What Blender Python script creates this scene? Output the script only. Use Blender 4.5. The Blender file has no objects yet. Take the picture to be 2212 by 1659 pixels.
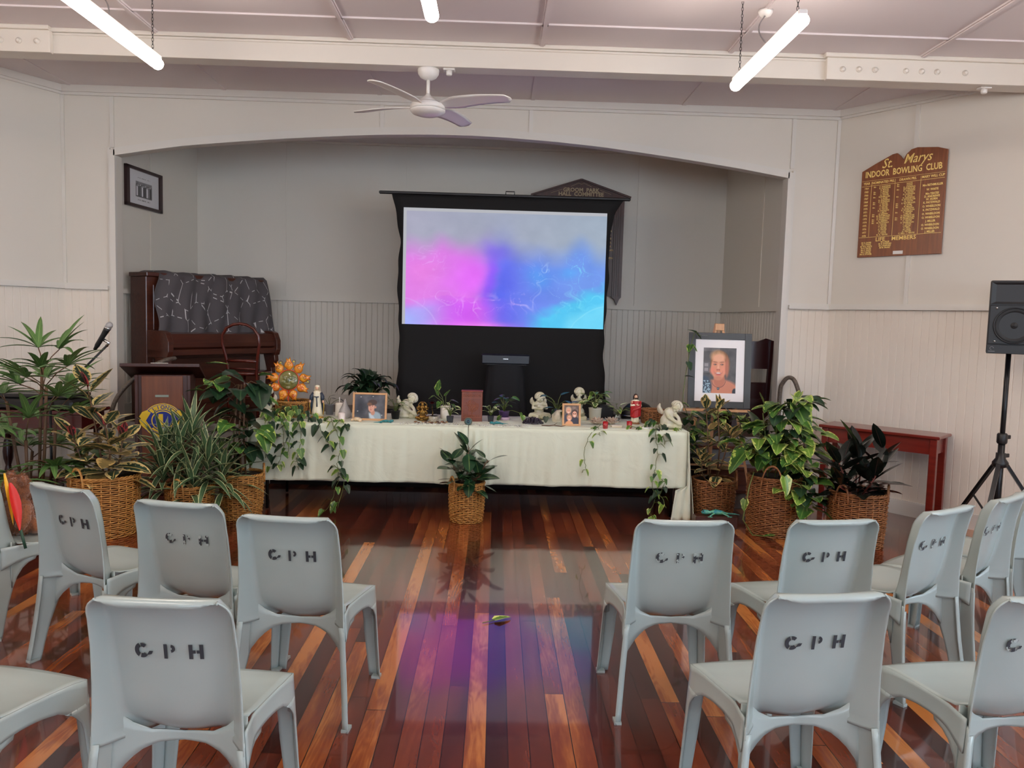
EXPO=0.75; SKY=6; LAMPE=34; SCRE=.57
import bpy, math, random
import numpy as np
from mathutils import Vector, Matrix, noise as mnoise
PI = math.pi
R = math.radians
rnd = random.Random(7)
scn = bpy.context.scene
col = scn.collection

# ------------------------------------------------------------------ materials
def lin(c):
    return tuple((v/12.92 if v <= .04045 else ((v+.055)/1.055)**2.4) for v in [x/255 for x in c])
def mat(name, rgb, rough=.6, metal=0, spec=.5, coat=0, noise=0, nscale=20, bump=0, bscale=60, rgb2=None, emit=0, trans=0, sss=0, stretch=(1,1,1), sheen=0):
    m = bpy.data.materials.new(name); m.use_nodes = True
    nt = m.node_tree; b = nt.nodes['Principled BSDF']
    c = lin(rgb) + (1,)
    b.inputs['Base Color'].default_value = c
    b.inputs['Roughness'].default_value = rough
    b.inputs['Metallic'].default_value = metal
    b.inputs['Specular IOR Level'].default_value = spec
    b.inputs['Coat Weight'].default_value = coat
    b.inputs['Coat Roughness'].default_value = .08
    b.inputs['Transmission Weight'].default_value = trans
    b.inputs['Sheen Weight'].default_value = sheen
    if emit:
        b.inputs['Emission Color'].default_value = c
        b.inputs['Emission Strength'].default_value = emit
    if noise or bump:
        tc = nt.nodes.new('ShaderNodeTexCoord'); mp = nt.nodes.new('ShaderNodeMapping')
        mp.inputs['Scale'].default_value = stretch
        nt.links.new(tc.outputs['Object'], mp.inputs['Vector'])
    if noise:
        n = nt.nodes.new('ShaderNodeTexNoise'); n.inputs['Scale'].default_value = nscale; n.inputs['Detail'].default_value = 5
        nt.links.new(mp.outputs[0], n.inputs['Vector'])
        r = nt.nodes.new('ShaderNodeValToRGB')
        r.color_ramp.elements[0].position = .5-.5*noise if noise < 1 else .35
        r.color_ramp.elements[1].position = .5+.5*noise if noise < 1 else .65
        r.color_ramp.elements[0].color = c
        r.color_ramp.elements[1].color = (lin(rgb2) if rgb2 else tuple(x*.8 for x in c[:3])) + (1,)
        nt.links.new(n.outputs['Fac'], r.inputs['Fac']); nt.links.new(r.outputs['Color'], b.inputs['Base Color'])
    if bump:
        n2 = nt.nodes.new('ShaderNodeTexNoise'); n2.inputs['Scale'].default_value = bscale; n2.inputs['Detail'].default_value = 3
        nt.links.new(mp.outputs[0], n2.inputs['Vector'])
        bp = nt.nodes.new('ShaderNodeBump'); bp.inputs['Strength'].default_value = bump; bp.inputs['Distance'].default_value = .004
        nt.links.new(n2.outputs['Fac'], bp.inputs['Height']); nt.links.new(bp.outputs[0], b.inputs['Normal'])
    return m
def wood(name, c1, c2, rough=.35, scale=9, axis=2, coat=.0):
    st = [1, 1, 1]; st[axis] = .07
    return mat(name, c1, rough, noise=.5, nscale=scale*4, rgb2=c2, stretch=st, coat=coat, bump=.08, bscale=scale*9)
def colmat(name, emit=0, rough=.4):
    m = bpy.data.materials.new(name); m.use_nodes = True
    nt = m.node_tree; b = nt.nodes['Principled BSDF']
    a = nt.nodes.new('ShaderNodeAttribute'); a.attribute_name = 'col'
    b.inputs['Roughness'].default_value = rough
    if emit:
        b.inputs['Base Color'].default_value = (.02, .02, .02, 1)
        nt.links.new(a.outputs['Color'], b.inputs['Emission Color']); b.inputs['Emission Strength'].default_value = emit
    else:
        nt.links.new(a.outputs['Color'], b.inputs['Base Color'])
    return m
def leafmat(name, cen, edge=None, amount=.0, rib=None, rough=.35, var=.25, margin=None, msize=.1, stripes=None):
    """centre colour, blotchy edge colour growing in from the margin, rib line, thin margin line"""
    m = bpy.data.materials.new(name); m.use_nodes = True
    nt = m.node_tree; N = nt.nodes; L = nt.links; b = N['Principled BSDF']
    b.inputs['Roughness'].default_value = rough
    b.inputs['Specular IOR Level'].default_value = .5
    uv = N.new('ShaderNodeUVMap'); sp = N.new('ShaderNodeSeparateXYZ'); L.new(uv.outputs[0], sp.inputs[0])
    def mt(op, a, bb=None, clamp=False):
        n = N.new('ShaderNodeMath'); n.operation = op; n.use_clamp = clamp
        for i, v in enumerate((a, bb)):
            if v is None: continue
            if isinstance(v, (int, float)): n.inputs[i].default_value = v
            else: L.new(v, n.inputs[i])
        return n.outputs[0]
    d = mt('MULTIPLY', mt('ABSOLUTE', mt('SUBTRACT', sp.outputs[0], .5)), 2)       # 0 rib .. 1 edge
    tc = N.new('ShaderNodeTexCoord')
    nz = N.new('ShaderNodeTexNoise'); nz.inputs['Scale'].default_value = 9; L.new(tc.outputs['Object'], nz.inputs['Vector'])
    mx = N.new('ShaderNodeMix'); mx.data_type = 'RGBA'; mx.blend_type = 'MIX'
    c = lin(cen); 
    mx.inputs[6].default_value = tuple(x*(1-var) for x in c)+(1,); mx.inputs[7].default_value = tuple(x*(1+var*1.6) for x in c)+(1,)
    L.new(mt('MULTIPLY', mt('SUBTRACT', nz.outputs['Fac'], .35), 3, True), mx.inputs[0])
    cur = mx.outputs[2]
    def over(fac, rgb):
        nonlocal cur
        k = N.new('ShaderNodeMix'); k.data_type = 'RGBA'
        L.new(fac, k.inputs[0]); L.new(cur, k.inputs[6]); k.inputs[7].default_value = lin(rgb)+(1,)
        cur = k.outputs[2]
    if edge:
        n2 = N.new('ShaderNodeTexNoise'); n2.inputs['Scale'].default_value = 38; n2.inputs['Detail'].default_value = 3
        L.new(tc.outputs['Object'], n2.inputs['Vector'])
        thr = mt('ADD', d, mt('MULTIPLY', mt('SUBTRACT', n2.outputs['Fac'], .5), 1.7))
        over(mt('MULTIPLY', mt('SUBTRACT', thr, 1-amount), 9, True), edge)
    if stripes:
        over(mt('MULTIPLY', mt('SUBTRACT', mt('SINE', mt('MULTIPLY', d, 17)), .55), 3, True), stripes)
    if margin: over(mt('GREATER_THAN', d, 1-msize), margin)
    if rib: over(mt('LESS_THAN', d, .07), rib)
    L.new(cur, b.inputs['Base Color'])
    return m

# ------------------------------------------------------------------ mesh builder
class MB:
    def __init__(s): s.v = []; s.f = []; s.uv = []; s.sm = []; s.mi = []; s.cur = 0
    def add(s, vs, fs, smooth=True, uvs=None):
        o = len(s.v); s.v += [tuple(p) for p in vs]
        s.uv += (uvs if uvs else [(0, 0)]*len(vs))
        for f in fs: s.f.append(tuple(i+o for i in f)); s.sm.append(smooth); s.mi.append(s.cur)
        return s
    def box(s, c, d, rz=0, rx=0, ry=0, bev=0):
        hx, hy, hz = d[0]/2, d[1]/2, d[2]/2
        m = Matrix.Rotation(rz, 3, 'Z') @ Matrix.Rotation(ry, 3, 'Y') @ Matrix.Rotation(rx, 3, 'X')
        c = Vector(c)
        if bev and min(d) > bev*2.2:
            b = bev; vs = []
            for sx in (-1, 1):
                for sy in (-1, 1):
                    for sz in (-1, 1):
                        vs += [(sx*hx, sy*(hy-b), sz*(hz-b)), (sx*(hx-b), sy*hy, sz*(hz-b)), (sx*(hx-b), sy*(hy-b), sz*hz)]
            def I(sx, sy, sz, k): return (((sx > 0)*4)+((sy > 0)*2)+(sz > 0))*3+k
            fs = []
            for q in (-1, 1):
                fs.append((I(q,-1,-1,0), I(q,1,-1,0), I(q,1,1,0), I(q,-1,1,0)))
                fs.append((I(-1,q,-1,1), I(1,q,-1,1), I(1,q,1,1), I(-1,q,1,1)))
                fs.append((I(-1,-1,q,2), I(1,-1,q,2), I(1,1,q,2), I(-1,1,q,2)))
                for r in (-1, 1):
                    fs.append((I(q,r,-1,0), I(q,r,1,0), I(q,r,1,1), I(q,r,-1,1)))
                    fs.append((I(q,-1,r,0), I(q,1,r,0), I(q,1,r,2), I(q,-1,r,2)))
                    fs.append((I(-1,q,r,1), I(1,q,r,1), I(1,q,r,2), I(-1,q,r,2)))
                    for t in (-1, 1): fs.append((I(q,r,t,0), I(q,r,t,1), I(q,r,t,2)))
            s.add([c + m @ Vector(p) for p in vs], fs, False); return s
        vs = [c + m @ Vector((x, y, z)) for x in (-hx, hx) for y in (-hy, hy) for z in (-hz, hz)]
        s.add(vs, [(0,1,3,2),(4,6,7,5),(0,4,5,1),(2,3,7,6),(0,2,6,4),(1,5,7,3)], False); return s
    def b2(s, x0, x1, y0, y1, z0, z1, bev=0):
        return s.box(((x0+x1)/2, (y0+y1)/2, (z0+z1)/2), (abs(x1-x0), abs(y1-y0), abs(z1-z0)), bev=bev)
    def beam(s, p, q, w, h=None, up=(0,0,1)):
        p = Vector(p); q = Vector(q); d = (q-p); L = d.length; d.normalize()
        u = Vector(up); sd = d.cross(u)
        if sd.length < 1e-4: sd = d.cross(Vector((0,1,0)))
        sd.normalize(); u = sd.cross(d); h = h or w
        vs = [P + sd*(a*w/2) + u*(b*h/2) for P in (p, q) for a, b in ((-1,-1),(1,-1),(1,1),(-1,1))]
        s.add(vs, [(3,2,1,0),(4,5,6,7),(0,1,5,4),(1,2,6,5),(2,3,7,6),(3,0,4,7)], False); return s
    def tube(s, pts, r, n=8, close=False, caps=True):
        pts = [Vector(p) for p in pts]; k = len(pts)
        rs = r if isinstance(r, (list, tuple)) else [r]*k
        prev = None; rings = []
        for i, p in enumerate(pts):
            if close: t = pts[(i+1) % k]-pts[i-1]
            else: t = pts[min(i+1, k-1)]-pts[max(i-1, 0)]
            if t.length < 1e-9: t = Vector((0,0,1))
            t.normalize()
            if prev is None:
                a = Vector((0,0,1)) if abs(t.z) < .9 else Vector((1,0,0))
                u = t.cross(a).normalized()
            else:
                u = prev - t*prev.dot(t)
                u = u.normalized() if u.length > 1e-6 else t.orthogonal().normalized()
            prev = u; w = t.cross(u)
            rings.append([p + (u*math.cos(2*PI*j/n) + w*math.sin(2*PI*j/n))*rs[i] for j in range(n)])
        vs = [v for g in rings for v in g]; fs = []
        for i in range(k if close else k-1):
            a = i*n; b = ((i+1) % k)*n
            for j in range(n):
                fs.append((a+j, a+(j+1) % n, b+(j+1) % n, b+j))
        if caps and not close: fs += [tuple(range(n-1, -1, -1)), tuple(range((k-1)*n, k*n))]
        s.add(vs, fs); return s
    def lathe(s, prof, c=(0,0,0), n=24, axis='z', ry=1, caps=True):
        c = Vector(c); vs = []; fs = []
        for r, z in prof:
            for j in range(n):
                a = 2*PI*j/n; x, y = r*math.cos(a), r*math.sin(a)*ry
                vs.append(c + (Vector((x, y, z)) if axis == 'z' else Vector((x, z, y)) if axis == 'y' else Vector((z, x, y))))
        k = len(prof)
        for i in range(k-1):
            for j in range(n): fs.append((i*n+j, i*n+(j+1) % n, (i+1)*n+(j+1) % n, (i+1)*n+j))
        if caps:
            if prof[0][0] > 1e-5: fs.append(tuple(range(n-1, -1, -1)))
            if prof[-1][0] > 1e-5: fs.append(tuple(range((k-1)*n, k*n)))
        s.add(vs, fs); return s
    def ell(s, c, r, rx=0, ry=0, rz=0, n=14, m=9):
        c = Vector(c); r = (r, r, r) if isinstance(r, (int, float)) else r
        M = Matrix.Rotation(rz, 3, 'Z') @ Matrix.Rotation(ry, 3, 'Y') @ Matrix.Rotation(rx, 3, 'X')
        vs = [c + M @ Vector((0,0,-r[2]))]
        for i in range(1, m):
            t = PI*i/m
            for j in range(n):
                a = 2*PI*j/n
                vs.append(c + M @ Vector((r[0]*math.sin(t)*math.cos(a), r[1]*math.sin(t)*math.sin(a), -r[2]*math.cos(t))))
        vs.append(c + M @ Vector((0,0,r[2])))
        fs = [(0, 1+(j+1) % n, 1+j) for j in range(n)]
        for i in range(m-2):
            for j in range(n): fs.append((1+i*n+j, 1+i*n+(j+1) % n, 1+(i+1)*n+(j+1) % n, 1+(i+1)*n+j))
        T = len(vs)-1; q = 1+(m-2)*n
        fs += [(T, q+j, q+(j+1) % n) for j in range(n)]
        s.add(vs, fs); return s
    def grid(s, fn, nu, nv, smooth=True, closeu=False):
        vs = []; uvs = []; fs = []
        for i in range(nv+1):
            for j in range(nu+1):
                vs.append(fn(j/nu, i/nv)); uvs.append((j/nu, i/nv))
        w = nu+1
        for i in range(nv):
            for j in range(nu): fs.append((i*w+j, i*w+j+1, (i+1)*w+j+1, (i+1)*w+j))
        s.add(vs, fs, smooth, uvs); return s
    def prism(s, out, t, fn, smooth=False):
        """outline (a,b) list -> fn(a,b,h) points, thickness t"""
        n = len(out)
        vs = [fn(a, b, 0) for a, b in out]+[fn(a, b, t) for a, b in out]
        s.add(vs, [tuple(range(n-1, -1, -1)), tuple(range(n, 2*n))]+[(i, (i+1) % n, n+(i+1) % n, n+i) for i in range(n)], smooth); return s
    def leaf(s, base, d, L, W, shape='oval', droop=.5, fold=.25, up=(0,0,1), nl=7, twist=0, curl=0):
        p = Vector(base); d = Vector(d).normalized(); upv = Vector(up)
        sd = d.cross(upv)
        if sd.length < .05: sd = d.cross(Vector((rnd.random()-.5, rnd.random()-.5, .1)))
        sd.normalize()
        if twist: sd = Matrix.Rotation(twist, 3, d) @ sd
        vs = []; uvs = []; nw = 4; st = L/nl
        for i in range(nl+1):
            t = i/nl
            if shape == 'oval': w = math.sin(PI*min(1, t**.85*.97+.03))**.75
            elif shape == 'heart': w = (min(1, t*5+.45))*(1-t)**.62*1.25 if t < 1 else .0
            elif shape == 'lance': w = math.sin(PI*(t*.96+.04)**.8)
            elif shape == 'strap': w = min(1, .45+t*2.2)*(1-t**3)**.8
            else: w = min(1, .3+t*3)*(1-t**7)
            w = max(w, .015)*W/2
            nn = sd.cross(d).normalized()
            for j in range(nw+1):
                u = j/nw*2-1
                q = p + sd*(u*w) + nn*(abs(u)*w*fold - (curl*(u*u)*w))
                if shape == 'heart' and i == 0: q = q - d*(abs(u)*W*.16)
                vs.append(q); uvs.append((j/nw, t))
            p = p + d*st
            d = (d + Vector((0,0,-1))*(droop*1.6/nl)).normalized()
            sd = (sd - d*sd.dot(d)).normalized()
        w = nw+1; fs = []
        for i in range(nl):
            for j in range(nw): fs.append((i*w+j, i*w+j+1, (i+1)*w+j+1, (i+1)*w+j))
        s.add(vs, fs, True, uvs); return s
    def mesh(s, name):
        me = bpy.data.meshes.new(name); me.from_pydata(s.v, [], s.f); 
        me.polygons.foreach_set('use_smooth', s.sm); me.polygons.foreach_set('material_index', s.mi)
        uvl = me.uv_layers.new(name='UVMap')
        li = np.empty(len(me.loops), dtype=np.int32); me.loops.foreach_get('vertex_index', li)
        uvl.data.foreach_set('uv', np.array(s.uv, dtype=np.float32)[li].ravel())
        me.validate(); me.update(); return me
def O(name, mb, m, parent=None, loc=None, rz=None, solid=0, sub=0, bevel=0, remesh=0, smooth=0, disp=0, dscale=.02, off=-1):
    me = mb.mesh(name) if isinstance(mb, MB) else mb
    for k in (m if isinstance(m, (list, tuple)) else [m]): me.materials.append(k)
    o = bpy.data.objects.new(name, me); col.objects.link(o)
    if parent: o.parent = parent
    if loc: o.location = loc
    if rz is not None: o.rotation_euler = (0,0,rz)
    if solid: q = o.modifiers.new('s', 'SOLIDIFY'); q.thickness = solid; q.offset = off
    if remesh:
        q = o.modifiers.new('r', 'REMESH'); q.mode = 'VOXEL'; q.voxel_size = remesh; q.use_smooth_shade = True
    if smooth: q = o.modifiers.new('sm', 'SMOOTH'); q.iterations = smooth; q.factor = .5
    if sub: q = o.modifiers.new('ss', 'SUBSURF'); q.levels = sub; q.render_levels = sub
    if disp:
        tx = bpy.data.textures.new(name+'_tex', 'CLOUDS'); tx.noise_scale = dscale
        q = o.modifiers.new('d', 'DISPLACE'); q.texture = tx; q.strength = disp; q.mid_level = .5
    if bevel: q = o.modifiers.new('b', 'BEVEL'); q.width = bevel; q.segments = 2; q.limit_method = 'ANGLE'
    return o
def tag(o, label, cat, group=None):
    o['label'] = label; o['category'] = cat
    if group: o['group'] = group
    return o
def T(name, label, cat, loc=(0,0,0), rz=0, group=None):
    o = bpy.data.objects.new(name, None); o.empty_display_size = .1; col.objects.link(o)
    o.location = loc; o.rotation_euler = (0,0,rz)
    return tag(o, label, cat, group)
def struct(name, mb, m, **k):
    o = O(name, mb, m, **k); o['kind'] = 'structure'; return o
def kids(o): return [c for c in bpy.data.objects if c.parent is o]
def dup(o, loc=None, rz=None, label=None, parent=None):
    c = o.copy(); col.objects.link(c)
    if parent: c.parent = parent
    if loc is not None: c.location = loc
    if rz is not None: c.rotation_euler = (0,0,rz)
    if label: c['label'] = label
    for k in kids(o): dup(k, parent=c)
    return c
def text(mb, s, size, fn, bold=0, align='CENTER', shear=0, sx=1, space=1, thick=.0008):
    cu = bpy.data.curves.new('t', 'FONT'); cu.body = s; cu.size = size; cu.align_x = align; cu.align_y = 'CENTER'
    cu.offset = bold; cu.shear = shear; cu.space_character = space; cu.resolution_u = 2; cu.fill_mode = 'FRONT'
    o = bpy.data.objects.new('t', cu); me = bpy.data.meshes.new_from_object(o)
    mb.add([fn(v.co.x*sx, v.co.y, thick) for v in me.vertices], [tuple(p.vertices) for p in me.polygons], False)
    bpy.data.objects.remove(o); bpy.data.meshes.remove(me); bpy.data.curves.remove(cu)
def picture(name, W, Hh, nx, nz, fn, m, parent, at):
    """flat image: grid with one colour per vertex; at(x,z)->point"""
    xs, zs = np.meshgrid(np.linspace(0, 1, nx+1), np.linspace(0, 1, nz+1))
    rgb = fn(xs, zs)
    vs = [at((x-.5)*W, (z-.5)*Hh) for x, z in zip(xs.ravel(), zs.ravel())]
    w = nx+1
    fs = [(i*w+j, i*w+j+1, (i+1)*w+j+1, (i+1)*w+j) for i in range(nz) for j in range(nx)]
    mb = MB().add(vs, fs, False); me = mb.mesh(name)
    a = me.color_attributes.new('col', 'FLOAT_COLOR', 'POINT')
    c = np.clip(rgb, 0, 1); c = np.where(c <= .04045, c/12.92, ((c+.055)/1.055)**2.4)
    buf = np.ones((len(vs), 4), dtype=np.float32); buf[:, :3] = c.reshape(-1, 3)
    a.data.foreach_set('color', buf.ravel())
    return O(name, me, m, parent)
_rs = np.random.RandomState(3)
_tab = [_rs.rand(64, 64) for _ in range(8)]
def vnoise(x, y, k=0):
    t = _tab[k % 8]; xi = np.floor(x).astype(int); yi = np.floor(y).astype(int); fx = x-xi; fy = y-yi
    fx = fx*fx*(3-2*fx); fy = fy*fy*(3-2*fy)
    g = lambda a, b: t[a % 64, b % 64]
    return (g(xi, yi)*(1-fx)+g(xi+1, yi)*fx)*(1-fy)+(g(xi, yi+1)*(1-fx)+g(xi+1, yi+1)*fx)*fy
def fbm(x, y, o=4, k=0):
    s = 0; a = .5
    for i in range(o): s = s+a*vnoise(x*2**i+i*7.3, y*2**i+i*3.1, k+i); a *= .5
    return s
def blob(img, xs, zs, cx, cz, rx, rz, c, soft=.15, rot=0):
    dx = xs-cx; dz = zs-cz
    a = math.cos(rot)*dx+math.sin(rot)*dz; b = -math.sin(rot)*dx+math.cos(rot)*dz
    d = np.sqrt((a/rx)**2+(b/rz)**2)
    w = np.clip((1-d)/soft+.5, 0, 1)[..., None]
    return img*(1-w)+np.array(c)/255*w
# ------------------------------------------------------------------ palette
WALL = mat('wall_paint', (214,209,199), .55, bump=.05, bscale=300)
WALLL = mat('dado_paint', (226,218,206), .5)
CEIL = mat('ceiling_paint', (214,205,206), .6)
BEAM = mat('beam_paint', (218,212,202), .45)
TRIM = mat('trim_paint', (214,211,204), .45)
STGF = wood('stage_floor_wood', (60,38,30), (86,58,46), .35, axis=0)
BLACKP = mat('black_plastic', (22,22,24), .4)
BLACKF = mat('black_fabric', (16,15,16), .85)
STEEL = mat('black_steel', (26,27,30), .3, metal=.4)
CHROME = mat('chrome', (200,200,200), .2, metal=1)
BRASSM = mat('brass', (190,150,70), .3, metal=1)
WHITEM = mat('white_enamel', (226,224,220), .3)

def floor_material():
    m = bpy.data.materials.new('hardwood_boards'); m.use_nodes = True
    nt = m.node_tree; N = nt.nodes; L = nt.links; b = N['Principled BSDF']
    tc = N.new('ShaderNodeTexCoord'); sp = N.new('ShaderNodeSeparateXYZ'); L.new(tc.outputs['Object'], sp.inputs[0])
    def mt(op, a, bb=None, c=None, clamp=False):
        n = N.new('ShaderNodeMath'); n.operation = op; n.use_clamp = clamp
        for i, v in enumerate((a, bb, c)):
            if v is None: continue
            if isinstance(v, (int, float)): n.inputs[i].default_value = v
            else: L.new(v, n.inputs[i])
        return n.outputs[0]
    bx = mt('DIVIDE', sp.outputs[0], .083); ix = mt('FLOOR', bx); fx = mt('FRACT', bx)
    w1 = N.new('ShaderNodeTexWhiteNoise'); w1.noise_dimensions = '1D'; L.new(ix, w1.inputs['W'])
    by = mt('ADD', mt('DIVIDE', sp.outputs[1], 2.3), mt('MULTIPLY', w1.outputs[0], 7)); iy = mt('FLOOR', by); fy = mt('FRACT', by)
    cb = N.new('ShaderNodeCombineXYZ'); L.new(ix, cb.inputs[0]); L.new(iy, cb.inputs[1])
    w2 = N.new('ShaderNodeTexWhiteNoise'); w2.noise_dimensions = '2D'; L.new(cb.outputs[0], w2.inputs['Vector'])
    # grain, shifted for every board
    off = N.new('ShaderNodeVectorMath'); off.operation = 'MULTIPLY_ADD'
    L.new(tc.outputs['Object'], off.inputs[0]); off.inputs[1].default_value = (1, .13, 1)
    sc2 = N.new('ShaderNodeVectorMath'); sc2.operation = 'SCALE'; L.new(w2.outputs['Color'], sc2.inputs[0]); sc2.inputs['Scale'].default_value = 20
    L.new(sc2.outputs[0], off.inputs[2])
    g1 = N.new('ShaderNodeTexNoise'); g1.inputs['Scale'].default_value = 7; g1.inputs['Detail'].default_value = 2; g1.inputs['Distortion'].default_value = 1.2; L.new(off.outputs[0], g1.inputs['Vector'])
    rings = mt('SINE', mt('MULTIPLY', g1.outputs['Fac'], 62))
    g2 = N.new('ShaderNodeTexNoise'); g2.inputs['Scale'].default_value = 90; g2.inputs['Detail'].default_value = 4; L.new(off.outputs[0], g2.inputs['Vector'])
    g3 = N.new('ShaderNodeTexNoise'); g3.inputs['Scale'].default_value = 9; g3.inputs['Detail'].default_value = 1.5; g3.inputs['Distortion'].default_value = .4; L.new(off.outputs[0], g3.inputs['Vector'])
    v = mt('ADD', w2.outputs[0], mt('MULTIPLY', mt('SUBTRACT', g3.outputs['Fac'], .5), .9))
    v = mt('ADD', v, mt('MULTIPLY', rings, .035)); v = mt('ADD', v, mt('MULTIPLY', mt('SUBTRACT', g2.outputs['Fac'], .5), .22))
    r = N.new('ShaderNodeValToRGB'); e = r.color_ramp.elements
    e[0].position = .0; e[0].color = lin((58,23,16))+(1,)
    e[1].position = 1.; e[1].color = lin((186,116,58))+(1,)
    for p, c in ((.25,(82,33,22)), (.5,(102,45,28)), (.72,(124,58,33)), (.88,(150,82,42))):
        k = e.new(p); k.color = lin(c)+(1,)
    L.new(v, r.inputs[0])
    seam = mt('MAXIMUM', mt('GREATER_THAN', mt('ABSOLUTE', mt('SUBTRACT', fx, .5)), .480), mt('GREATER_THAN', mt('ABSOLUTE', mt('SUBTRACT', fy, .5)), .4992))
    mx = N.new('ShaderNodeMix'); mx.data_type = 'RGBA'; L.new(seam, mx.inputs[0]); L.new(r.outputs[0], mx.inputs[6]); mx.inputs[7].default_value = (.006,.003,.002,1)
    L.new(mx.outputs[2], b.inputs['Base Color'])
    wv = N.new('ShaderNodeTexNoise'); wv.inputs['Scale'].default_value = 6; L.new(tc.outputs['Object'], wv.inputs['Vector'])
    h = mt('ADD', mt('MULTIPLY', wv.outputs['Fac'], .5), mt('MULTIPLY', mt('SINE', mt('MULTIPLY', fx, PI)), .35))
    h = mt('SUBTRACT', h, mt('MULTIPLY', seam, .3))
    bp = N.new('ShaderNodeBump'); bp.inputs['Strength'].default_value = .10; bp.inputs['Distance'].default_value = .002; L.new(h, bp.inputs['Height']); L.new(bp.outputs[0], b.inputs['Normal'])
    b.inputs['Roughness'].default_value = .24; b.inputs['Specular IOR Level'].default_value = .5
    b.inputs['Coat Weight'].default_value = .8; b.inputs['Coat Roughness'].default_value = .045
    return m
FLOOR = floor_material()

# ------------------------------------------------------------------ room shell
FY = 7.463          # plane of the arch wall
LX, RX = -4.02, 3.15
HC = 3.64           # ceiling height
LA, RA = R(30), R(36.5)
dL = Vector((-math.sin(LA), -math.cos(LA), 0)); dR = Vector((math.sin(RA), -math.cos(RA), 0))
cL = Vector((LX, FY, 0)); cR = Vector((RX, FY, 0))
eL = cL + dL*3.2; eR = cR + dR*3.6
YB = -6.5           # rear wall of the hall
ring = [(LX, FY), (eL.x, eL.y), (eL.x, YB), (eR.x, YB), (eR.x, eR.y), (RX, FY)]
mb = MB(); mb.b2(-5.7, 5.4, YB, 9.6, -.1, 0)
struct('floor', mb, FLOOR)
mb = MB(); mb.add([(x, y, HC) for x, y in ring], [tuple(range(5, -1, -1))], False); mb.add([(x, y, HC+.1) for x, y in ring], [tuple(range(6))], False)
struct('ceiling', mb, CEIL)

def vj_wall(mb, p, q, z0, z1, inward, pitch=.067, d=.004, g=.004):
    """vertical-joint boarding as one corrugated sheet from p to q"""
    p = Vector(p); q = Vector(q); t = (q-p); Ln = t.length; t.normalize(); n = Vector(inward).normalized()
    xs = [(0, d)]; x = pitch
    while x < Ln-.01:
        xs += [(x-g, d), (x, 0), (x+g, d)]
        x += pitch
    xs.append((Ln, d))
    vs = []
    for s, h in xs:
        c = p + t*s + n*h
        vs += [(c.x, c.y, z0), (c.x, c.y, z1)]
    mb.add(vs, [(2*i, 2*i+2, 2*i+3, 2*i+1) for i in range(len(xs)-1)], False)
DZ = 1.80    # underside of dado rail
def wall_plane(mb, p, q, z0, z1, n, th=.1):
    p = Vector(p); q = Vector(q); n = Vector(n).normalized()*th
    vs = []
    for c in (p, q, q-n, p-n): vs += [(c.x, c.y, z0), (c.x, c.y, z1)]
    mb.add(vs, [(0,2,3,1),(2,4,5,3),(4,6,7,5),(6,0,1,7),(1,3,5,7),(6,4,2,0)], False)
nL = Vector((math.cos(LA), -math.sin(LA), 0)); nR = Vector((-math.cos(RA), -math.sin(RA), 0))
def angled(side, c, e, n):
    mb = MB(); wall_plane(mb, c, e, 0, HC, n)
    struct('wall_'+side, mb, WALL)
    mb = MB(); vj_wall(mb, c+n*.002, e+n*.002, .12, DZ, n); struct('trim_1' if side == 'left' else 'trim_2', mb, WALLL)
    mb = MB()
    for z, h, w in ((DZ+.02,.035,.045),(DZ+.045,.018,.024)):
        mb.beam(Vector(c)+n*(w/2)+Vector((0,0,z)), Vector(e)+n*(w/2)+Vector((0,0,z)), w, h)
    struct('trim_3' if side == 'left' else 'trim_4', mb, TRIM)
    mb = MB(); mb.beam(Vector(c)+n*.012+Vector((0,0,.06)), Vector(e)+n*.012+Vector((0,0,.06)), .024, .12)
    mb.beam(Vector(c)+n*.012+Vector((0,0,.125)), Vector(e)+n*.012+Vector((0,0,.125)), .016, .012)
    struct('baseboard_'+side, mb, TRIM)
    mb = MB()
    mb.beam(Vector(c)+n*.022+Vector((0,0,HC-.03)), Vector(e)+n*.022+Vector((0,0,HC-.03)), .045, .06)
    mb.beam(Vector(c)+n*.012+Vector((0,0,HC-.07)), Vector(e)+n*.012+Vector((0,0,HC-.07)), .024, .02)
    struct('trim_5' if side == 'left' else 'trim_6', mb, TRIM)
    mb = MB(); t = (Vector(e)-Vector(c)).normalized()
    for k in ((.9,) if side == 'left' else (.72,)):
        while k < 3.4:
            P = Vector(c)+t*k+n*.006
            mb.beam(P+Vector((0,0,DZ+.05)), P+Vector((0,0,HC-.08)), .035, .012, up=n)
            k += 1.37
    struct('trim_7' if side == 'left' else 'trim_8', mb, TRIM)
angled('left', cL, eL, nL); angled('right', cR, eR, nR)
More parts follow.
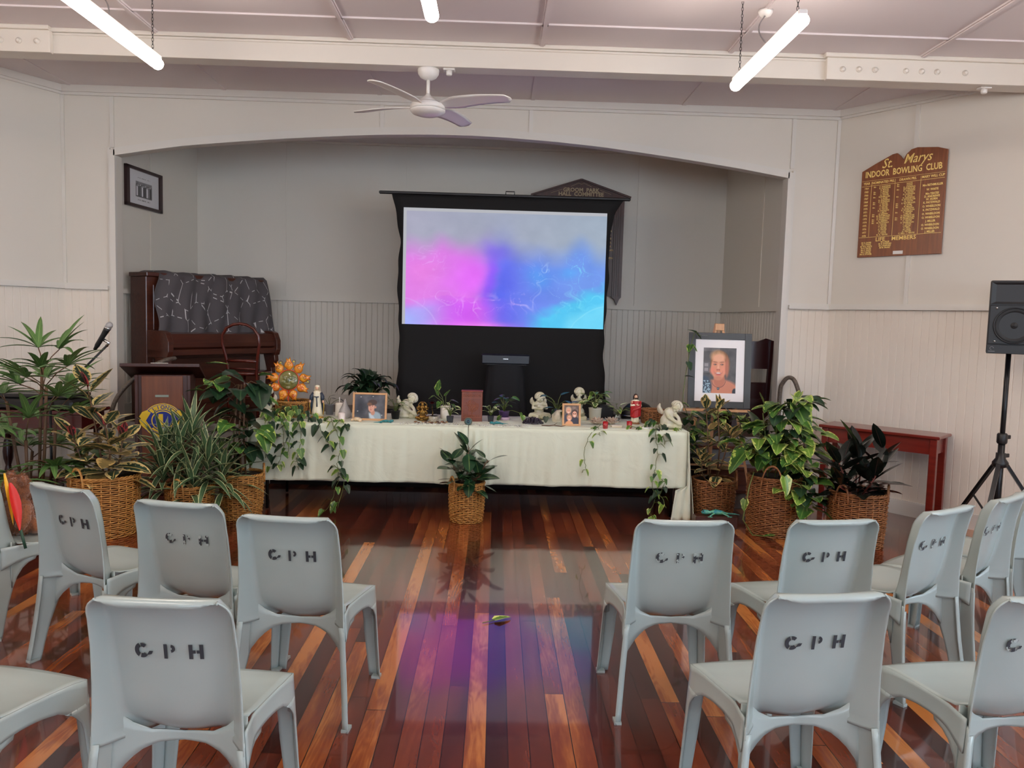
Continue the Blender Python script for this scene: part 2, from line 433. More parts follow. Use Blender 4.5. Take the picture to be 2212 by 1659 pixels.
# long side walls and rear wall with windows that let the daylight in
mb = MB(); wall_plane(mb, (eL.x, eL.y, 0), (eL.x, YB, 0), 0, HC, (1,0,0)); struct('wall_left_rear', mb, WALL)
mb = MB()
wy = [(-5.6,-3.4), (-2.6,-.4), (.6,2.8)]; wx = eR.x
ys = [YB]+[v for w in wy for v in w]+[eR.y]
for i in range(0, len(ys)-1, 2): wall_plane(mb, (wx, ys[i+1], 0), (wx, ys[i], 0), 0, HC, (-1,0,0))
for a, b_ in wy:
    wall_plane(mb, (wx, b_, 0), (wx, a, 0), 0, .95, (-1,0,0)); wall_plane(mb, (wx, b_, 0), (wx, a, 0), 2.75, HC, (-1,0,0))
struct('wall_right_rear', mb, WALL)
GLASS = mat('window_glass', (240,245,248), .02, trans=1)
for k, (a, b_) in enumerate(wy):
    mb = MB()
    for z in (.97, 1.85, 2.73): mb.b2(wx, wx+.05, a, b_, z-.02, z+.02)
    for y in (a+.02, (a+b_)/2, b_-.02): mb.b2(wx, wx+.05, y-.02, y+.02, .95, 2.75)
    struct('window_%d' % (k+1), mb, TRIM)
mb = MB()
rx = [eL.x, -4.0, -1.6, 0.6, 3.0, eR.x]
for a, b_ in ((rx[0], rx[1]), (rx[2], rx[3]), (rx[4], rx[5])): wall_plane(mb, (a, YB, 0), (b_, YB, 0), 0, HC, (0,1,0))
for a, b_ in ((rx[1], rx[2]), (rx[3], rx[4])):
    wall_plane(mb, (a, YB, 0), (b_, YB, 0), 0, .9, (0,1,0)); wall_plane(mb, (a, YB, 0), (b_, YB, 0), 2.8, HC, (0,1,0))
struct('wall_back', mb, WALL)
for k, (a, b_) in enumerate(((rx[1], rx[2]), (rx[3], rx[4]))):
    mb = MB()
    for z in (.92, 1.85, 2.78): mb.b2(a, b_, YB-.06, YB, z-.02, z+.02)
    for x in (a+.02, (a+b_)/2, b_-.02): mb.b2(x-.02, x+.02, YB-.06, YB, .9, 2.8)
    struct('window_%d' % (k+4), mb, TRIM)

# arch wall
OX0, OX1 = -3.543, 2.69
AP = [(-3.543,3.035),(-3.2,3.095),(-2.9,3.142),(-2.5,3.185),(-2.06,3.228),(-1.46,3.275),(-1.1,3.297),(-.676,3.312),(-.3,3.315),(.072,3.306),(.5,3.283),(.933,3.25),(1.3,3.21),(1.714,3.162),(2.238,3.092),(2.69,3.02)]
def archz(x):
    for (a, za), (b_, zb) in zip(AP, AP[1:]):
        if x <= b_: return za+(zb-za)*(x-a)/(b_-a)
    return AP[-1][1]
xsA = [OX0+(OX1-OX0)*i/40 for i in range(41)]
mb = MB(); TH = .13
for x0, x1 in ((LX, OX0), (OX1, RX)): mb.b2(x0, x1, FY, FY+TH, 0, HC)
for a, b_ in zip(xsA, xsA[1:]):
    za, zb = archz(a), archz(b_)
    mb.add([(a,FY,za),(b_,FY,zb),(b_,FY,HC),(a,FY,HC),(a,FY+TH,za),(b_,FY+TH,zb),(b_,FY+TH,HC),(a,FY+TH,HC)],
           [(0,1,2,3),(0,4,5,1),(7,6,5,4)], False)
struct('wall_front', mb, WALL)
mb = MB()
for w0, w1, dy in ((-.012,.04,.034),(.04,.06,.018)):
    o_, i_ = [], []
    for a, b_ in zip(xsA, xsA[1:]):
        za, zb = archz(a), archz(b_)
        vs = [(a,FY-dy,za+w0),(b_,FY-dy,zb+w0),(b_,FY-dy,zb+w1),(a,FY-dy,za+w1),(a,FY,za+w0),(b_,FY,zb+w0),(b_,FY,zb+w1),(a,FY,za+w1)]
        mb.add(vs, [(0,1,2,3),(0,4,5,1),(3,2,6,7)], False)
    mb.b2(OX0-w1, OX0-w0, FY-dy, FY, .12, archz(OX0)+w1); mb.b2(OX1+w0, OX1+w1, FY-dy, FY, .12, archz(OX1)+w1)
struct('trim_9', mb, TRIM)
mb = MB()
for x0, x1 in ((LX, OX0-.06), (OX1+.06, RX)): vj_wall(mb, (x0,FY-.002,0), (x1,FY-.002,0), .12, DZ, (0,-1,0))
struct('trim_10', mb, WALLL)
mb = MB()
for x0, x1 in ((LX, OX0-.06), (OX1+.06, RX)):
    mb.b2(x0, x1, FY-.045, FY, DZ, DZ+.035); mb.b2(x0, x1, FY-.018, FY, DZ+.035, DZ+.055)
struct('trim_11', mb, TRIM)
mb = MB(); mb.b2(LX, OX0, FY-.024, FY, 0, .12); mb.b2(OX1, RX, FY-.024, FY, 0, .12); struct('baseboard_front', mb, TRIM)
mb = MB(); mb.b2(LX, RX, FY-.045, FY, HC-.06, HC); mb.b2(LX, RX, FY-.024, FY, HC-.085, HC-.06); struct('trim_12', mb, TRIM)
mb = MB()
for x in (OX0-.02, -1.10, .27, OX1+.03):
    z0 = archz(min(max(x, OX0), OX1))+.06 if OX0 < x < OX1 else 1.86
    mb.b2(x-.018, x+.018, FY-.012, FY, z0 if OX0 < x < OX1 else 3.1, HC-.085)
for x in (LX+.01, RX-.01): mb.b2(x-.015, x+.015, FY-.014, FY, DZ+.05, HC-.085)
struct('trim_13', mb, TRIM)

# stage and alcove
SH = .57; BY = 9.341; AX0, AX1 = -3.497, 2.653
mb = MB(); mb.b2(OX0-.3, OX1+.3, FY+.0, BY+.1, SH-.03, SH); struct('floor_stage', mb, STGF)
SKIRT = mat('stage_skirt_paint', (150,146,142), .5)
mb = MB()
xs_ = [OX0+.01, -2.45, -1.10, .27, 1.64, OX1-.01]
for a, b_ in zip(xs_, xs_[1:]):
    mb.b2(a+.008, b_-.008, FY-.0, FY+.03, .045, SH-.03)
    mb.b2(b_-.02, b_+.02, FY-.012, FY, .045, SH-.03)
vj_wall(mb, (-1.08,FY-.003,0), (.25,FY-.003,0), .06, SH-.04, (0,-1,0))
mb.b2(OX0+.01, OX1-.01, FY-.02, FY, SH-.06, SH-.03); mb.b2(OX0+.01, OX1-.01, FY-.03, FY, SH-.03, SH)
struct('wall_stage_front', mb, SKIRT)
def alcove(side, p, q, n, zj=()):
    p = Vector(p); q = Vector(q); n = Vector(n); t = (q-p).normalized()
    mb = MB(); wall_plane(mb, p, q, SH-.03, 3.7, n); struct('wall_alcove_'+side, mb, WALL)
    k = {'back': 20, 'left': 30, 'right': 40}[side]
    mb = MB(); vj_wall(mb, p+n*.002, q+n*.002, SH+.11, DZ-.02, n, pitch=.0655, d=.006, g=.005); struct('trim_%d' % k, mb, WALL)
    mb = MB()
    for z, h, w in ((DZ-.005,.03,.045),(DZ+.018,.018,.024)): mb.beam(p+n*(w/2)+Vector((0,0,z)), q+n*(w/2)+Vector((0,0,z)), w, h)
    struct('trim_%d' % (k+1), mb, WALL)
    mb = MB(); mb.beam(p+n*.01+Vector((0,0,SH+.06)), q+n*.01+Vector((0,0,SH+.06)), .02, .12); struct('baseboard_alcove_'+side, mb, WALL)
    mb = MB()
    for s in zj: mb.beam(p+t*s+n*.005+Vector((0,0,DZ+.03)), p+t*s+n*.005+Vector((0,0,3.6)), .034, .01, up=n)
    mb.beam(p+n*.012+Vector((0,0,3.60)), q+n*.012+Vector((0,0,3.60)), .024, .03)
    struct('trim_%d' % (k+2), mb, WALL)
alcove('back', (AX0,BY,0), (AX1,BY,0), (0,-1,0), [x-AX0 for x in (-2.487,-1.104,.255,1.628)])
alcove('left', (-3.72,FY+TH,0), (AX0,BY,0), Vector((1.748,-.223,0)).normalized(), [.80])
alcove('right', (AX1,BY,0), (2.82,FY+TH,0), Vector((-1.748,-.167,0)).normalized(), [1.04])
mb = MB(); mb.b2(AX0-.35, AX1+.35, FY+TH, BY+.1, 3.61, 3.7); struct('ceiling_alcove', mb, CEIL)

# beam across the hall, its splice plates and bolts
BY0, BY1 = 5.975, 6.13; BZ = 3.462
mb = MB(); mb.b2(-5.5, 5.2, BY0, BY1, BZ, HC)
struct('beam', mb, BEAM, bevel=.003)
mb = MB(); mb.b2(-5.5, 5.2, BY0-.02, BY0, HC-.03, HC, bev=.004); mb.b2(-5.5, 5.2, BY0-.012, BY0, HC-.05, HC-.032, bev=.004)
for x0, x1 in ((2.38, 5.2), (-5.5, -3.27)):
    mb.b2(x0-.02, x1, BY0-.065, BY0-.02, HC-.03, HC, bev=.004)
struct('trim_14', mb, BEAM)
mb = MB()
for x0, x1 in ((2.38, 5.2), (-5.5, -3.27)): mb.b2(x0, x1, BY0-.045, BY0, BZ-.008, HC-.03, bev=.003)
struct('trim_15', mb, BEAM)
bolts = [(2.497,3.497),(2.617,3.5),(2.737,3.5),(2.967,3.5),(3.085,3.5),(3.2,3.5),(3.41,3.5),(-3.36,3.5),(-3.49,3.5),(-3.62,3.5)]
for i, (x, z) in enumerate(bolts):
    mb = MB(); y = BY0-.045
    mb.lathe([(.022,0),(.022,-.004),(.013,-.004),(.013,-.016),(.010,-.018),(0,-.018)], (x,y,z+.03), 10, 'y')
    o = O('bolt', mb, BEAM); o['kind'] = 'structure'
mb = MB()
for x in (-3.93,-2.53,-1.12,.28,1.67,3.08,4.48):
    mb.b2(x-.022, x+.022, YB, BY0, HC-.012, HC); mb.b2(x-.012, x+.012, YB, BY0, HC-.02, HC-.01)
    mb.b2(x-.018, x+.018, BY1, FY-.04, HC-.006, HC)
for y in (5.56, 4.15, 2.7, 1.3, -.1, -1.5, -2.9, -4.3, -5.7): mb.b2(-5.5, 5.2, y-.012, y+.012, HC-.012, HC)
struct('trim_16', mb, CEIL)
# ------------------------------------------------------------------ camera
YAW, PITCH, ROLL = R(1.2284), R(4.6105), R(1.5694)
f_ = Vector((math.sin(YAW)*math.cos(PITCH), math.cos(YAW)*math.cos(PITCH), -math.sin(PITCH)))
r0 = Vector((math.cos(YAW), -math.sin(YAW), 0)); u0 = r0.cross(f_)
r_ = r0*math.cos(ROLL)+u0*math.sin(ROLL); u_ = u0*math.cos(ROLL)-r0*math.sin(ROLL)
cam = bpy.data.objects.new('camera', bpy.data.cameras.new('camera')); col.objects.link(cam)
cam.matrix_world = Matrix(((r_.x,u_.x,-f_.x,0),(r_.y,u_.y,-f_.y,0),(r_.z,u_.z,-f_.z,1.62),(0,0,0,1)))
cam.data.sensor_width = 36; cam.data.lens = 1705.36/2212*36; cam.data.clip_start = .05
scn.camera = cam
scn.view_settings.view_transform = 'Standard'; scn.view_settings.look = 'None'
scn.view_settings.exposure = EXPO; scn.view_settings.gamma = 1; scn.view_settings.use_curve_mapping = False
w = bpy.data.worlds.new('sky'); scn.world = w; w.use_nodes = True
bg = w.node_tree.nodes['Background']; bg.inputs[0].default_value = (.66,.82,1,1); bg.inputs[1].default_value = SKY
scn.cycles.use_denoising = True
scn.cycles.max_bounces = 8; scn.cycles.diffuse_bounces = 5; scn.cycles.glossy_bounces = 4; scn.cycles.transmission_bounces = 8
scn.cycles.sample_clamp_indirect = 6
scn.cycles.caustics_reflective = False; scn.cycles.caustics_refractive = False

# ------------------------------------------------------------------ batten lights
LAMP = mat('lamp_diffuser', (255,240,226), .5, emit=LAMPE)
def light(x, y0, y1, z, label, ch=.34):
    t = T('batten_light', label, 'ceiling light', (x, (y0+y1)/2, z), group='hanging batten lights')
    h = (y1-y0)/2
    mb = MB(); mb.b2(-.024, .024, -h, h, .028, .058, bev=.006)
    O('housing', mb, WHITEM, t)
    mb = MB()
    aa = [-.95+(PI+1.9)*i/14 for i in range(15)]
    mb.grid(lambda u, v: (.036*math.cos(-.95+(PI+1.9)*u), -h+.006+(2*h-.012)*v, .004-.034*math.sin(-.95+(PI+1.9)*u)), 14, 1)
    mb.add([(.036*math.cos(a), s*(h-.006), .004-.034*math.sin(a)) for s in (-1, 1) for a in aa], [tuple(range(15)), tuple(range(29, 14, -1))], False)
    O('diffuser', mb, LAMP, t)
    for sy in (-1, 1):
        mb = MB(); zz = .055; k = 0; top = HC-z-.005
        while zz < top:
            mb.tube([(.006*math.cos(a)*(k % 2), sy*(h-.08)+.006*math.cos(a)*((k+1) % 2), zz+.013+.013*math.sin(a)) for a in [i*PI/4 for i in range(8)]], .0016, 4, close=True)
            zz += .02; k += 1
        O('chain', mb, STEEL, t)
    return t
ZL = 3.145
light(-2.15, 3.99, 5.11, ZL, 'left lit white batten light hung on chains below the ceiling')
light(1.483, 4.03, 5.15, ZL, 'right lit white batten light hung on chains below the ceiling')
light(-.369, 3.04, 4.16, ZL, 'middle lit batten light, only its end showing at the top edge')
for i, (x, y) in enumerate(((-4.7,3.3),(4.6,3.3),(-2.14,.2),(1.43,.2),(-.353,-1.2),(-2.14,-3.2),(1.43,-3.2),(-4.1,-.6),(4.15,-.6))):  # lamps added out of view for bounce; the outer pairs brighten the side walls
    light(x, y, y+1.2, ZL, 'unseen batten light added to brighten the hall and its side walls')
def cord(x, y, label, dy, dx, sag):
    t = T('ceiling_rose', label, 'ceiling rose', (x, y, HC-.012))
    O('cap', MB().lathe([(.045,0),(.045,-.012),(.035,-.03),(.02,-.038),(0,-.04)], n=20), WHITEM, t)
    pts = []
    for i in range(11):
        s = i/10; pts.append((dx*s+sag*math.sin(PI*s), dy*s, -.03-(HC-ZL-.09)*s))
    O('cord', MB().tube(pts, .0045, 6), mat('grey_flex', (120,118,120), .5), t)
cord(1.66, 5.17, 'white ceiling rose with grey cord above the right batten light', -.62, -.17, -.05)
cord(-2.53, 5.12, 'white ceiling rose with grey cord above the left batten light', -.60, .36, .03)

# ------------------------------------------------------------------ ceiling fan on the beam
t = T('ceiling_fan', 'white four-blade ceiling fan hanging under the beam', 'ceiling fan', (-.555, 6.05, BZ))
O('canopy', MB().lathe([(.078,0),(.08,-.01),(.077,-.035),(.06,-.06),(.035,-.074),(.016,-.078),(0,-.078)], n=32), WHITEM, t)
O('rod', MB().lathe([(.0135,-.07),(.0135,-.20)], n=16), WHITEM, t)
O('motor', MB().lathe([(.012,-.175),(.022,-.19),(.05,-.215),(.075,-.228),(.078,-.238),(.086,-.24),(.115,-.25),(.13,-.262),(.131,-.29),(.124,-.293)], n=40), WHITEM, t)
O('light_cover', MB().lathe([(.124,-.295),(.131,-.297),(.131,-.306),(.115,-.322),(.075,-.336),(.03,-.341),(0,-.342)], n=40), WHITEM, t)
for k, a in enumerate((-30, 57, 145, 231)):
    mb = MB(); a = R(a)+R(6)
    def bl(u, v, a=a):
        s = v; rr = .10+.56*s
        wd = (.035+.055*min(1, s*4))*(1-.35*s)*(1 if s < .93 else max(.25, 1-((s-.93)/.07)**2*.8))
        c = (u-.5)*2*wd; zz = -.272+.012*s - c*.26*(1-.35*s) + .012*math.sin(s*PI)
        bend = .03*s*s
        x = rr; y = c+bend
        return (x*math.cos(a)-y*math.sin(a), x*math.sin(a)+y*math.cos(a), zz)
    mb.grid(bl, 6, 18)
    O('blade', mb, WHITEM, t, solid=.007)
def sensor(x, y, label):
    t = T('sensor', label, 'sensor', (x, y, BZ))
    O('plate', MB().box((0,0,-.006), (.085,.06,.012), bev=.003), WHITEM, t)
    O('eye', MB().lathe([(.022,-.01),(.022,-.04),(.016,-.046),(0,-.047)], n=16), WHITEM, t)
sensor(-.40, 6.03, 'small white sensor under the beam beside the fan')
sensor(3.62, 6.03, 'small white sensor under the beam above the right wall')

# ------------------------------------------------------------------ plastic chairs
PLAS = mat('grey_plastic', (162,174,171), .2, noise=.4, nscale=3, rgb2=(154,167,164), bump=.04, bscale=500)
INK = mat('stencil_ink', (44,48,54), .7)
def worn_ink():
    m = mat('worn_stencil_ink', (50,54,60), .6); nt = m.node_tree; b = nt.nodes['Principled BSDF']
    tc = nt.nodes.new('ShaderNodeTexCoord'); n = nt.nodes.new('ShaderNodeTexVoronoi'); n.inputs['Scale'].default_value = 55; n.feature = 'DISTANCE_TO_EDGE'
    n2 = nt.nodes.new('ShaderNodeTexNoise'); n2.inputs['Scale'].default_value = 60
    nt.links.new(tc.outputs['Object'], n.inputs['Vector']); nt.links.new(tc.outputs['Object'], n2.inputs['Vector'])
    r = nt.nodes.new('ShaderNodeValToRGB'); r.color_ramp.interpolation = 'CONSTANT'
    r.color_ramp.elements[0].color = lin((50,54,60))+(1,); r.color_ramp.elements[1].color = lin((162,174,171))+(1,); r.color_ramp.elements[1].position = .53
    nt.links.new(n2.outputs['Fac'], r.inputs[0]); nt.links.new(r.outputs[0], b.inputs['Base Color']); return m
INKW = worn_ink()
def lerp(a, b, t): return a+(b-a)*t
def interp(tab, z):
    if z <= tab[0][0]: return tab[0][1]
    for (a, va), (b, vb) in zip(tab, tab[1:]):
        if z <= b: return va+(vb-va)*(z-a)/(b-a)
    return tab[-1][1]
YRT = [(0,-.262),(.1,-.246),(.2,-.232),(.3,-.222),(.4,-.215),(.5,-.214),(.6,-.219),(.7,-.232),(.78,-.25),(.835,-.270),(.85,-.275)]
YCT = [(.38,-.055),(.40,-.085),(.42,-.110),(.45,-.133),(.5,-.152),(.6,-.170),(.7,-.187),(.78,-.206),(.82,-.224),(.842,-.240)]
def xe(z): return lerp(.217, .199, max(0, (z-.4)/.445)) if z > .4 else lerp(.250, .217, z/.4)
def xt(z):
    w = xe(z)
    return w-.045*(1-math.sqrt(max(0, 1-((z-.797)/.048)**2))) if z > .797 else w
def panelw(z): return interp([(.38,.09),(.405,.115),(.43,.135),(.46,.150),(.5,.157),(.7,.168),(.80,.172),(.842,.155)], z)
def yc(x, z):
    pw = panelw(z); q = min(1, abs(x)/pw)
    lift = 0
    return interp(YCT, z) - .018*(1-q*q)+.006
def chair_parts():
    P = {}
    # backrest: central panel, rounded corners, side flanges and the rolled top lip
    zs = [.385,.395,.405,.42,.44,.46,.49,.53,.58,.64,.70,.745,.78,.80,.815,.828,.837,.8425]
    rows = []
    for z in zs:
        pw = panelw(z); yr = interp(YRT, z); xo = xt(z); row = []
        ypan = yc(pw, z)
        # from free edge to panel edge
        fl = [(xo, yr), (xo-.004, yr+.004), (lerp(xo, pw, .35), lerp(yr, ypan, .38)), (lerp(xo, pw, .7), lerp(yr, ypan, .78)), (lerp(xo, pw, .92), lerp(yr, ypan, .97))]
        if z < .40: fl = [(lerp(xo, pw, k), lerp(lerp(yr, ypan, .0), ypan, k)) for k in (0,.02,.35,.7,.92)]
        pn = [(pw*k, yc(pw*k, z)) for k in (.93,.8,.6,.35,.12)]
        half = fl+pn
        row = [(-x, y, z) for x, y in half]+[(x, y, z) for x, y in reversed(half)]
        # the shell's lower edge is an arc: low in the middle, higher at the sides
        if z < .46:
            rr = []
            for x, y, zz in row:
                k = min(1, (abs(x)/.21)**2)
                rr.append((x, y, zz if abs(x) > pw*1.02 else zz+(.03*k)*(0.46-z)/.08))
            row = rr
        rows.append(row)
    top = rows[-1]; yr = interp(YRT, .845)
    lip = [(x*1.0, lerp(y, yr-.006, .55), .8465) for x, y, z in top]; lip2 = [(x*1.01, yr-.010, .844) for x, y, z in top]; lip3 = [(x*1.01, yr-.013+.006*max(0,(abs(x)/.155-.75)/.25), .829+.0145*min(1,max(0,(abs(x)/.155-.72)/.28))) for x, y, z in top]
    rows += [lip, lip2, lip3]
    n = len(rows[0]); vs = [v for r in rows for v in r]
    mb = MB(); mb.add(vs, [(i*n+j, i*n+j+1, (i+1)*n+j+1, (i+1)*n+j) for i in range(len(rows)-1) for j in range(n-1)])
    P['backrest'] = mb
    # seat pan
    def ws(y): return interp([(-.22,.205),(-.10,.200),(0,.212),(.10,.226),(.18,.230),(.215,.224),(.238,.206)], y)
    def zr(y): return interp([(-.2,.449),(.08,.449),(.16,.443),(.21,.432),(.238,.420)], y)
    def wsz(y, z):
        base = ws(y)
        if y < -.09:
            k = min(1, (-.09-y)/.12); base = lerp(base, xe(z), k)
        if z < .42: base += (.42-z)/.42*.028*(1 if y > -.09 else 1-min(1, (-.09-y)/.12))
        return base
    mb = MB()
    def seat(u, v):
        y = lerp(-.125, .238, v); w = ws(y)-.004; x = (u*2-1)*w; a = abs(u*2-1)
        z = zr(y)-.002-.016*(1-a**2.5)*math.sin(PI*min(1, .15+v*.85))**.6
        y += .016*(1-a*a)*v**3
        if v < .2: z += .01*(1-v/.2)
        return (x, y, z)
    mb.grid(seat, 16, 16)
    zin = [(-.125,.380),(0,.385),(.05,.383),(.10,.375),(.15,.352),(.19,.31),(.238,.30)]
    for s in (-1, 1):
        def ap(u, v, s=s):
            y = lerp(-.20, .238, v); zb = interp([(-.20,.34),(-.17,.352),(-.12,.372),(-.04,.386),(.03,.387),(.09,.378),(.15,.345),(.19,.30),(.238,.28)], y)
            z = lerp(zr(y), zb, u); return (s*(wsz(y, z)), y, z)
        mb.grid(ap, 6, 18)
    def fr(u, v):
        x = (u*2-1)*.206; a = abs(x)/.206; zb = interp([(0,.392),(.08,.39),(.12,.375),(.15,.345),(.17,.30),(.206,.28)], abs(x))
        z = lerp(.419, zb, v); return (x*(1+(.42-z)*.14), .238+.016*(1-a*a)*(1-v*.5)+(.42-z)*.02, z)
    mb.grid(fr, 16, 5)
    P['seat'] = mb
    mb = MB()
    def ra(u, v):
        x = (u*2-1)*.205; a = abs(x)
        zb = interp([(0,.365),(.07,.362),(.11,.348),(.15,.318),(.175,.285),(.205,.24)], a); zt = interp([(0,.392),(.09,.402),(.14,.43),(.17,.46),(.205,.47)], a)
        return (x, lerp(-.10, -.155, min(1, (a/.2)**1.5)), lerp(zt, zb, v))
    mb.grid(ra, 18, 4); P['rear_apron'] = mb
    # legs
    for s in (-1, 1):
        mb = MB()
        yin = [(0,-.205),(.1,-.186),(.2,-.162),(.28,-.135),(.33,-.105),(.36,-.075),(.375,-.04)]
        zz = [0,.02,.06,.12,.18,.24,.29,.33,.355,.37,.40,.425]
        def lg(u, v, s=s):
            z = interp([(i/(len(zz)-1), q) for i, q in enumerate(zz)], v); yr = interp(YRT, z); yi = interp(yin, min(z, .375))
            if z > .375: yi = -.04
            y = lerp(yr, yi, u); d = y-yr; xx = xe(z)-.038*min(1, d/.09)
            if y > -.14: xx = lerp(xe(z)-.038, wsz(y, z)-.002, min(1, (y+.14)/.08))
            return (s*xx, y, z)
        mb.grid(lg, 8, 11)
        mb.grid(lambda u, v, s=s: (s*(lerp(xe(z:=lerp(0,.40,v)), xe(z)-.022, u)), interp(YRT, z)+.0015+u*.004, z), 2, 10)
        mb.box((s*.238, -.237, .005), (.026,.046,.010))
        P['leg%d' % s] = mb
        mb = MB()
        yf = [(0,.250),(.42,.2385)]; yin2 = [(0,.212),(.1,.205),(.2,.197),(.27,.190),(.30,.184),(.32,.170),(.345,.146),(.36,.120),(.37,.10)]
        zz2 = [0,.05,.12,.18,.24,.29,.32,.34,.36]
        def lf(u, v, s=s):
            z = interp([(i/(len(zz2)-1), q) for i, q in enumerate(zz2)], v); a = interp(yin2, z); y = lerp(a, interp(yf, z), u)
            return (s*(wsz(min(y, .238), z)), y, z)
        mb.grid(lf, 6, 10)
        def lff(u, v, s=s):
            z = lerp(0, .37, v); wd = interp([(0,.040),(.2,.050),(.28,.050),(.30,.052),(.345,.070),(.37,.10)], z); x0 = wsz(.238, z)
            return (s*lerp(x0, x0-wd, u), interp(yf, z)-.002*u, z)
        mb.grid(lff, 4, 10)
        mb.box((s*.232, .231, .005), (.034,.036,.010))
        P['fleg%d' % s] = mb
    return P
def arcpoly(cx, cz, ro, ri, a0, a1, n=8, asp=1.15):
    o = [(cx+ro*math.cos(R(a)), cz+ro*asp*math.sin(R(a))) for a in np.linspace(a0, a1, n)]
    i = [(cx+ri*math.cos(R(a)), cz+ri*asp*math.sin(R(a))) for a in np.linspace(a1, a0, n)]
    return o+i
def stencil():
    S = []
    # G
    S += [arcpoly(-.072, 0, .0195, .0095, 50, 100, 5), arcpoly(-.072, 0, .0205, .0095, 115, 238, 9), arcpoly(-.072, 0, .0195, .0085, 255, 318, 6)]
    S += [[(-.060,-.014),(-.052,-.001),(-.042,-.001),(-.046,-.010)]]
    # P
    S += [[(-.012,-.022),(-.003,-.022),(-.003,.022),(-.012,.022)], arcpoly(.006, .009, .0125, .0045, -80, 80, 7, 1.0)]
    # H
    S += [[(.054,-.022),(.064,-.022),(.064,.022),(.054,.022)], [(.082,-.022),(.092,-.022),(.092,.022),(.082,.022)], [(.064,-.0045),(.0715,-.0045),(.0715,.0045),(.064,.0045)], [(.0745,-.0045),(.082,-.0045),(.082,.0045),(.0745,.0045)]]
    mb = MB()
    for pl in S:
        pts = [(x*1.05, z*1.0+.675) for x, z in pl]
        # seen from behind the chair the letters read left to right along +x
        c = (sum(p[0] for p in pts)/len(pts), sum(p[1] for p in pts)/len(pts))
        if len(pts) > 4:
            h = len(pts)//2
            vs = [(x, yc(x, z)-.0082, z) for x, z in pts]
            mb.add(vs, [(i, i+1, len(pts)-2-i, len(pts)-1-i) for i in range(h-1)], False)
        else: mb.add([(x, yc(x, z)-.0082, z) for x, z in pts], [(0,1,2,3)], False)
    return mb
CP = chair_parts(); ST = stencil()
def make_chair(x, y, rz, label, worn=False, proto=[None, None]):
    k = 1 if worn else 0
    if proto[k] is None:
        t = T('plastic_chair', label, 'chair', (x, y, 0), rz, 'moulded grey chairs in rows')
        for nm, key in (('seat','seat'),('backrest','backrest'),('apron','rear_apron'),('leg','leg-1'),('leg','leg1'),('leg','fleg-1'),('leg','fleg1')):
            o = O(nm, CP[key], PLAS, t, solid=.005, off=0)
            if nm == 'backrest': b = o
        l = O('lettering', ST, INKW if worn else INK, t, solid=.0008, off=0); l['label'] = 'dark stencilled letters GPH'
        proto[k] = t; return t
    return dup(proto[k], (x, y, 0), rz, label)
def ch(xc, yt, deg, label, worn=False):
    """xc, yt: middle of the back's top edge"""
    xc *= .945; yt *= .945; a = R(deg); return make_chair(xc+(-.272)*math.sin(a), yt+.272*math.cos(a), a, label, worn)
ch(.815, 3.235, 1.5, 'front aisle chair on the right of the aisle, faded G on its back', True)
ch(1.48, 3.30, 8, 'grey chair second from the aisle in the right front row, bluish back')
ch(2.135, 3.565, 31, 'steeply turned grey chair with GPH back, third in the right front row', True)
ch(2.62, 3.87, 38, 'steeply turned chair below the speaker stand, its GPH almost worn off', True)
ch(1.055, 2.355, 7, 'nearest chair right of the aisle, crisp black GPH on its back')
ch(1.78, 2.37, 7, 'nearest chair at the right edge, cut off by the frame, worn G', True)
ch(-.835, 3.155, -6.5, 'front aisle chair on the left of the aisle, black GPH on its back')
ch(-1.355, 3.36, -11, 'left front row chair in front of the wicker baskets with only outlined faint letters', True)
ch(-2.0, 3.615, -26, 'turned grey chair right of the teddy bear with a scratched back')
ch(-.945, 2.20, -2.5, 'nearest chair left of the aisle, blurred black GPH on its back')
ch(-2.725, 4.14, -48, 'leftmost front row chair under the teddy bear')
ch(-1.72, 2.18, -14, 'near chair cut off by the left edge, its seat showing')
ch(3.02, 4.24, 47, 'grey chair at the right edge beside the one below the speaker')
# ------------------------------------------------------------------ black panel added as the shade in the gap under the stage
mb = MB(); mb.b2(OX0-.3, OX1+.3, FY+.03, FY+.09, 0, SH-.03); o = struct('wall_stage_shade_panel', mb, BLACKF)

# ------------------------------------------------------------------ projection screen
SY = 8.3
t = T('projector_screen', 'black floor-standing projector screen on the stage showing pink and blue smoke', 'projector screen', (.06, SY, SH))
def P3(x, z, y=0): return (x-.06, y, z-SH)
edgeL = [(.60,-1.02),(.83,-1.04),(1.26,-1.016),(1.54,-1.02),(1.8,-1.035),(2.03,-1.045),(2.41,-1.02),(2.6,-1.05),(2.876,-1.108)]
edgeR = [(.60,1.19),(.83,1.172),(1.3,1.13),(1.55,1.135),(2.09,1.16),(2.4,1.15),(2.75,1.19),(2.89,1.29)]
def cl(u, v):
    z = lerp(.60, 2.885, v); a = interp(edgeL, z); b = interp(edgeR, z)
    wob = .006*math.sin(z*19)*(1 if u < .02 or u > .98 else 0)
    return P3(lerp(a, b, u)+wob, z, 0)
O('screen_cloth', MB().grid(cl, 24, 60), BLACKF, t, solid=.003, off=0)
mb = MB(); mb.b2(-1.246-.06, 1.356-.06, -.02, .02, 2.885-SH, 2.915-SH, bev=.008); O('top_bar', mb, BLACKP, t)
mb = MB(); mb.tube([P3(.06,2.91),P3(.06,2.945),P3(.15,2.945),P3(.15,2.91)], .006, 6); O('handle', mb, BLACKP, t)
mb = MB(); mb.b2(-1.2-.06, 1.3-.06, -.06, .06, 0, .09, bev=.01)
for x in (-1.0, 1.1): mb.b2(x-.06-.03, x-.06+.03, -.25, .25, 0, .03)
O('base_case', mb, BLACKP, t)
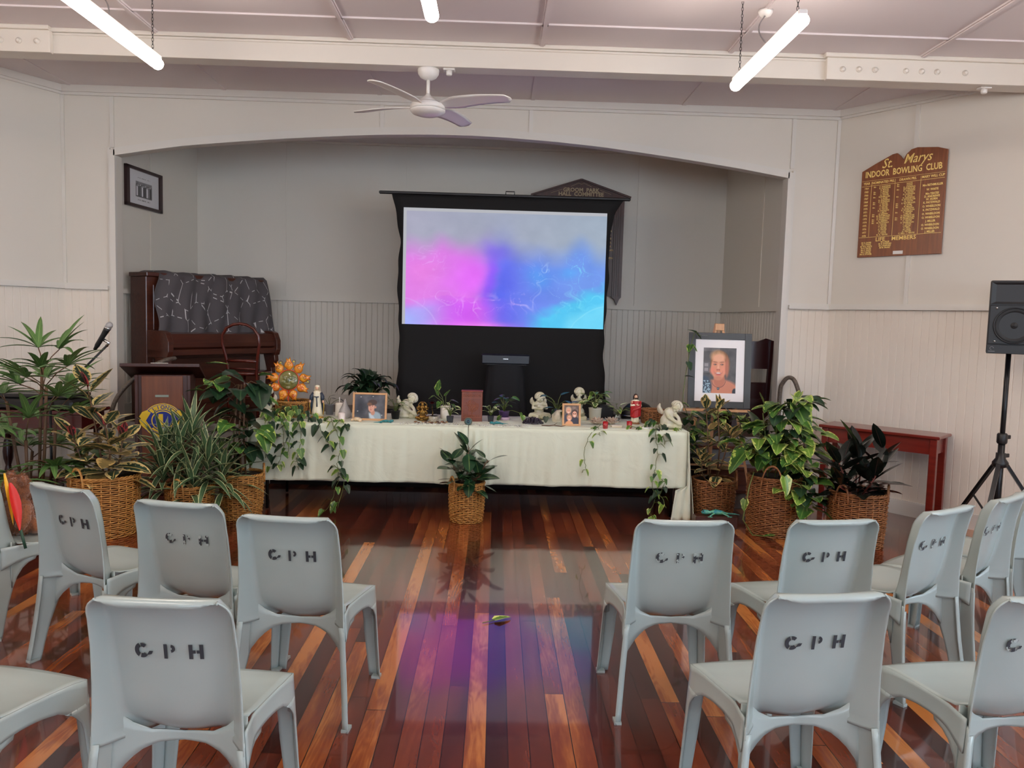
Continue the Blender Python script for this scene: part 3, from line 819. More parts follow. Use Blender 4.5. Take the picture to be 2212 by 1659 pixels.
mb = MB(); mb.tube([P3(.06,.62,.05),P3(.06,2.9,.03)], .018, 8); O('pole', mb, BLACKP, t)
SCR = colmat('screen_glow', emit=SCRE)
def smoke(x, z):
    img = np.zeros(x.shape+(3,)); 
    C = lambda *c: np.array(c)/255.
    wx = x+.10*(fbm(x*5, z*4, 4, 1)-.5); wz = z+.16*(fbm(x*4+9, z*4+5, 4, 2)-.5)
    g = C(160,160,182); g2 = C(150,166,184)
    img += g*(1-x[..., None])+g2*x[..., None]
    def mix(img, w, c): w = np.clip(w, 0, 1)[..., None]; return img*(1-w)+c*w
    # rising clouds of colour
    lob = .51+.12*fbm(x*6, z*0+2, 3, 3)+.13*np.exp(-((x-.2)/.07)**2)+.10*np.exp(-((x-.03)/.08)**2)+.16*np.exp(-((x-.87)/.07)**2)+.02*np.exp(-((x-.48)/.05)**2)-.02
    w = np.clip((lob+.16-wz)/.28, 0, 1); w = w*w*(3-2*w)
    hue = np.clip((x-.30)/.22, 0, 1); hue = hue*hue*(3-2*hue)
    base = C(224,112,232)*(1-hue[..., None])+C(84,108,240)*hue[..., None]
    right = np.clip((x-.55)/.3, 0, 1)[..., None]
    base = base*(1-right)+C(92,140,236)*right
    img = img*(1-w[..., None]*.92)+base*w[..., None]*.92
    img = mix(img, np.exp(-(((wx-.33)/.11)**2+((wz-.38)/.2)**2))*1.0, C(226,92,246))
    img = mix(img, np.exp(-(((wx-.09)/.1)**2+((wz-.42)/.14)**2))*.7, C(236,120,226))
    img = mix(img, np.exp(-(((wx-.43)/.035)**2+((wz-.34)/.26)**2))*.9, C(140,62,246))
    img = mix(img, np.exp(-(((wx-.50)/.055)**2+((wz-.26)/.34)**2))*1.0, C(72,90,236))
    img = mix(img, np.exp(-(((wx-.455)/.07)**2+((wz-.62)/.08)**2))*.6, C(110,84,240))
    img = mix(img, (wz < .22+.0*x)*np.clip((.26-wz)/.12, 0, 1)*np.exp(-((x-.30)/.15)**2)*.9, C(206,62,240))
    img = mix(img, np.clip((.23-wz)/.1, 0, 1)*np.exp(-((x-.05)/.14)**2)*1.2, C(178,150,244))
    img = mix(img, np.clip((.2-wz)/.14, 0, 1)*np.exp(-((x-.02)/.09)**2), C(160,172,250))
    img = mix(img, np.exp(-(((x-.38)/.16)**2+(z/.035)**2))*.9, C(238,120,240))
    dg = np.clip((.02+.62*(x-.55)+.16*fbm(x*9, z*9, 3, 4)-wz)/.10, 0, 1)*np.clip((x-.6)/.1, 0, 1)
    img = mix(img, dg*.95, C(58,196,240))
    img = mix(img, np.clip((.10+.5*(x-.80)-wz)/.06, 0, 1)*np.clip((x-.78)/.05, 0, 1)*.75, C(110,218,250))
    img = mix(img, np.exp(-(((wx-.68)/.07)**2+((wz-.42)/.1)**2))*.8, C(66,150,240))
    img = mix(img, np.exp(-(((wx-.83)/.05)**2+((wz-.46)/.05)**2))*.7, C(66,160,244))
    # filaments: ridged noise
    qx = x*9+2.2*fbm(x*6, z*5, 3, 5); qz = z*6+2.2*fbm(x*5+3, z*6+8, 3, 6)
    rg = 1-np.abs(2*vnoise(qx*1.6, qz*1.6, 2)-1); rg2 = 1-np.abs(2*vnoise(qx*3.1+5, qz*3.1, 4)-1)
    fil = np.clip((rg-.93)/.07, 0, 1)+.8*np.clip((rg2-.93)/.07, 0, 1)
    area = np.zeros_like(x)
    for cx, cz, rx_, rz_ in ((.14,.55,.08,.12),(.19,.2,.09,.12),(.33,.16,.1,.09),(.68,.46,.08,.13),(.74,.25,.10,.12),(.86,.5,.07,.14),(.95,.32,.06,.12),(.83,.22,.1,.1),(.6,.22,.07,.1),(.45,.2,.04,.07)):
        area = np.maximum(area, np.exp(-(((x-cx)/rx_)**2+((z-cz)/rz_)**2)*1.1))
    fc = C(232,180,250)*(1-right)+C(120,226,250)*right
    k = np.clip(fil*area*.75, 0, .8)[..., None]
    img = img*(1-k)+fc*k
    img = img+(fbm(x*14, z*11, 4, 6)[..., None]-.48)*.06
    def arc(cx, cz, r, wd, x0, x1):
        d = np.abs(np.sqrt(((x-cx)*1.75)**2+(z-cz)**2)-r); return np.clip(1-d/wd, 0, 1)*((x > x0) & (x < x1))
    img = mix(img, arc(-.02, -.14, .36+.02*fbm(x*9,z*9,2,2), .008, 0, .19)*.4, C(214,200,252))
    img = mix(img, arc(1.04, -.22, .40+.04*fbm(x*9,z*9,2,3), .008, .8, 1)*.4, C(170,236,252))
    # unlit strip of the screen left of and above the picture
    strip = np.maximum((x < .014)*1., (z > .975)*1.); img = mix(img, strip, C(176,178,184))
    return img
o = picture('picture', 2.108, 1.20, 300, 170, smoke, SCR, t, lambda x, z: P3(x+.0645, z+2.152-.0*x, -.012+.004*math.cos(x)))
o['label'] = 'glowing picture of pink, purple and blue smoke'

# draped pedestal with a compact black speaker bar in front of the screen
t = T('draped_pedestal', 'tall narrow pedestal draped in black cloth before the screen', 'pedestal', (.10, 8.0, SH))
def dr(u, v):
    a = u*2*PI; z = .60*v; w = lerp(.25, .185, v**.6); s = 1+.05*math.sin(a*9)*(1-v)
    return (w*s*math.copysign(abs(math.cos(a))**.6, math.cos(a)), .13*s*math.copysign(abs(math.sin(a))**.6, math.sin(a)), z)
VEL = mat('black_velvet', (7,7,14), .8)
mb = MB().grid(dr, 72, 10); mb.box((0,0,.602), (.37,.26,.006)); O('drape', mb, VEL, t)
t = T('speaker_bar', 'small black speaker bar on the draped pedestal', 'speaker', (.10, 7.98, SH+.606))
O('body', MB().box((0,0,.05), (.49,.13,.10), bev=.012), mat('dark_navy_plastic', (24,24,34), .3), t)
O('badge', MB().box((0,-.067,.055), (.05,.002,.008)), CHROME, t)
O('foot', MB().box((0,0,-.0), (.42,.11,.008)), BLACKP, t)

# ------------------------------------------------------------------ hall committee board on the alcove wall
HW = wood('mahogany_board', (58,30,24), (78,42,32), .35, axis=2)
GOLD = mat('gold_paint', (214,184,122), .5); DGOLD = mat('dull_gold_paint', (168,146,112), .5)
t = T('honour_board', 'dark gabled wooden honour board partly hidden behind the projector screen', 'honour board', (.94, BY-.012, 1.85))
def Q(a, b, h): return (a, -h, b)
mb = MB(); mb.prism([(-.40,.08),(.40,.08),(.40,1.25),(-.40,1.25)], .02, Q); O('panel', mb, HW, t)
mb = MB(); mb.prism([(-.54,1.22),(.55,1.22),(.55,1.235),(.0,1.41),(-.54,1.235)], .04, Q)
for s in (-1, 1): mb.beam((s*.58,-.03,1.225), (0,-.03,1.415), .07, .02, up=(0,0,1))
O('pediment', mb, HW, t)
for s in (-1, 1):
    mb = MB(); mb.prism([(s*.46-.06,1.23),(s*.46-.06,.07),(s*.46-.03,.05),(s*.46,-.02),(s*.46+.03,.05),(s*.46+.05,.07),(s*.46+.05,1.23)], .035, Q)
    for k in (-.035, -.01, .015): mb.b2(s*.46+k-.004, s*.46+k+.004, -.043, -.035, .08, 1.2)
    O('column', mb, HW, t)
mb = MB(); F = lambda ox, oz: (lambda x, y, h: (ox+x, -.043-h, oz+y))
text(mb, 'GROOM  PARK', .062, F(0,1.295), bold=.002); text(mb, 'HALL  COMMITTEE', .062, F(0,1.248), bold=.002)
for x0, z0, x1, z1 in ((-.12,1.335,-.03,1.375),(-.03,1.375,0,1.362),(0,1.362,.03,1.375),(.03,1.375,.12,1.335),(-.35,1.255,-.22,1.30),(.22,1.30,.35,1.255)):
    mb.beam((x0,-.044,z0), (x1,-.044,z1), .003, .003)
o = O('lettering', mb, DGOLD, t); o['label'] = 'gold words GROOM PARK HALL COMMITTEE'
mb = MB()
for i, s in enumerate(('R','S','&','-','E','R','A','OWN','','TON')): text(mb, s, .03, lambda x, y, h, i=i: (.365+x, -.022-h, .93-i*.045+y), bold=.001)
o = O('side_lettering', mb, GOLD, t)

# ------------------------------------------------------------------ framed group photo on the alcove side wall
t = T('picture_frame', 'dark framed black-and-white group photo on the side wall of the alcove', 'picture frame', (-3.636, 8.235, 2.842))
t.rotation_euler = (0, 0, -R(7.27))
fw, fh = .64, .395
def AT(a, b, h=0): # a along +y (right in picture), b up
    return (h+.004+.0*b, a, b-a*.01)
mb = MB()
for s in (-1, 1):
    mb.add([AT(s*fw/2, -fh/2, 0), AT(s*(fw/2-.05), -fh/2, 0), AT(s*(fw/2-.05), fh/2, 0), AT(s*fw/2, fh/2, 0), AT(s*fw/2, -fh/2, .03), AT(s*(fw/2-.05), -fh/2, .03), AT(s*(fw/2-.05), fh/2, .03), AT(s*fw/2, fh/2, .03)], [(0,1,2,3),(4,5,6,7),(0,1,5,4),(1,2,6,5),(2,3,7,6),(3,0,4,7)], False)
    mb.add([AT(-fw/2, s*fh/2, 0), AT(fw/2, s*fh/2, 0), AT(fw/2, s*(fh/2-.03), 0), AT(-fw/2, s*(fh/2-.03), 0), AT(-fw/2, s*fh/2, .03), AT(fw/2, s*fh/2, .03), AT(fw/2, s*(fh/2-.03), .03), AT(-fw/2, s*(fh/2-.03), .03)], [(0,1,2,3),(4,5,6,7),(0,1,5,4),(1,2,6,5),(2,3,7,6),(3,0,4,7)], False)
O('frame', mb, mat('dark_frame_wood', (46,24,26), .3), t)
PHOTO = colmat('photo_print', rough=.45)
def group(x, z):
    img = np.ones(x.shape+(3,))*np.array([206,206,210])/255
    ins = (x > .24) & (x < .76) & (z > .24) & (z < .70)
    u = (x-.24)/.52; v = (z-.24)/.46
    g = .22+.25*fbm(u*14, v*8, 3, 1)+.15*(v > .8)
    for i in range(9):
        cx = .08+i*.105; cz = .52+.1*((i*7) % 3)/3
        hd = ((u-cx)/.028)**2+((v-cz-.18)/.055)**2 < 1; bd = (np.abs(u-cx) < .042) & (v < cz+.12) & (v > .08)
        g = np.where(bd, .85 if i % 3 == 0 else .25+.08*(i % 4), g); g = np.where(hd, .75, g)
    img = np.where(ins[..., None], g[..., None]*np.array([1,1,1.03]), img)
    for zz in (.80, .17, .145):
        ln = (np.abs(z-zz) < .006) & (np.abs(x-.5) < .2) & (vnoise(x*160, z*0, 2) > .35); img = np.where(ln[..., None], .5, img)
    return img
picture('photo', fw-.09, fh-.055, 90, 60, group, PHOTO, t, lambda a, b: AT(a, b, .012))

# ------------------------------------------------------------------ piano under a grey patterned cloth
PW_ = wood('piano_wood', (62,30,22), (88,46,32), .3, axis=0, coat=.3)
t = T('piano', 'old dark wooden upright piano at the left of the alcove', 'piano', (-3.02, 8.33, SH), R(58))
hw = .70
O('case', MB().b2(-hw, hw, .0, .25, 0, 1.38, bev=.006), PW_, t)
O('lid', MB().b2(-hw-.01, hw+.03, -.03, .26, 1.38, 1.42, bev=.006), PW_, t)
O('front_panel', MB().b2(-hw+.07, hw-.07, -.012, 0, .86, 1.30, bev=.004), PW_, t)
mb = MB(); mb.b2(-hw+.06, hw-.06, -.012, 0, .1, .58, bev=.004); O('lower_panel', mb, PW_, t)
mb = MB(); mb.b2(-hw, hw, -.30, 0, .62, .68, bev=.006); O('key_bed', mb, PW_, t)
mb = MB(); mb.prism([(0,.68),(-.27,.68),(-.30,.70),(-.30,.74),(-.26,.83),(0,.85)], hw*2-.12, lambda a, b, h: (-hw+.06+h, a, b)); O('keyboard_cover', mb, PW_, t, bevel=.004)
for s in (-1, 1):
    x0 = s*hw; x1 = s*(hw-.06)
    mb = MB(); mb.prism([(0,.60),(-.31,.60),(-.33,.66),(-.33,.76),(-.29,.84),(-.24,.86),(0,.86)], abs(x1-x0), lambda a, b, h: (min(x0,x1)+h, a, b)); O('arm', mb, PW_, t, bevel=.006)
    mb = MB(); mb.prism([(-.12,.60),(-.29,.60),(-.30,.54),(-.24,.46),(-.26,.34),(-.22,.2),(-.24,.05),(-.27,0),(-.17,0),(-.16,.1),(-.15,.3),(-.17,.44)], .06, lambda a, b, h: (min(x0,x1)+h, a, b)); O('leg', mb, PW_, t, bevel=.005)
def clothmat():
    m = mat('grey_patterned_cloth', (84,80,82), .85); nt = m.node_tree; b = nt.nodes['Principled BSDF']
    uv = nt.nodes.new('ShaderNodeUVMap'); mp = nt.nodes.new('ShaderNodeMapping'); mp.inputs['Scale'].default_value = (9,5,1)
    nt.links.new(uv.outputs[0], mp.inputs[0])
    v = nt.nodes.new('ShaderNodeTexVoronoi'); v.feature = 'DISTANCE_TO_EDGE'; v.inputs['Scale'].default_value = 1; nt.links.new(mp.outputs[0], v.inputs['Vector'])
    w_ = nt.nodes.new('ShaderNodeTexWave'); w_.inputs['Scale'].default_value = .7; w_.inputs['Distortion'].default_value = 3; nt.links.new(mp.outputs[0], w_.inputs['Vector'])
    a = nt.nodes.new('ShaderNodeMath'); a.operation = 'LESS_THAN'; a.inputs[1].default_value = .014; nt.links.new(v.outputs['Distance'], a.inputs[0])
    g = nt.nodes.new('ShaderNodeMath'); g.operation = 'GREATER_THAN'; g.inputs[1].default_value = .45; nt.links.new(w_.outputs['Fac'], g.inputs[0])
    mu = nt.nodes.new('ShaderNodeMath'); mu.operation = 'MULTIPLY'; nt.links.new(a.outputs[0], mu.inputs[0]); nt.links.new(g.outputs[0], mu.inputs[1])
    mx = nt.nodes.new('ShaderNodeMix'); mx.data_type = 'RGBA'; nt.links.new(mu.outputs[0], mx.inputs[0]); mx.inputs[6].default_value = lin((82,78,81))+(1,); mx.inputs[7].default_value = lin((190,188,190))+(1,)
    nt.links.new(mx.outputs[2], b.inputs['Base Color']); return m
c42, s42 = math.cos(R(42)), math.sin(R(42))
def pc(u, v):
    # v 0 at the rear edge of the lid, then over the front edge and down; u along the piano
    s = v*.96; x = lerp(-.60+.04*math.sin(v*9)-.18*max(0, v-.35), .75+.06*v, u)
    if s < .26: y, z = .26-s, 1.426+.006*math.sin(u*40)+.02*abs(math.sin(u*17))
    else:
        dd = s-.26; low = .58+.10*min(1, u*5)-.02*math.sin(u*23)*.5
        y = -.035-.05*math.sin(min(1, dd/.3)*PI/2)-.06*dd - .022*math.sin(u*44+v*7)*(.3+dd)-.015*math.sin(u*19-v*5); z = 1.42-dd*(low/.66)
    if x > .77: z -= (x-.77)*1.2 if s < .26 else 0; 
    return (x, y, z)
t2 = O('cloth', MB().grid(pc, 110, 40), clothmat(), None, (-3.02, 8.33, SH), R(58), solid=.003, off=0); t2.name = 'draped_cloth'
tag(t2, 'crumpled grey cloth with thin white lines draped over the piano', 'cloth')

# bentwood chair before the piano
BW = mat('bentwood', (98,34,22), .22, coat=.4, noise=.5, nscale=12, rgb2=(66,22,16))
t = T('bentwood_chair', 'dark red bentwood chair with a hoop back in front of the piano', 'chair', (-2.50, 7.86, SH), R(-8))
hoop = [(-.155,-.0,.0),(-.15,0,.30),(-.145,-.01,.46),(-.16,-.03,.60),(-.19,-.05,.74),(-.185,-.06,.83),(-.14,-.065,.90),(-.07,-.068,.935),(0,-.069,.945),(.07,-.068,.935),(.14,-.065,.90),(.185,-.06,.83),(.19,-.05,.74),(.16,-.03,.60),(.145,-.01,.46),(.15,0,.30),(.155,0,0)]
O('back_hoop', MB().tube(hoop, .015, 10), BW, t)
mb = MB(); mb.tube([(-.155,-.025,.575),(0,-.028,.58),(.155,-.025,.575)], .016, 8); mb.tube([(-.15,-.01,.50),(0,-.013,.50),(.15,-.01,.50)], .009, 8); O('back_rail', mb, BW, t)
O('seat', MB().lathe([(0,.43),(.19,.43),(.205,.44),(.205,.46),(.19,.468),(0,.462)], (0,.18,0), 32), BW, t)
for s in (-1, 1): O('leg', MB().tube([(s*.13,.31,.44),(s*.16,.35,.2),(s*.18,.37,0)], [.016,.014,.011], 8), BW, t)
O('stretcher', MB().tube([(.15*math.cos(a),.19+.15*math.sin(a),.22) for a in [i*PI/12 for i in range(24)]], .008, 6, close=True), BW, t)

# ------------------------------------------------------------------ folded dark chairs at the right of the stage
DR = mat('dark_cherry', (44,10,14), .3, coat=.3)
for k, (x, y, h) in enumerate(((2.36,8.02,.93),(2.53,7.76,.92))):
    t = T('folding_chair', ('dark cherry chair back behind the portrait easel, nearer its frame','dark cherry chair back behind the portrait easel, nearer the arch jamb')[k], 'chair', (x, y, SH), R(6), 'dark chairs stacked on the stage')
    for s in (-1, 1): O('leg', MB().beam((s*.17,0,0), (s*.17,-.06,h), .03, .04), DR, t)
    mb = MB(); mb.prism([(-.19,h-.28),(.19,h-.28),(.19,h),(.12,h+.02),(.04,h-.01),(-.04,h-.01),(-.12,h+.02),(-.19,h)], .02, lambda a, b, q: (a, -.05+q, b)); O('backrest', mb, DR, t)
    O('seat', MB().b2(-.18, .18, -.0, .05, .05, .5, bev=.01), DR, t)
    mb = MB(); mb.b2(-.17,.17,-.03,0,.30,.34); O('stretcher', mb, DR, t)

# dark things lying low on the stage behind the table
t = T('black_box', 'small black box on the stage behind the red-robed statuette', 'box', (1.10, 7.75, SH)); O('box', MB().b2(-.07,.07,-.06,.06,0,.24,bev=.006), BLACKP, t)
t = T('black_case', 'round-topped black case on the stage behind the brown basket', 'case', (1.43, 7.80, SH)); O('case', MB().ell((0,0,.14), (.17,.12,.14)), BLACKP, t)
o = O('rim', MB().tube([(.165*math.cos(a), -.08*0+.115*math.sin(a), .14) for a in [i*PI/10 for i in range(20)]], .006, 6, close=True), CHROME, t)

# ------------------------------------------------------------------ lectern
LW = wood('lectern_wood', (104,58,38), (128,76,48), .4, axis=2); LWD = wood('lectern_dark_wood', (58,30,24), (76,40,30), .35, axis=2)
t = T('lectern', 'brown wooden lectern with a lion emblem on its front', 'lectern', (-2.92, 6.98, 0), R(15))
O('body', MB().b2(-.205, .205, -.02, .36, .05, 1.06, bev=.004), LWD, t)
O('front_panel', MB().b2(-.17, .165, -.03, -.02, .06, 1.05, bev=.003), LW, t)
mb = MB()
for x in (-.225, .20): mb.b2(x, x+.03, -.035, .37, .05, 1.06, bev=.004)
O('side_panel', mb, LWD, t)
mb = MB(); mb.prism([(-.10,1.165),(.44,1.02),(.44,.995),(-.10,1.135)], .64, lambda a, b, h: (-.33+h, a, b)); O('top', mb, LWD, t, bevel=.004)
O('plinth', MB().b2(-.26, .26, -.08, .42, 0, .05, bev=.006), LWD, t)
O('handle_plate', MB().b2(-.06, .05, -.036, -.03, .865, .885, bev=.001), mat('silver_tape', (150,156,142), .35, metal=.6), t)
O('paper', MB().box((-.02, .0, 1.150), (.14,.12,.004), rx=-.262), WHITEM, t)
# emblem
YE = mat('emblem_yellow', (232,196,40), .4); BE = mat('emblem_blue', (28,44,140), .4)
e = O('emblem', MB().prism([(.17*math.cos(a), .145*math.sin(a)) for a in [2*PI*i/48 for i in range(48)]], .006, lambda a, b, h: (a, -.030-h, .66+b)), BE, t); e['label'] = 'round blue and yellow club emblem'
mb = MB(); F = lambda a, b, h=0: (a, -.0365-h, .66+b)
def ringp(r0, r1, n=48, a0=0, a1=360):
    o_ = [(r1*math.cos(R(a0+(a1-a0)*i/n)), r1*.95*math.sin(R(a0+(a1-a0)*i/n))) for i in range(n+1)]; i_ = [(r0*math.cos(R(a0+(a1-a0)*i/n)), r0*.95*math.sin(R(a0+(a1-a0)*i/n))) for i in range(n+1)]
    mb.add([F(*p) for p in o_+i_], [(i, i+1, n+2+i, n+1+i) for i in range(n)], False)
ringp(.083, .092); ringp(.150, .158)
ringp(.10, .145, 14, 40, 140); ringp(.10, .148, 14, 220, 320)
for s in (-1, 1):   # lion profiles left and right
    pl = [(s*.09,-.07),(s*.13,-.085),(s*.175,-.04),(s*.19,.0),(s*.175,.02),(s*.19,.035),(s*.165,.075),(s*.13,.09),(s*.095,.07)]
    c = (s*.135, 0); mb.add([F(*c, .001)]+[F(*p, .001) for p in pl], [(0, i, i+1) for i in range(1, len(pl))], False)
for a in range(18, 162, 12):
    pass
text(mb, 'L', .13, lambda x, y, h: F(x, y-.005, h), bold=.012)
O('emblem_gold', mb, YE, e)
mb = MB()
def ctext(s, r, amid, step, size, flip=1):
    n = len(s)
    for i, chh in enumerate(s):
        a = R(amid - flip*(i-(n-1)/2)*step); ca, sa = math.cos(a), math.sin(a)
        text(mb, chh, size, lambda x, y, h, ca=ca, sa=sa: F(r*ca + (x*sa+y*ca)*flip, (r*sa*.95 + (-x*ca+y*sa)*flip), .003+h), bold=.001)
ctext('LIONS', .122, 90, 17, .045); ctext('INTERNATIONAL', .124, 270, 7.6, .024, -1)
O('emblem_lettering', mb, BE, e)

# ------------------------------------------------------------------ microphone on a boom stand
t = T('microphone_stand', 'black boom stand rising out of the foliage towards the lectern', 'microphone stand', (-3.58, 6.4, 0))
O('pole', MB().tube([(0,0,.02),(0,0,.84)], .011, 8), STEEL, t)
O('boom', MB().tube([(-.06,0,.80),(.465,0,1.335)], .009, 8), STEEL, t)
O('clutch', MB().lathe([(.02,-.02),(.026,-.01),(.026,.02),(.018,.03)], (0,0,.84), 12), BLACKP, t)
for a in (90, 210, 330): O('leg', MB().tube([(0,0,.12),(.28*math.cos(R(a)),.28*math.sin(R(a)),.015)], .009, 6), STEEL, t)
O('clip', MB().tube([(.455,0,1.325),(.475,0,1.35),(.44,-.01,1.375)], .013, 8), CHROME, t)
t = T('microphone', 'black handheld microphone with a silver grille clipped on the boom stand', 'microphone', (-3.145, 6.385, 1.405))
ax = Vector((.115, 0, .19)).normalized()
def al(s): return tuple(ax*s)
O('body', MB().tube([al(-.13),al(-.10),al(-.09),al(-.0),al(.055),al(.075)], [.012,.016,.019,.020,.024,.026], 14), BLACKP, t)
O('grille', MB().ell(al(.10), (.027,.027,.030), ry=.55), mat('mic_grille', (190,190,192), .4, metal=.7, bump=.6, bscale=900), t)
O('grille_ring', MB().tube([al(.072),al(.082)], .0275, 14), CHROME, t)

# ------------------------------------------------------------------ stair handrails
RAIL = mat('worn_dark_rail', (62,52,46), .35, noise=.6, nscale=60, rgb2=(120,108,96))
def rail(pts, label, r=.02):
    # smooth the polyline
    P = [Vector(p) for p in pts]; o = []
    for i in range(len(P)-1):
        p0 = P[max(0, i-1)]; p1 = P[i]; p2 = P[i+1]; p3 = P[min(len(P)-1, i+2)]
        for k in range(6):
            s = k/6; o.append(.5*((2*p1)+(-p0+p2)*s+(2*p0-5*p1+4*p2-p3)*s*s+(-p0+3*p1-3*p2+p3)*s**3))
    o.append(P[-1]); b = P[0]
    t = T('handrail', label, 'handrail', tuple(b)); O('rail', MB().tube([p-b for p in o], r, 10), RAIL, t); return t
rail([(-3.46,7.10,0),(-3.45,7.10,.55),(-3.43,7.11,.72),(-3.36,7.13,.88),(-3.2,7.2,1.06),(-3.05,7.3,1.16),(-3.0,7.44,1.18)], 'curved worn metal handrail rising behind the lectern')
rail([(2.70,7.40,.57),(2.70,7.40,1.0),(2.715,7.38,1.10),(2.76,7.35,1.155),(2.81,7.30,1.10),(2.86,7.2,.82),(2.87,7.14,.5),(2.87,7.12,0)], 'arched worn metal handrail above the large pothos at the stage steps')

# stage steps at the right
ST_ = wood('step_wood', (70,34,24), (96,50,34), .3, axis=0); LITRISER = mat('grey_lit_riser', (120,122,126), .4)
t = T('stage_steps', 'short flight of brown wooden steps up to the stage behind the right baskets', 'steps', (2.16, 6.90, 0))
for i in range(3):
    O('tread', MB().b2(-.48, .48, .12*0+i*.17-.02, i*.17+.18, .17*(i+1)-.03, .17*(i+1), bev=.004), ST_, t)
    O('riser', MB().b2(-.46, .46, i*.17+.0, i*.17+.02, .17*i, .17*(i+1)-.03), LITRISER if i % 2 == 0 else ST_, t)  # alternate risers coloured grey for the light on the brown steps
for s in (-1, 1):
    mb = MB(); mb.prism([(0,0),(.5,0),(.5,.51),(.34,.51),(.34,.34),(.17,.34),(.17,.17),(0,.17)], .03, lambda a, b, h: (s*.48+(h if s > 0 else -h), a, b)); O('stringer', mb, ST_, t)

# ------------------------------------------------------------------ red table at the right wall
RT = wood('red_stained_wood', (104,26,20), (128,40,28), .28, axis=0, coat=.4)
def table(name, label, x, y, rz, L, W, h, leg=.055, ap=.13, inset=.05, mt_=RT):
    t = T(name, label, 'table', (x, y, 0), rz)
    O('tabletop', MB().b2(-L/2, L/2, -W/2, W/2, h-.025, h, bev=.006), mt_, t)
    mb = MB()
    for s in (-1, 1): mb.b2(-L/2+inset, L/2-inset, s*(W/2-inset)-.01, s*(W/2-inset)+.01, h-.025-ap, h-.025); mb.b2(s*(L/2-inset)-.01, s*(L/2-inset)+.01, -W/2+inset, W/2-inset, h-.025-ap, h-.025)
    O('apron', mb, mt_, t)
    for a in (-1, 1):
        for b in (-1, 1):
            O('leg', MB().b2(a*(L/2-inset)-leg/2, a*(L/2-inset)+leg/2, b*(W/2-inset)-leg/2, b*(W/2-inset)+leg/2, 0, h-.025, bev=.004), mt_, t)
    return t
table('side_table', 'long red-stained wooden table against the right wall', 3.36, 6.70, -R(44), .98, .36, .775)
# red table behind the palm at the left with turned legs
RD = wood('dark_red_wood', (84,18,18), (60,14,14), .25, axis=0, coat=.4)
t = T('side_table', 'dark red table with turned legs behind the palm', 'table', (-3.85, 6.76, 0), R(0))
O('tabletop', MB().b2(-.45,.47,-.22,.22,.74,.77,bev=.006), RD, t)
O('apron', MB().b2(-.42,.43,-.19,.19,.60,.74), RD, t)
for a in (-1, 1):
    for b in (-1, 1):
        O('leg', MB().lathe([(.03,0),(.035,.03),(.03,.10),(.042,.13),(.042,.18),(.03,.2),(.022,.24),(.038,.30),(.042,.36),(.034,.44),(.024,.48),(.036,.5),(.036,.6)], (a*.39,b*.155,0), 14), mat('dark_turned_wood', (44,16,16), .25) if a == -1 and b == -1 else bpy.data.materials['dark_turned_wood'], t)
O('stretcher', MB().b2(-.39,.39,-.02,.02,.13,.18), RD, t)
t = T('equipment_case', 'flat black equipment case on the dark red table behind the palm', 'case', (-3.86, 6.76, .77), R(0))
O('body', MB().b2(-.40,.36,-.19,.19,0,.09,bev=.02), BLACKP, t); O('lid', MB().b2(-.39,.34,-.17,.18,.09,.13,bev=.015), BLACKP, t)

# ------------------------------------------------------------------ loudspeaker on tripod
t = T('speaker_stand', 'black tripod speaker stand before the right wall', 'speaker stand', (3.80, 5.78, 0), R(20))
O('pole', MB().tube([(0,0,.62),(0,0,1.50)], .0175, 10), STEEL, t)
O('lower_tube', MB().tube([(0,0,.10),(0,0,.84)], .024, 12), STEEL, t)
O('collar', MB().lathe([(.03,.80),(.036,.81),(.036,.87),(.028,.88)], n=14), BLACKP, t)
O('hub', MB().lathe([(.03,.62),(.055,.63),(.055,.66),(.034,.69),(.034,.73)], n=14), BLACKP, t)
for z in (.85, .71): O('knob', MB().box((.05,-.01,z), (.045,.014,.03), bev=.004), BLACKP, t)
for a in (205, 325, 85):
    c, s = math.cos(R(a)), math.sin(R(a)); lg = O('leg', MB().beam((.04*c,.04*s,.65), (.46*c,.46*s,.02), .03, .022), STEEL, t)
    O('foot', MB().ell((.46*c,.46*s,.018), (.022,.022,.018)), BLACKP, lg)
    O('brace', MB().beam((.02*c,.02*s,.18), (.22*c,.22*s,.37), .018, .006), STEEL, t)
t = T('loudspeaker', 'black loudspeaker on top of the tripod stand at the right edge', 'loudspeaker', (3.80, 5.78, 1.475), R(-26))
O('cabinet', MB().prism([(-.165,-.15),(.165,-.15),(.13,.15),(-.13,.15)], .53, lambda a, b, h: (a, b, h)), mat('speaker_shell', (30,31,34), .5), t, bevel=.012)
FP = mat('speaker_face', (20,21,23), .45)
mb = MB(); mb.b2(-.158,.158,-.158,-.150,.07,.35,bev=.003); O('front_baffle', mb, FP, t)
mb = MB()
mb.lathe([(.132,0),(.132,-.010),(.126,-.014),(.122,-.004)], (0,-.158,.205), 40, 'y', caps=False); O('woofer_rim', mb, BLACKP, t)
mb = MB(); mb.lathe([(.120,-.003),(.104,-.008),(.096,.002),(.04,.012),(.035,.006),(.0,-.006)], (0,-.160,.205), 40, 'y', caps=False); O('woofer_cone', mb, mat('cone_paper', (14,14,16), .6), t)
mb = MB()
O_ = [(-.155,.36),(.155,.36),(.155,.515),(-.155,.515)]; I_ = [(-.03,.425),(.03,.425),(.03,.45),(-.03,.45)]
mb.add([(a,-.158,b) for a, b in O_]+[(a,-.125,b) for a, b in I_], [(0,1,5,4),(1,2,6,5),(2,3,7,6),(3,0,4,7),(4,5,6,7)], False); O('horn', mb, FP, t)
O('lower_band', MB().b2(-.163,.163,-.160,-.150,.0,.065,bev=.003), FP, t)
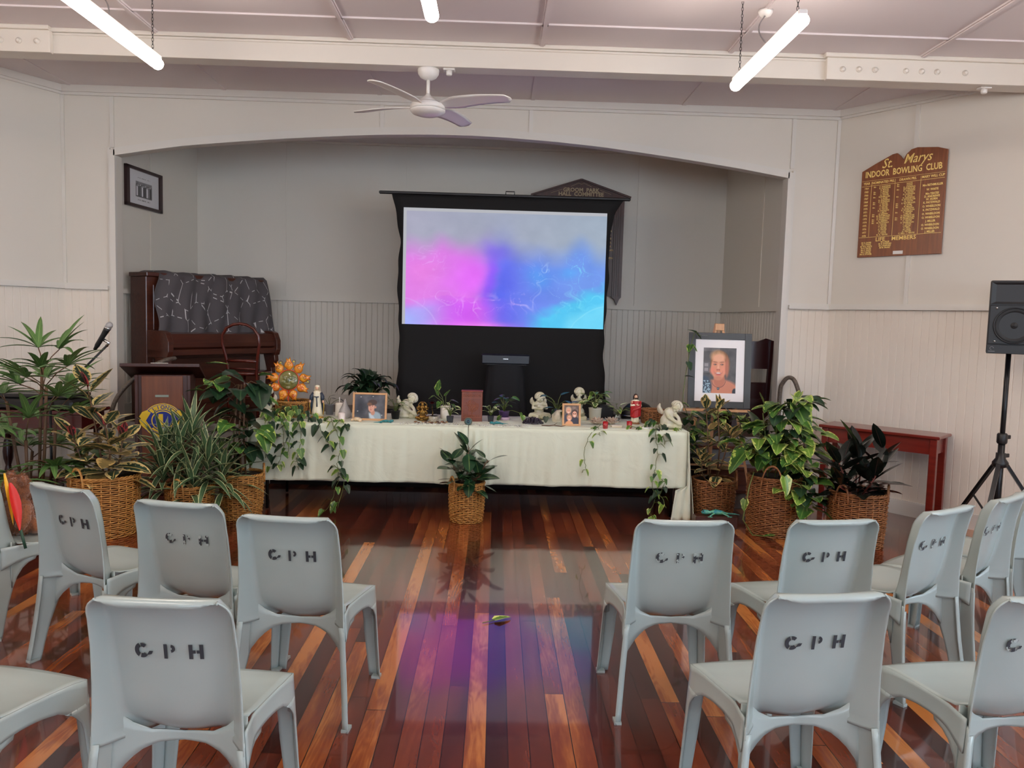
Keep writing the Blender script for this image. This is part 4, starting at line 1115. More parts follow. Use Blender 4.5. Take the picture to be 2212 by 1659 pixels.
mb = MB(); mb.tube([(-.13+.012*math.cos(a),-.162,.038+.012*math.sin(a)) for a in [i*PI/8 for i in range(13)]], .0018, 5); mb.b2(-.15,-.11,-.162,-.160,.014,.018); O('emblem', mb, mat('speaker_badge', (120,120,124), .4), t)
O('indicator', MB().ell((.13,-.161,.036), .004), mat('green_led', (60,255,140), .4, emit=3), t)
for x, z in ((-.115,.33),(.115,.33),(-.115,.09),(.115,.09)): O('screw', MB().lathe([(.008,0),(.008,-.004),(0,-.005)], (x,-.158,z), 10, 'y'), CHROME, t)

# ------------------------------------------------------------------ bowling club board on the right wall
t = T('honour_board', 'brown indoor bowling club honour board with gold lettering on the right wall', 'honour board', (0,0,0))
tv = -dR   # towards the room corner
bc = cR + dR*.63; bc += nR*.012
t.scale = (.82,1,.95); t.location = (bc.x, bc.y, 2.715); t.rotation_euler = (0, 0, math.atan2(dR.y, dR.x))
BO = mat('varnished_board', (146,84,44), .35, noise=.6, nscale=14, rgb2=(104,54,30), stretch=(3,3,.3), coat=.4)
W2, Hb = .45, .46
outl = [(-W2,-Hb),(W2,-Hb),(W2,Hb-.01),(W2-.1,Hb+.02),(.14,Hb+.045),(.08,Hb+.035),(.03,Hb-.0),(.0,Hb-.05),(-.03,Hb-.01),(-.07,Hb+.02),(-.12,Hb+.015),(-.3,Hb-.05),(-W2,Hb-.11)]
B = lambda a, b, h: (a, -h, b)
O('board', MB().prism(outl, .02, B), BO, t, bevel=.003)
G = mat('gold_leaf', (246,214,126), .4)
mb = MB(); F = lambda ox, oz: (lambda x, y, h: (ox+x, -.0205-h, oz+y))
text(mb, 'St.', .12, F(-.17,.395), bold=.0006, shear=.35); text(mb, 'Marys', .12, F(.15,.41), bold=.0006, shear=.35)
text(mb, 'INDOOR  BOWLING  CLUB', .080, F(.0,.312), bold=.0016, sx=.83)
for x in (-.33, -.07, .20): mb.b2(x-.0015, x+.0015, -.022, -.0205, -.27, .245)
mb.b2(-.44, .44, -.022, -.0205, .205, .208); mb.b2(-.44, .44, -.022, -.0205, -.275, -.272); mb.b2(-.44, .44, -.022, -.0205, .255, .257)
for s, x in (('YEAR',-.385),('NOMINATED PRS.',-.20),('DRAWN PRS.',.065),('MARY WILL CUP',.325)): text(mb, s, .031, F(x,.231), bold=.0008)
years = ['19%02d' % y for y in range(64, 79)]
for i, s in enumerate(years): text(mb, s, .024, F(-.385,.185-i*.0318), bold=.0006)
c1 = 'C. ANDREWS|D. ANDREWS|R. MOLSH|C. MOLSH|I. YEATES|H. YEATES|RETHMULLER|S. NUBB|D. ANDREWS|C. ANDREWS|I. YEATES|H. YEATES|I. YEATES|H. YEATES|D. ANDREWS|J. SMITT|G. SIEMSEN|M. RETHMULLER|D. WHEELDON|K. WHEELDON|G. SIEMSEN|M. PATZWALD|I. YEATES|H. YEATES|I. YEATES|H. YEATES|W. LANE|C. WAITE|M. AI. YEATES'.split('|')
c2 = 'WAITE|WAITE|D. ANDREWS|RETHMULLER|D. ANDREWS|H. YEATES|D. ANDREWS|B. LEAHY|D. ANDREWS|R. FITZWALTER|W. WAITE|B. RETHMULLER|E. NUBB|M. MILLER|D. ANDREWS|K. WHEELDON|G. SIEMSEN|J. MILLER|O. WHEELDON|M. RETHMULLER|K. WHEELDON|H. YEATES|O. WHEELDON|C. WAITE|J. MILLER|C. ISELL|W. LANE|H. YEATES|C. ISELL - I. YEATES'.split('|')
for i, s in enumerate(c1):
    text(mb, s, .0172, F(-.18,.19-i*.0160), bold=.0005, sx=1.2)
    if i in (0,3,4,6,9,10,12,16,17,19,20,21): text(mb, 'Mrs', .0165, F(-.29,.19-i*.0160), bold=.0005)
for i, s in enumerate(c2):
    text(mb, s, .0172, F(.085,.19-i*.0160), bold=.0005, sx=1.2)
    if i in (0,1,3,7,11,12,13,16,19,20): text(mb, 'Mrs', .0165, F(-.035,.19-i*.0160), bold=.0005)
for z, s in ((.155,'Mrs RETHMULLER'),(.115,'W. WAITE'),(.078,'Mrs YEATES'),(.053,'D. ANDREWS'),(.028,'W. HORN'),(.0,'K. PATZWALD'),(-.033,'O. WHEELDON'),(-.065,'K. PATZWALD'),(-.1,'O. WHEELDON'),(-.133,'O. WHEELDON'),(-.165,'J. MILLER'),(-.198,'O. WHEELDON'),(-.23,'O. WHEELDON'),(-.258,'J. MILLER')):
    text(mb, s, .026, F(.325,z), bold=.0009)
text(mb, 'LIFE    MEMBERS', .05, F(-.03,-.30), bold=.0008, sx=1.25)
for i, s in enumerate(('Mr D. DAVIES','Mr J. TWIGG','Mr W.G. WAITE','Mr H. YEATES','Mrs C. WAITE','Mrs I. YEATES','Mrs G. STOWER')): text(mb, s, .019, F(-.35,-.325-i*.018), bold=.0007)
for i, s in enumerate(('Mr J. ISSLER','Mr D. STAFFORD','Mr J. STAFFORD','Mr M. TRONC')): text(mb, s, .019, F(-.14,-.325-i*.018), bold=.0007)
o = O('lettering', mb, G, t); o['label'] = 'gold painted headings, years and columns of names'
O('paper_label', MB().b2(-.045,.06,-.023,-.0205,-.445,-.415), WHITEM, t)
# ------------------------------------------------------------------ wicker baskets
WK1 = mat('golden_wicker', (196,146,76), .5, noise=.5, nscale=30, rgb2=(150,98,44))
WK2 = mat('brown_wicker', (164,112,66), .5, noise=.5, nscale=30, rgb2=(112,66,36))
LINER = mat('basket_liner', (40,26,16), .8); SOIL = mat('soil', (36,26,20), .95, bump=.8, bscale=120)
def basket(t, r0, r1, h, m, hand=(0,), hr=.06, name='basket', rows=None, z0=0, nst=26, cx=0, cy=0, sr=.0058):
    mb = MB(); rows = rows or int(h/.0145)
    for i in range(rows):
        k = (i+.5)/rows; z = z0+h*k; r = lerp(r0, r1, k)+.008*math.sin(PI*k)
        pts = []
        n = nst*2
        for j in range(n):
            a = 2*PI*j/n; o_ = .0052*math.cos(a*nst/2+(i % 2)*PI)
            pts.append((cx+(r+o_)*math.cos(a), cy+(r+o_)*math.sin(a), z+.0015*math.sin(j*1.7+i*2.3)))
        mb.tube(pts, sr, 5, close=True)
    for j in range(nst):
        a = 2*PI*(j)/nst
        mb.tube([(cx+lerp(r0,r1,k)*math.cos(a)+.008*math.sin(PI*k)*math.cos(a), cy+lerp(r0,r1,k)*math.sin(a)+.008*math.sin(PI*k)*math.sin(a), z0+h*k) for k in (0,.25,.5,.75,1)], .005, 5)
    for q in (0, 1, 2):
        mb.tube([(cx+(r1+.008*math.cos(a*14+q*2.1))*math.cos(a), cy+(r1+.008*math.cos(a*14+q*2.1))*math.sin(a), z0+h+.004+.008*math.sin(a*14+q*2.1)) for a in [2*PI*i/84 for i in range(84)]], .0058, 5, close=True)
    b = O(name, mb, m, t)
    O('liner', MB().lathe([(r0-.012,z0+.005),(r1-.012,z0+h-.005)], (cx,cy,0), 32, caps=True), LINER, b)
    for a in hand:
        a = R(a); ca, sa = math.cos(a), math.sin(a); mb = MB()
        for q in (0, 1, 2):
            P = []
            for i in range(25):
                s = PI*i/24; w = hr*math.cos(s); zz = z0+h-.06+(hr*1.5+.06)*math.sin(s)**.8
                ph = s*12+q*2.1; rr = r1+.004
                P.append((cx+rr*ca-w*sa+.005*math.cos(ph)*ca, cy+rr*sa+w*ca+.005*math.cos(ph)*sa, zz+.005*math.sin(ph)))
            mb.tube(P, .0052, 5)
        O('handle', mb, m, b)
    O('soil', MB().lathe([(0,z0+h-.05),(r1-.02,z0+h-.055)], (cx,cy,0), 20, caps=False), SOIL, t)
    return b

# ------------------------------------------------------------------ leaf materials
L_TIN = leafmat('tineke_leaf', (46,66,48), edge=(222,196,128), amount=.42, rib=(190,170,100), rough=.3, margin=(228,206,150), msize=.08)
L_TIN2 = leafmat('tineke_red_leaf', (60,40,44), edge=(186,70,74), amount=.4, rib=(200,90,90), rough=.3)
L_TINB = leafmat('tineke_underside', (120,104,62), edge=(190,160,100), amount=.35, rough=.45)
L_RUB = leafmat('rubber_leaf', (34,62,40), rib=(96,122,70), rough=.22, var=.3)
L_BLK = leafmat('burgundy_rubber_leaf', (20,28,24), rib=(52,40,38), rough=.2, var=.3)
L_DRA = leafmat('dracaena_leaf', (48,76,50), rough=.35, margin=(206,212,160), msize=.22, stripes=(110,140,96), var=.3)
L_PAL = leafmat('palm_leaf', (68,104,52), rib=(120,150,84), rough=.4, stripes=(112,142,84), var=.3)
L_POT = leafmat('pothos_leaf', (62,100,44), edge=(172,190,92), amount=.16, rib=(120,150,74), rough=.3, var=.35)
L_POT2 = leafmat('pothos_bright_leaf', (98,132,52), edge=(196,206,116), amount=.3, rib=(150,176,90), rough=.3, var=.3)
L_DK = leafmat('dark_green_leaf', (30,54,36), rib=(60,88,54), rough=.28, var=.3)
L_PALE = leafmat('pale_variegated_leaf', (110,140,70), edge=(230,234,180), amount=.5, rough=.35, margin=(232,232,190))
STEMG = mat('green_stem', (96,110,52), .5); STEMB = mat('brown_stem', (92,66,44), .6); STEMR = mat('reddish_stem', (120,60,50), .5)

def rv(s=1): return (rnd.random()-.5)*2*s
def stemmed(mbs, stems, L, W, n, shape='oval', droop=.3, pitch=.5, up0=.1, scale_top=.7, jit=.25, lm=None, fold=.2):
    """stems: list of polylines; puts n leaves round each; mbs = (stem mb, [leaf mbs])"""
    sm, lms = mbs
    for st in stems:
        sm.tube(st, [.008-.004*i/(len(st)-1) for i in range(len(st))], 6)
        P = [Vector(p) for p in st]; a0 = rnd.random()*6.28
        for i in range(n):
            s = up0+(1-up0)*i/(n-1); q = s*(len(P)-1); k = min(int(q), len(P)-2); p = P[k].lerp(P[k+1], q-k)
            a = a0+i*2.4+rv(jit); pi_ = pitch+(s-.5)*.9+rv(.2)
            d = Vector((math.cos(a)*math.cos(pi_), math.sin(a)*math.cos(pi_), math.sin(pi_)))
            pe = p+d*.03; sm.tube([p, pe], .0025, 4, caps=False)
            sc = lerp(1, scale_top, s)*(1+rv(.15))
            rnd.choice(lms).leaf(pe, d, L*sc, W*sc, shape, droop=droop*(1.2-.6*s)+rv(.1), fold=fold, twist=rv(.3))
def plant(name, label, loc, cat='potted plant', rz=0): return T(name, label, cat, loc, rz)

# --- fan palm at the far left
t = plant('potted_palm', 'tall fan palm with long finger leaves at the left edge', (-3.33, 5.75, 0))
O('pot', MB().lathe([(.13,0),(.17,.30),(.18,.30),(.18,.32),(.165,.32),(.16,.29)], n=28), mat('dark_pot', (50,36,30), .5), t)
O('soil', MB().lathe([(0,.29),(.16,.285)], n=20, caps=False), SOIL, t)
sm = MB(); fo = MB()
for i in range(7):
    a = i*2.4; x0, y0 = .08*math.cos(a), .08*math.sin(a); hh = .42+.13*i
    top = (x0*2.2+rv(.03), y0*2.2+rv(.03), hh)
    sm.tube([(x0,y0,.28),(x0*1.6,y0*1.6,hh*.6),top], .011, 7)
    for j in range(5):
        b = a+j*1.7+rv(.3); el = -.1+.22*j+rv(.15) if i < 5 else .5+.1*j+rv(.25)
        d = Vector((math.cos(b)*math.cos(el), math.sin(b)*math.cos(el), math.sin(el)))
        p = Vector(top)-Vector((0,0,.05*(4-j))); L1 = .22+rv(.05); e = p+d*L1+Vector((0,0,-.02))
        sm.tube([p, p+d*L1*.5+Vector((0,0,.01)), e], .004, 5)
        sd = d.cross(Vector((0,0,1))).normalized(); nf = 8
        for k in range(nf):
            ph = (k/(nf-1)-.5)*2.9; dd = (d*math.cos(ph)+sd*math.sin(ph)+Vector((0,0,.12))).normalized()
            fo.leaf(e, dd, .31+rv(.04)-.04*abs(ph), .050, 'strap', droop=.42+rv(.14), fold=.3, nl=6)
O('stem', sm, STEMB, t); o = O('foliage', fo, L_PAL, t)

# --- variegated rubber plant, left
def tineke(label, loc, r, h, m, hand, H, n, big, stems, red=True):
    t = plant('potted_rubber_plant', label, loc)
    basket(t, r*.86, r, h, m, hand, hr=.055)
    sm = MB(); g = MB(); rd = MB(); br = MB()
    stemmed((sm, [g, g, g, g, br]), stems, big, big*.56, n, 'oval', droop=.42, pitch=.35, fold=.12)
    for st in stems:
        p = Vector(st[-1])
        for k in range(3 if not red else 2): (rd if red else g).leaf(p, (rv(.6), -.5+rv(.5), 1.0), big*(.5 if red else .8), big*(.2 if red else .42), 'oval', droop=.1, fold=.4)
    O('stem', sm, STEMB, t); O('foliage', g, L_TIN, t); (O('red_new_leaves', rd, L_TIN2, t) if red else None)
    if br.v: O('turned_leaves', br, L_TINB, t)
    return t
tineke('cream-edged rubber plant in the golden basket left of the lectern', (-2.80, 5.68, 0), .235, .43, WK1, (250, 60), 1.1, 13, .275,
       [[(.05,.02,.38),(.12,-.02,.55),(.16,-.05,.72)], [(0,0,.38),(-.02,-.02,.6),(-.05,-.04,.85),(-.10,-.02,1.06)], [(.04,-.03,.38),(.08,-.08,.6),(.06,-.10,.80)], [(-.03,.03,.38),(-.14,-.05,.55),(-.18,-.08,.72)]])
# --- dracaena
t = plant('potted_dracaena', 'striped dracaena with arching strap leaves in a golden basket', (-2.315, 6.0, 0))
basket(t, .15, .175, .30, WK1, (262,), hr=.05)
sm = MB(); g = MB()
for (sx, sy, sh) in ((-.05,.0,.60),(.10,-.03,.52),(.0,.05,.70),(.16,.03,.42),(-.12,-.05,.44),(.04,-.10,.36),(-.14,.04,.56)):
    top = Vector((sx*1.5, sy, sh)); sm.tube([(sx*.5,sy*.5,.26), top], .009, 6)
    for i in range(30):
        a = i*2.4+rv(.3); s = i/29; el = lerp(-.1, 1.35, s); p = top+Vector((0,0,-.20*(1-s)))
        d = Vector((math.cos(a)*math.cos(el), math.sin(a)*math.cos(el), math.sin(el)))
        g.leaf(p, d, .34+rv(.06), .046, 'lance', droop=.75-.3*s+rv(.12), fold=.35, nl=8)
O('stem', sm, STEMB, t); O('foliage', g, L_DRA, t)
# --- large-leaved pothos behind the dracaena
def pothos(t, pts, n, rad, L, mats, down=.4, seed=1, face=.5, stem_from=None, sm=None):
    rr = random.Random(seed); mbs = [MB() for _ in mats]; sm = sm or MB()
    for i in range(n):
        c = Vector(pts[rr.randrange(len(pts))]); a = rr.random()*6.28; el = (rr.random()-.4)*1.6
        off = Vector((math.cos(a)*math.cos(el)*rad[0], math.sin(a)*math.cos(el)*rad[1], math.sin(el)*rad[2]))*(.45+.6*rr.random())
        p = c+off; o_ = off.normalized()
        d = Vector((o_.x*.8, o_.y*.8-face*.6, -down+rr.random()*.5+o_.z*.4)).normalized()
        base = Vector(stem_from) if stem_from else c
        mid = p.lerp(base, .5)+Vector((0,0,.03))
        if rr.random() < .7: sm.tube([base.lerp(mid,.5), mid, p], .0028, 4, caps=False)
        l = L*(.65+.6*rr.random())
        mbs[rr.randrange(len(mats))].leaf(p, d, l, l*.78, 'heart', droop=.25+.4*rr.random(), fold=.22, twist=(rr.random()-.5)*.8)
    return mbs, sm
t = plant('potted_pothos', 'large-leaved pothos in the golden basket at the left end of the table', (-1.99, 6.22, 0))
basket(t, .145, .165, .35, WK1, (20,), hr=.05)
mbs, sm = pothos(t, [(-.03,-.02,.62),(-.05,0,.80),(-.02,.02,.98),(.02,0,1.05),(-.2,0,1.0),(.06,-.05,.7),(.1,-.05,.55),(-.1,0,.5)], 66, (.17,.13,.15), .155, [L_DK, L_POT, L_DK], seed=5)
for k in ((.0,0),(.03,.02),(-.04,-.01)): sm.tube([(k[0],k[1],.3),(k[0]-.02,k[1],.65),(k[0]*.5,k[1],1.06)], .008, 6)
gl = mbs[0]; gl.leaf((.14,-.06,1.05), (.25,-.4,-.5), .21, .19, 'heart', droop=.3); gl.leaf((.10,-.10,.86), (.9,-.2,.15), .22, .15, 'heart', droop=.6); gl.leaf((-.12,-.05,1.16), (.7,-.2,-.2), .19, .15, 'heart', droop=.2)
mbs[1].leaf((-.24,-.05,1.22), (.9,-.1,.05), .17, .10, 'heart', droop=.1); mbs[1].leaf((.20,-.12,.70), (.3,-.3,-.8), .17, .14, 'heart', droop=.15)
O('stem', sm, STEMB, t); O('foliage', gl, L_DK, t); O('foliage', mbs[1], L_POT, t); O('foliage', mbs[2], L_DK, t)

# --- green rubber plant before the middle of the table
t = plant('potted_rubber_plant', 'glossy green rubber plant in a small golden basket before the table', (-.205, 6.27, 0))
basket(t, .125, .137, .31, WK1, (215,), hr=.04)
sm = MB(); g = MB()
stemmed((sm, [g]), [[(0,0,.27),(0,-.02,.45),(.01,-.03,.60)],[(-.03,0,.27),(-.10,-.02,.42),(-.13,-.02,.50)],[(.03,0,.27),(.12,-.02,.42),(.16,-.03,.50)],[(.02,-.03,.27),(.06,-.08,.36),(.10,-.12,.38)],[(-.02,-.03,.27),(-.03,-.07,.34),(-.04,-.10,.42)]], .185, .11, 10, 'oval', droop=.3, pitch=.30, fold=.1)
g.leaf((-.01,-.04,.58), (-.45,-.25,.75), .19, .105, 'oval', droop=.1, fold=.12); g.leaf((.01,-.05,.55), (.05,-.6,-.35), .20, .11, 'oval', droop=.15, fold=.1); g.leaf((.02,-.1,.36), (.0,-.5,-.5), .17, .095, 'oval', droop=.1, fold=.1)
O('stem', sm, STEMB, t); O('foliage', g, L_RUB, t)

# --- variegated rubber plant right of the table
tineke('cream-edged leggy rubber plant in a brown basket below the portrait', (1.86, 6.52, 0), .178, .33, WK2, (352,), 1.0, 9, .175,
       [[(-.03,0,.28),(-.06,-.03,.5),(-.08,-.03,.74),(-.10,-.02,.93)], [(.02,0,.28),(.03,-.02,.6),(.0,-.02,.92)], [(.0,-.03,.28),(.05,-.05,.5),(.10,-.08,.72)], [(-.05,-.03,.28),(-.12,-.06,.4),(-.13,-.08,.5)]], False)
# --- big pothos
t = plant('potted_pothos', 'huge trailing pothos in the tall wicker basket right of the table', (2.22, 6.10, 0))
basket(t, .19, .20, .45, WK2, (245,), hr=.075)
C_ = [(-.05,0,.62),(.05,0,.70),(.15,0,.60),(-.12,0,.74),(.12,-.02,.82),(.0,.02,.86),(.05,0,.95),(.2,-.03,.72),(-.2,-.02,.62),(.17,-.1,.50),(.18,-.14,.36),(.22,-.14,.25),(.15,.0,1.0)]
mbs, sm = pothos(t, C_, 210, (.17,.15,.14), .145, [L_POT, L_POT2, L_DK, L_POT], seed=9)
mbs[0].leaf((.12,-.05,1.02), (.2,-.4,-.55), .24, .20, 'heart', droop=.2); mbs[1].leaf((.20,-.02,1.06), (.8,-.1,.1), .17, .12, 'heart', droop=.4)
mbs[1].leaf((.17,0,1.12), (-.35,-.1,-.6), .14, .09, 'heart', droop=.1); mbs[0].leaf((-.16,-.02,1.10), (.35,-.1,-.8), .18, .09, 'heart', droop=.0); mbs[0].leaf((.22,-.03,.92), (.85,-.2,.1), .16, .1, 'heart', droop=.5)
mbs[0].leaf((-.25,-.05,.66), (-.6,-.3,-.6), .24, .17, 'heart', droop=.2); mbs[3].leaf((.16,-.08,.84), (.3,-.3,-.9), .2, .15, 'heart', droop=.2)
for q in ([(0,0,.4),(.02,0,.7),(.05,0,1.05)],[(.05,0,.4),(.1,0,.7),(.14,0,1.0)],[(-.05,0,.4),(-.08,0,.7),(-.12,0,.95)],[(.1,-.15,.46),(.15,-.24,.46),(.17,-.25,.25),(.17,-.25,.05)],[(-.2,-.1,.5),(-.25,-.16,.4),(-.3,-.2,.15),(-.22,-.2,.03),(-.12,-.22,.03)],[(0,-.2,.47),(.1,-.26,.44),(.2,-.27,.3)]): sm.tube(q, .0045, 5)
mbs[1].leaf((-.28,-.18,.30), (-.2,-.2,-1), .09, .065, 'heart'); mbs[1].leaf((-.02,-.26,.5), (.1,-.3,-1), .15, .10, 'heart'); mbs[1].leaf((.05,-.27,.03), (.9,-.2,.05), .15, .08, 'heart', droop=0); mbs[0].leaf((-.06,-.24,.04), (-.8,-.2,.0), .11, .06, 'heart', droop=0)
O('stem', sm, STEMG, t)
for mb, m in zip(mbs, (L_POT, L_POT2, L_DK, L_POT)): O('foliage', mb, m, t)
# --- burgundy rubber plant
t = plant('potted_rubber_plant', 'almost black burgundy rubber plant in a brown basket by the red table', (2.76, 5.83, 0))
basket(t, .19, .205, .40, WK2, (215, 330), hr=.05)
sm = MB(); g = MB()
stemmed((sm, [g]), [[(0,0,.36),(0,-.02,.55),(-.02,-.03,.72)],[(-.04,0,.36),(-.12,-.03,.52),(-.17,-.03,.62)],[(.04,0,.36),(.12,-.02,.52),(.16,-.03,.72)],[(.0,-.04,.36),(.03,-.12,.48),(.05,-.16,.55)],[(.0,.04,.36),(.03,.1,.5),(.05,.14,.65)],[(-.03,-.03,.36),(-.12,-.1,.42),(-.2,-.14,.46)]], .25, .105, 10, 'oval', droop=.22, pitch=.5, fold=.18, scale_top=.95)
O('stem', sm, STEMR, t); O('foliage', g, L_BLK, t)
# --- peace lily behind the table
t = plant('potted_peace_lily', 'dark green peace lily on the stage behind the boy photo', (-1.26, 7.86, SH))
O('pot', MB().lathe([(.09,0),(.13,.2),(.14,.2),(.13,.19)], n=24), mat('grey_pot', (120,122,128), .4), t)
sm = MB(); g = MB()
for i in range(60):
    a = i*2.4; el = rnd.uniform(.6, 1.4); d = Vector((math.cos(a)*math.cos(el), math.sin(a)*math.cos(el), math.sin(el)))
    p = Vector((0,0,.18)); e = p+d*rnd.uniform(.12,.25); sm.tube([p, e], .0028, 4); g.leaf(e, d, .2+rv(.03), .09, 'lance', droop=1.5, fold=.25)
sm.tube([(0,0,.2),(.01,-.02,.5)], .003, 4); g.leaf((.01,-.02,.48), (.1,0,1), .07, .03, 'oval', droop=0)
O('stem', sm, STEMG, t); O('foliage', g, L_DK, t)
# ------------------------------------------------------------------ trestle tables and cloths
TZ = .735; TY0, TY1 = 6.445, 7.19; Z0 = TZ+.007
LAM = mat('laminate', (190,186,178), .4)
def ftable(x0, x1, label):
    t = T('folding_table', label, 'table', ((x0+x1)/2, (TY0+TY1)/2, 0), group='pair of folding tables')
    w = (x1-x0)/2; d = (TY1-TY0)/2
    O('tabletop', MB().b2(-w, w, -d, d, TZ-.03, TZ, bev=.005), LAM, t)
    for s in (-1, 1):
        xx = s*(w-.10 if s*(x0+x1) < 0 or True else w-.1)
        for q in (-1, 1): O('leg', MB().tube([(xx,q*(d-.06),TZ-.03),(xx,q*(d-.06),.01)], .014, 8), STEEL, t)
        mb = MB(); mb.tube([(xx,-(d-.06),TZ-.05),(xx,(d-.06),TZ-.05)], .01, 6); mb.tube([(xx,-(d-.06),.30),(xx,(d-.06),.30)], .01, 6); O('crossbar', mb, STEEL, t)
ftable(-1.97, -.215, 'folding table with black legs under the left half of the cloths')
ftable(-.205, 1.60, 'folding table with black legs under the right half of the cloths')
def clothm(name, rgb):
    m = mat(name, rgb, .8, sheen=.2, bump=.9, bscale=5.5); nt = m.node_tree
    for n in nt.nodes:
        if n.type == 'BUMP': n.inputs['Distance'].default_value = .02; n.inputs['Strength'].default_value = .5
        if n.type == 'TEX_NOISE': n.inputs['Detail'].default_value = 6; n.inputs['Distortion'].default_value = 1.4; n.inputs['Roughness'].default_value = .45
    return m
CLO = clothm('sage_cloth', (214,220,200))
def cloth(x0, x1, name, label, lend, rend, seed):
    mb = MB(); rr = random.Random(seed); ph = [rr.random()*6 for _ in range(8)]
    def front(u, v):
        x = lerp(x0, x1, u); s = v*.475
        gather = math.exp(-((x+.21)/.16)**2)
        amp = (.007+.022*gather)*min(1, s/.12)*(1+s*2)
        f = amp*(math.sin(x*23+ph[0])*.5+math.sin(x*47+ph[1]+s*3)*.35+math.sin(x*11+ph[2]-s*2)*.6)+gather*.02*math.sin(x*95)*min(1, s/.1)
        if s < .016: a = s/.016*PI/2; y = TY0+.012-.016*math.sin(a)-.004; z = Z0-.016*(1-math.cos(a))
        else: y = TY0-.008-.02*s-abs(f)-.0035*math.exp(-((s-.24)/.004)**2)*(.5+.5*math.sin(x*7+1))-.003*math.exp(-((x+1.19)/.004)**2)-.003*math.exp(-((x-.62-(s-.24)*.5)/.005)**2)-.003*math.exp(-((x-.95+(s-.24)*.9)/.005)**2); z = Z0-.016-(s-.016)+.004*math.sin(x*9+ph[3])
        return (x, y-.004, z)
    mb.grid(front, 150, 26)
    mb.grid(lambda u, v: (lerp(x0, x1, u), lerp(TY0+.008, TY1+.005, v), Z0+.0012*math.sin(u*70+v*9)), 60, 8)
    def back(u, v): return (lerp(x0, x1, u), TY1+.007+.01*math.sin(u*60)*v, Z0-.4*v)
    mb.grid(back, 80, 4)
    for e, s, dz in ((x0, -1, lend), (x1, 1, rend)):
        if not dz: continue
        def end(u, v, e=e, s=s, dz=dz):
            y = lerp(TY0-.012, TY1+.006, u); z = Z0-dz*v
            y0_ = y - (.10*v if u < .3 else .0)*(1-u/.3 if u < .3 else 0)*min(1, v*1.5)
            return (e+s*(.006+.03*v+.028*v*abs(math.sin(u*13+1))), y0_, z)
        mb.grid(end, 40, 20)
        def cor(u, v, e=e, s=s, dz=dz):   # the hanging corner that trails down to the floor
            x = lerp(e-s*.13*(v**.7), e+s*(.006+.03*v), u)
            if v < .62: x = max(x, e-.0) if s > 0 else min(x, e+.0)
            return (x, TY0-.02-.05*v-.025*abs(math.sin(u*7+v*2)), Z0-dz*v)
        mb.grid(cor, 10, 20)
    o = O(name, mb, CLO, None, solid=.003, off=0); tag(o, label, 'tablecloth', 'pale sage tablecloths'); return o
cloth(-1.985, -.212, 'tablecloth', 'pale sage cloth over the left table, ending at the middle seam', .66, 0, 1)
cloth(-.208, 1.60, 'tablecloth', 'pale sage cloth over the right table, its right end falling to the floor', 0, .735, 2)

# ------------------------------------------------------------------ stone cherubs
STONE = mat('weathered_stone', (216,211,198), .75, noise=.35, nscale=22, rgb2=(196,193,158), bump=.5, bscale=160)
GOLDP = mat('antique_gold', (168,128,60), .3, metal=.8, noise=.5, nscale=60, rgb2=(70,50,26))
def hairmb(c, r, n=16, tilt=(0,0)):
    mb = MB(); c = Vector(c); M = Matrix.Rotation(tilt[0], 3, 'X') @ Matrix.Rotation(tilt[1], 3, 'Y')
    for i in range(n):
        a = 2*PI*i/n; P = []
        face = abs(((a-(-PI/2)+PI) % (2*PI))-PI) < .75
        L_ = .55 if face else 1.75
        for k in range(9):
            th = L_*k/8; w = .12*math.sin(k*1.7+i)
            P.append(c+M @ Vector((r*1.07*math.sin(th)*math.cos(a+w), r*1.07*math.sin(th)*math.sin(a+w), r*1.07*math.cos(th))))
        mb.tube(P, [r*.2]*7+[r*.17, r*.08], 6)
    return mb
def face(mb, c, r, tilt=(0,0)):
    c = Vector(c); M = Matrix.Rotation(tilt[0], 3, 'X') @ Matrix.Rotation(tilt[1], 3, 'Y')
    def p(x, y, z): return c+M @ Vector((x*r, y*r, z*r))
    mb.ell(p(0,0,0), (r*.92, r*.95, r*1.08)); mb.ell(p(0,-.98,-.12), r*.17); mb.ell(p(0,-.92,.08), (r*.1,r*.12,r*.25))
    for s in (-1, 1): mb.ell(p(s*.42,-.78,-.30), r*.30); mb.ell(p(s*.36,-.86,.12), (r*.22,r*.12,r*.09)); mb.ell(p(s*.36,-.84,.30), (r*.27,r*.12,r*.07))
    mb.ell(p(0,-.86,-.48), (r*.22,r*.12,r*.07)); mb.ell(p(0,-.80,-.75), r*.22)
def wing(mb, base, s, L, tilt=.3, back=.02):
    b = Vector(base)
    for k in range(6):
        a = .5+k*.28; ln = L*(1-.09*k)
        e = b+Vector((s*math.sin(a)*ln*.55, back+.012*k, math.cos(a*.75)*ln*.75))
        m = (b+e)/2+Vector((s*ln*.18,0,ln*.1))
        mb.tube([b, m, e], [.012,.013,.007], 6)
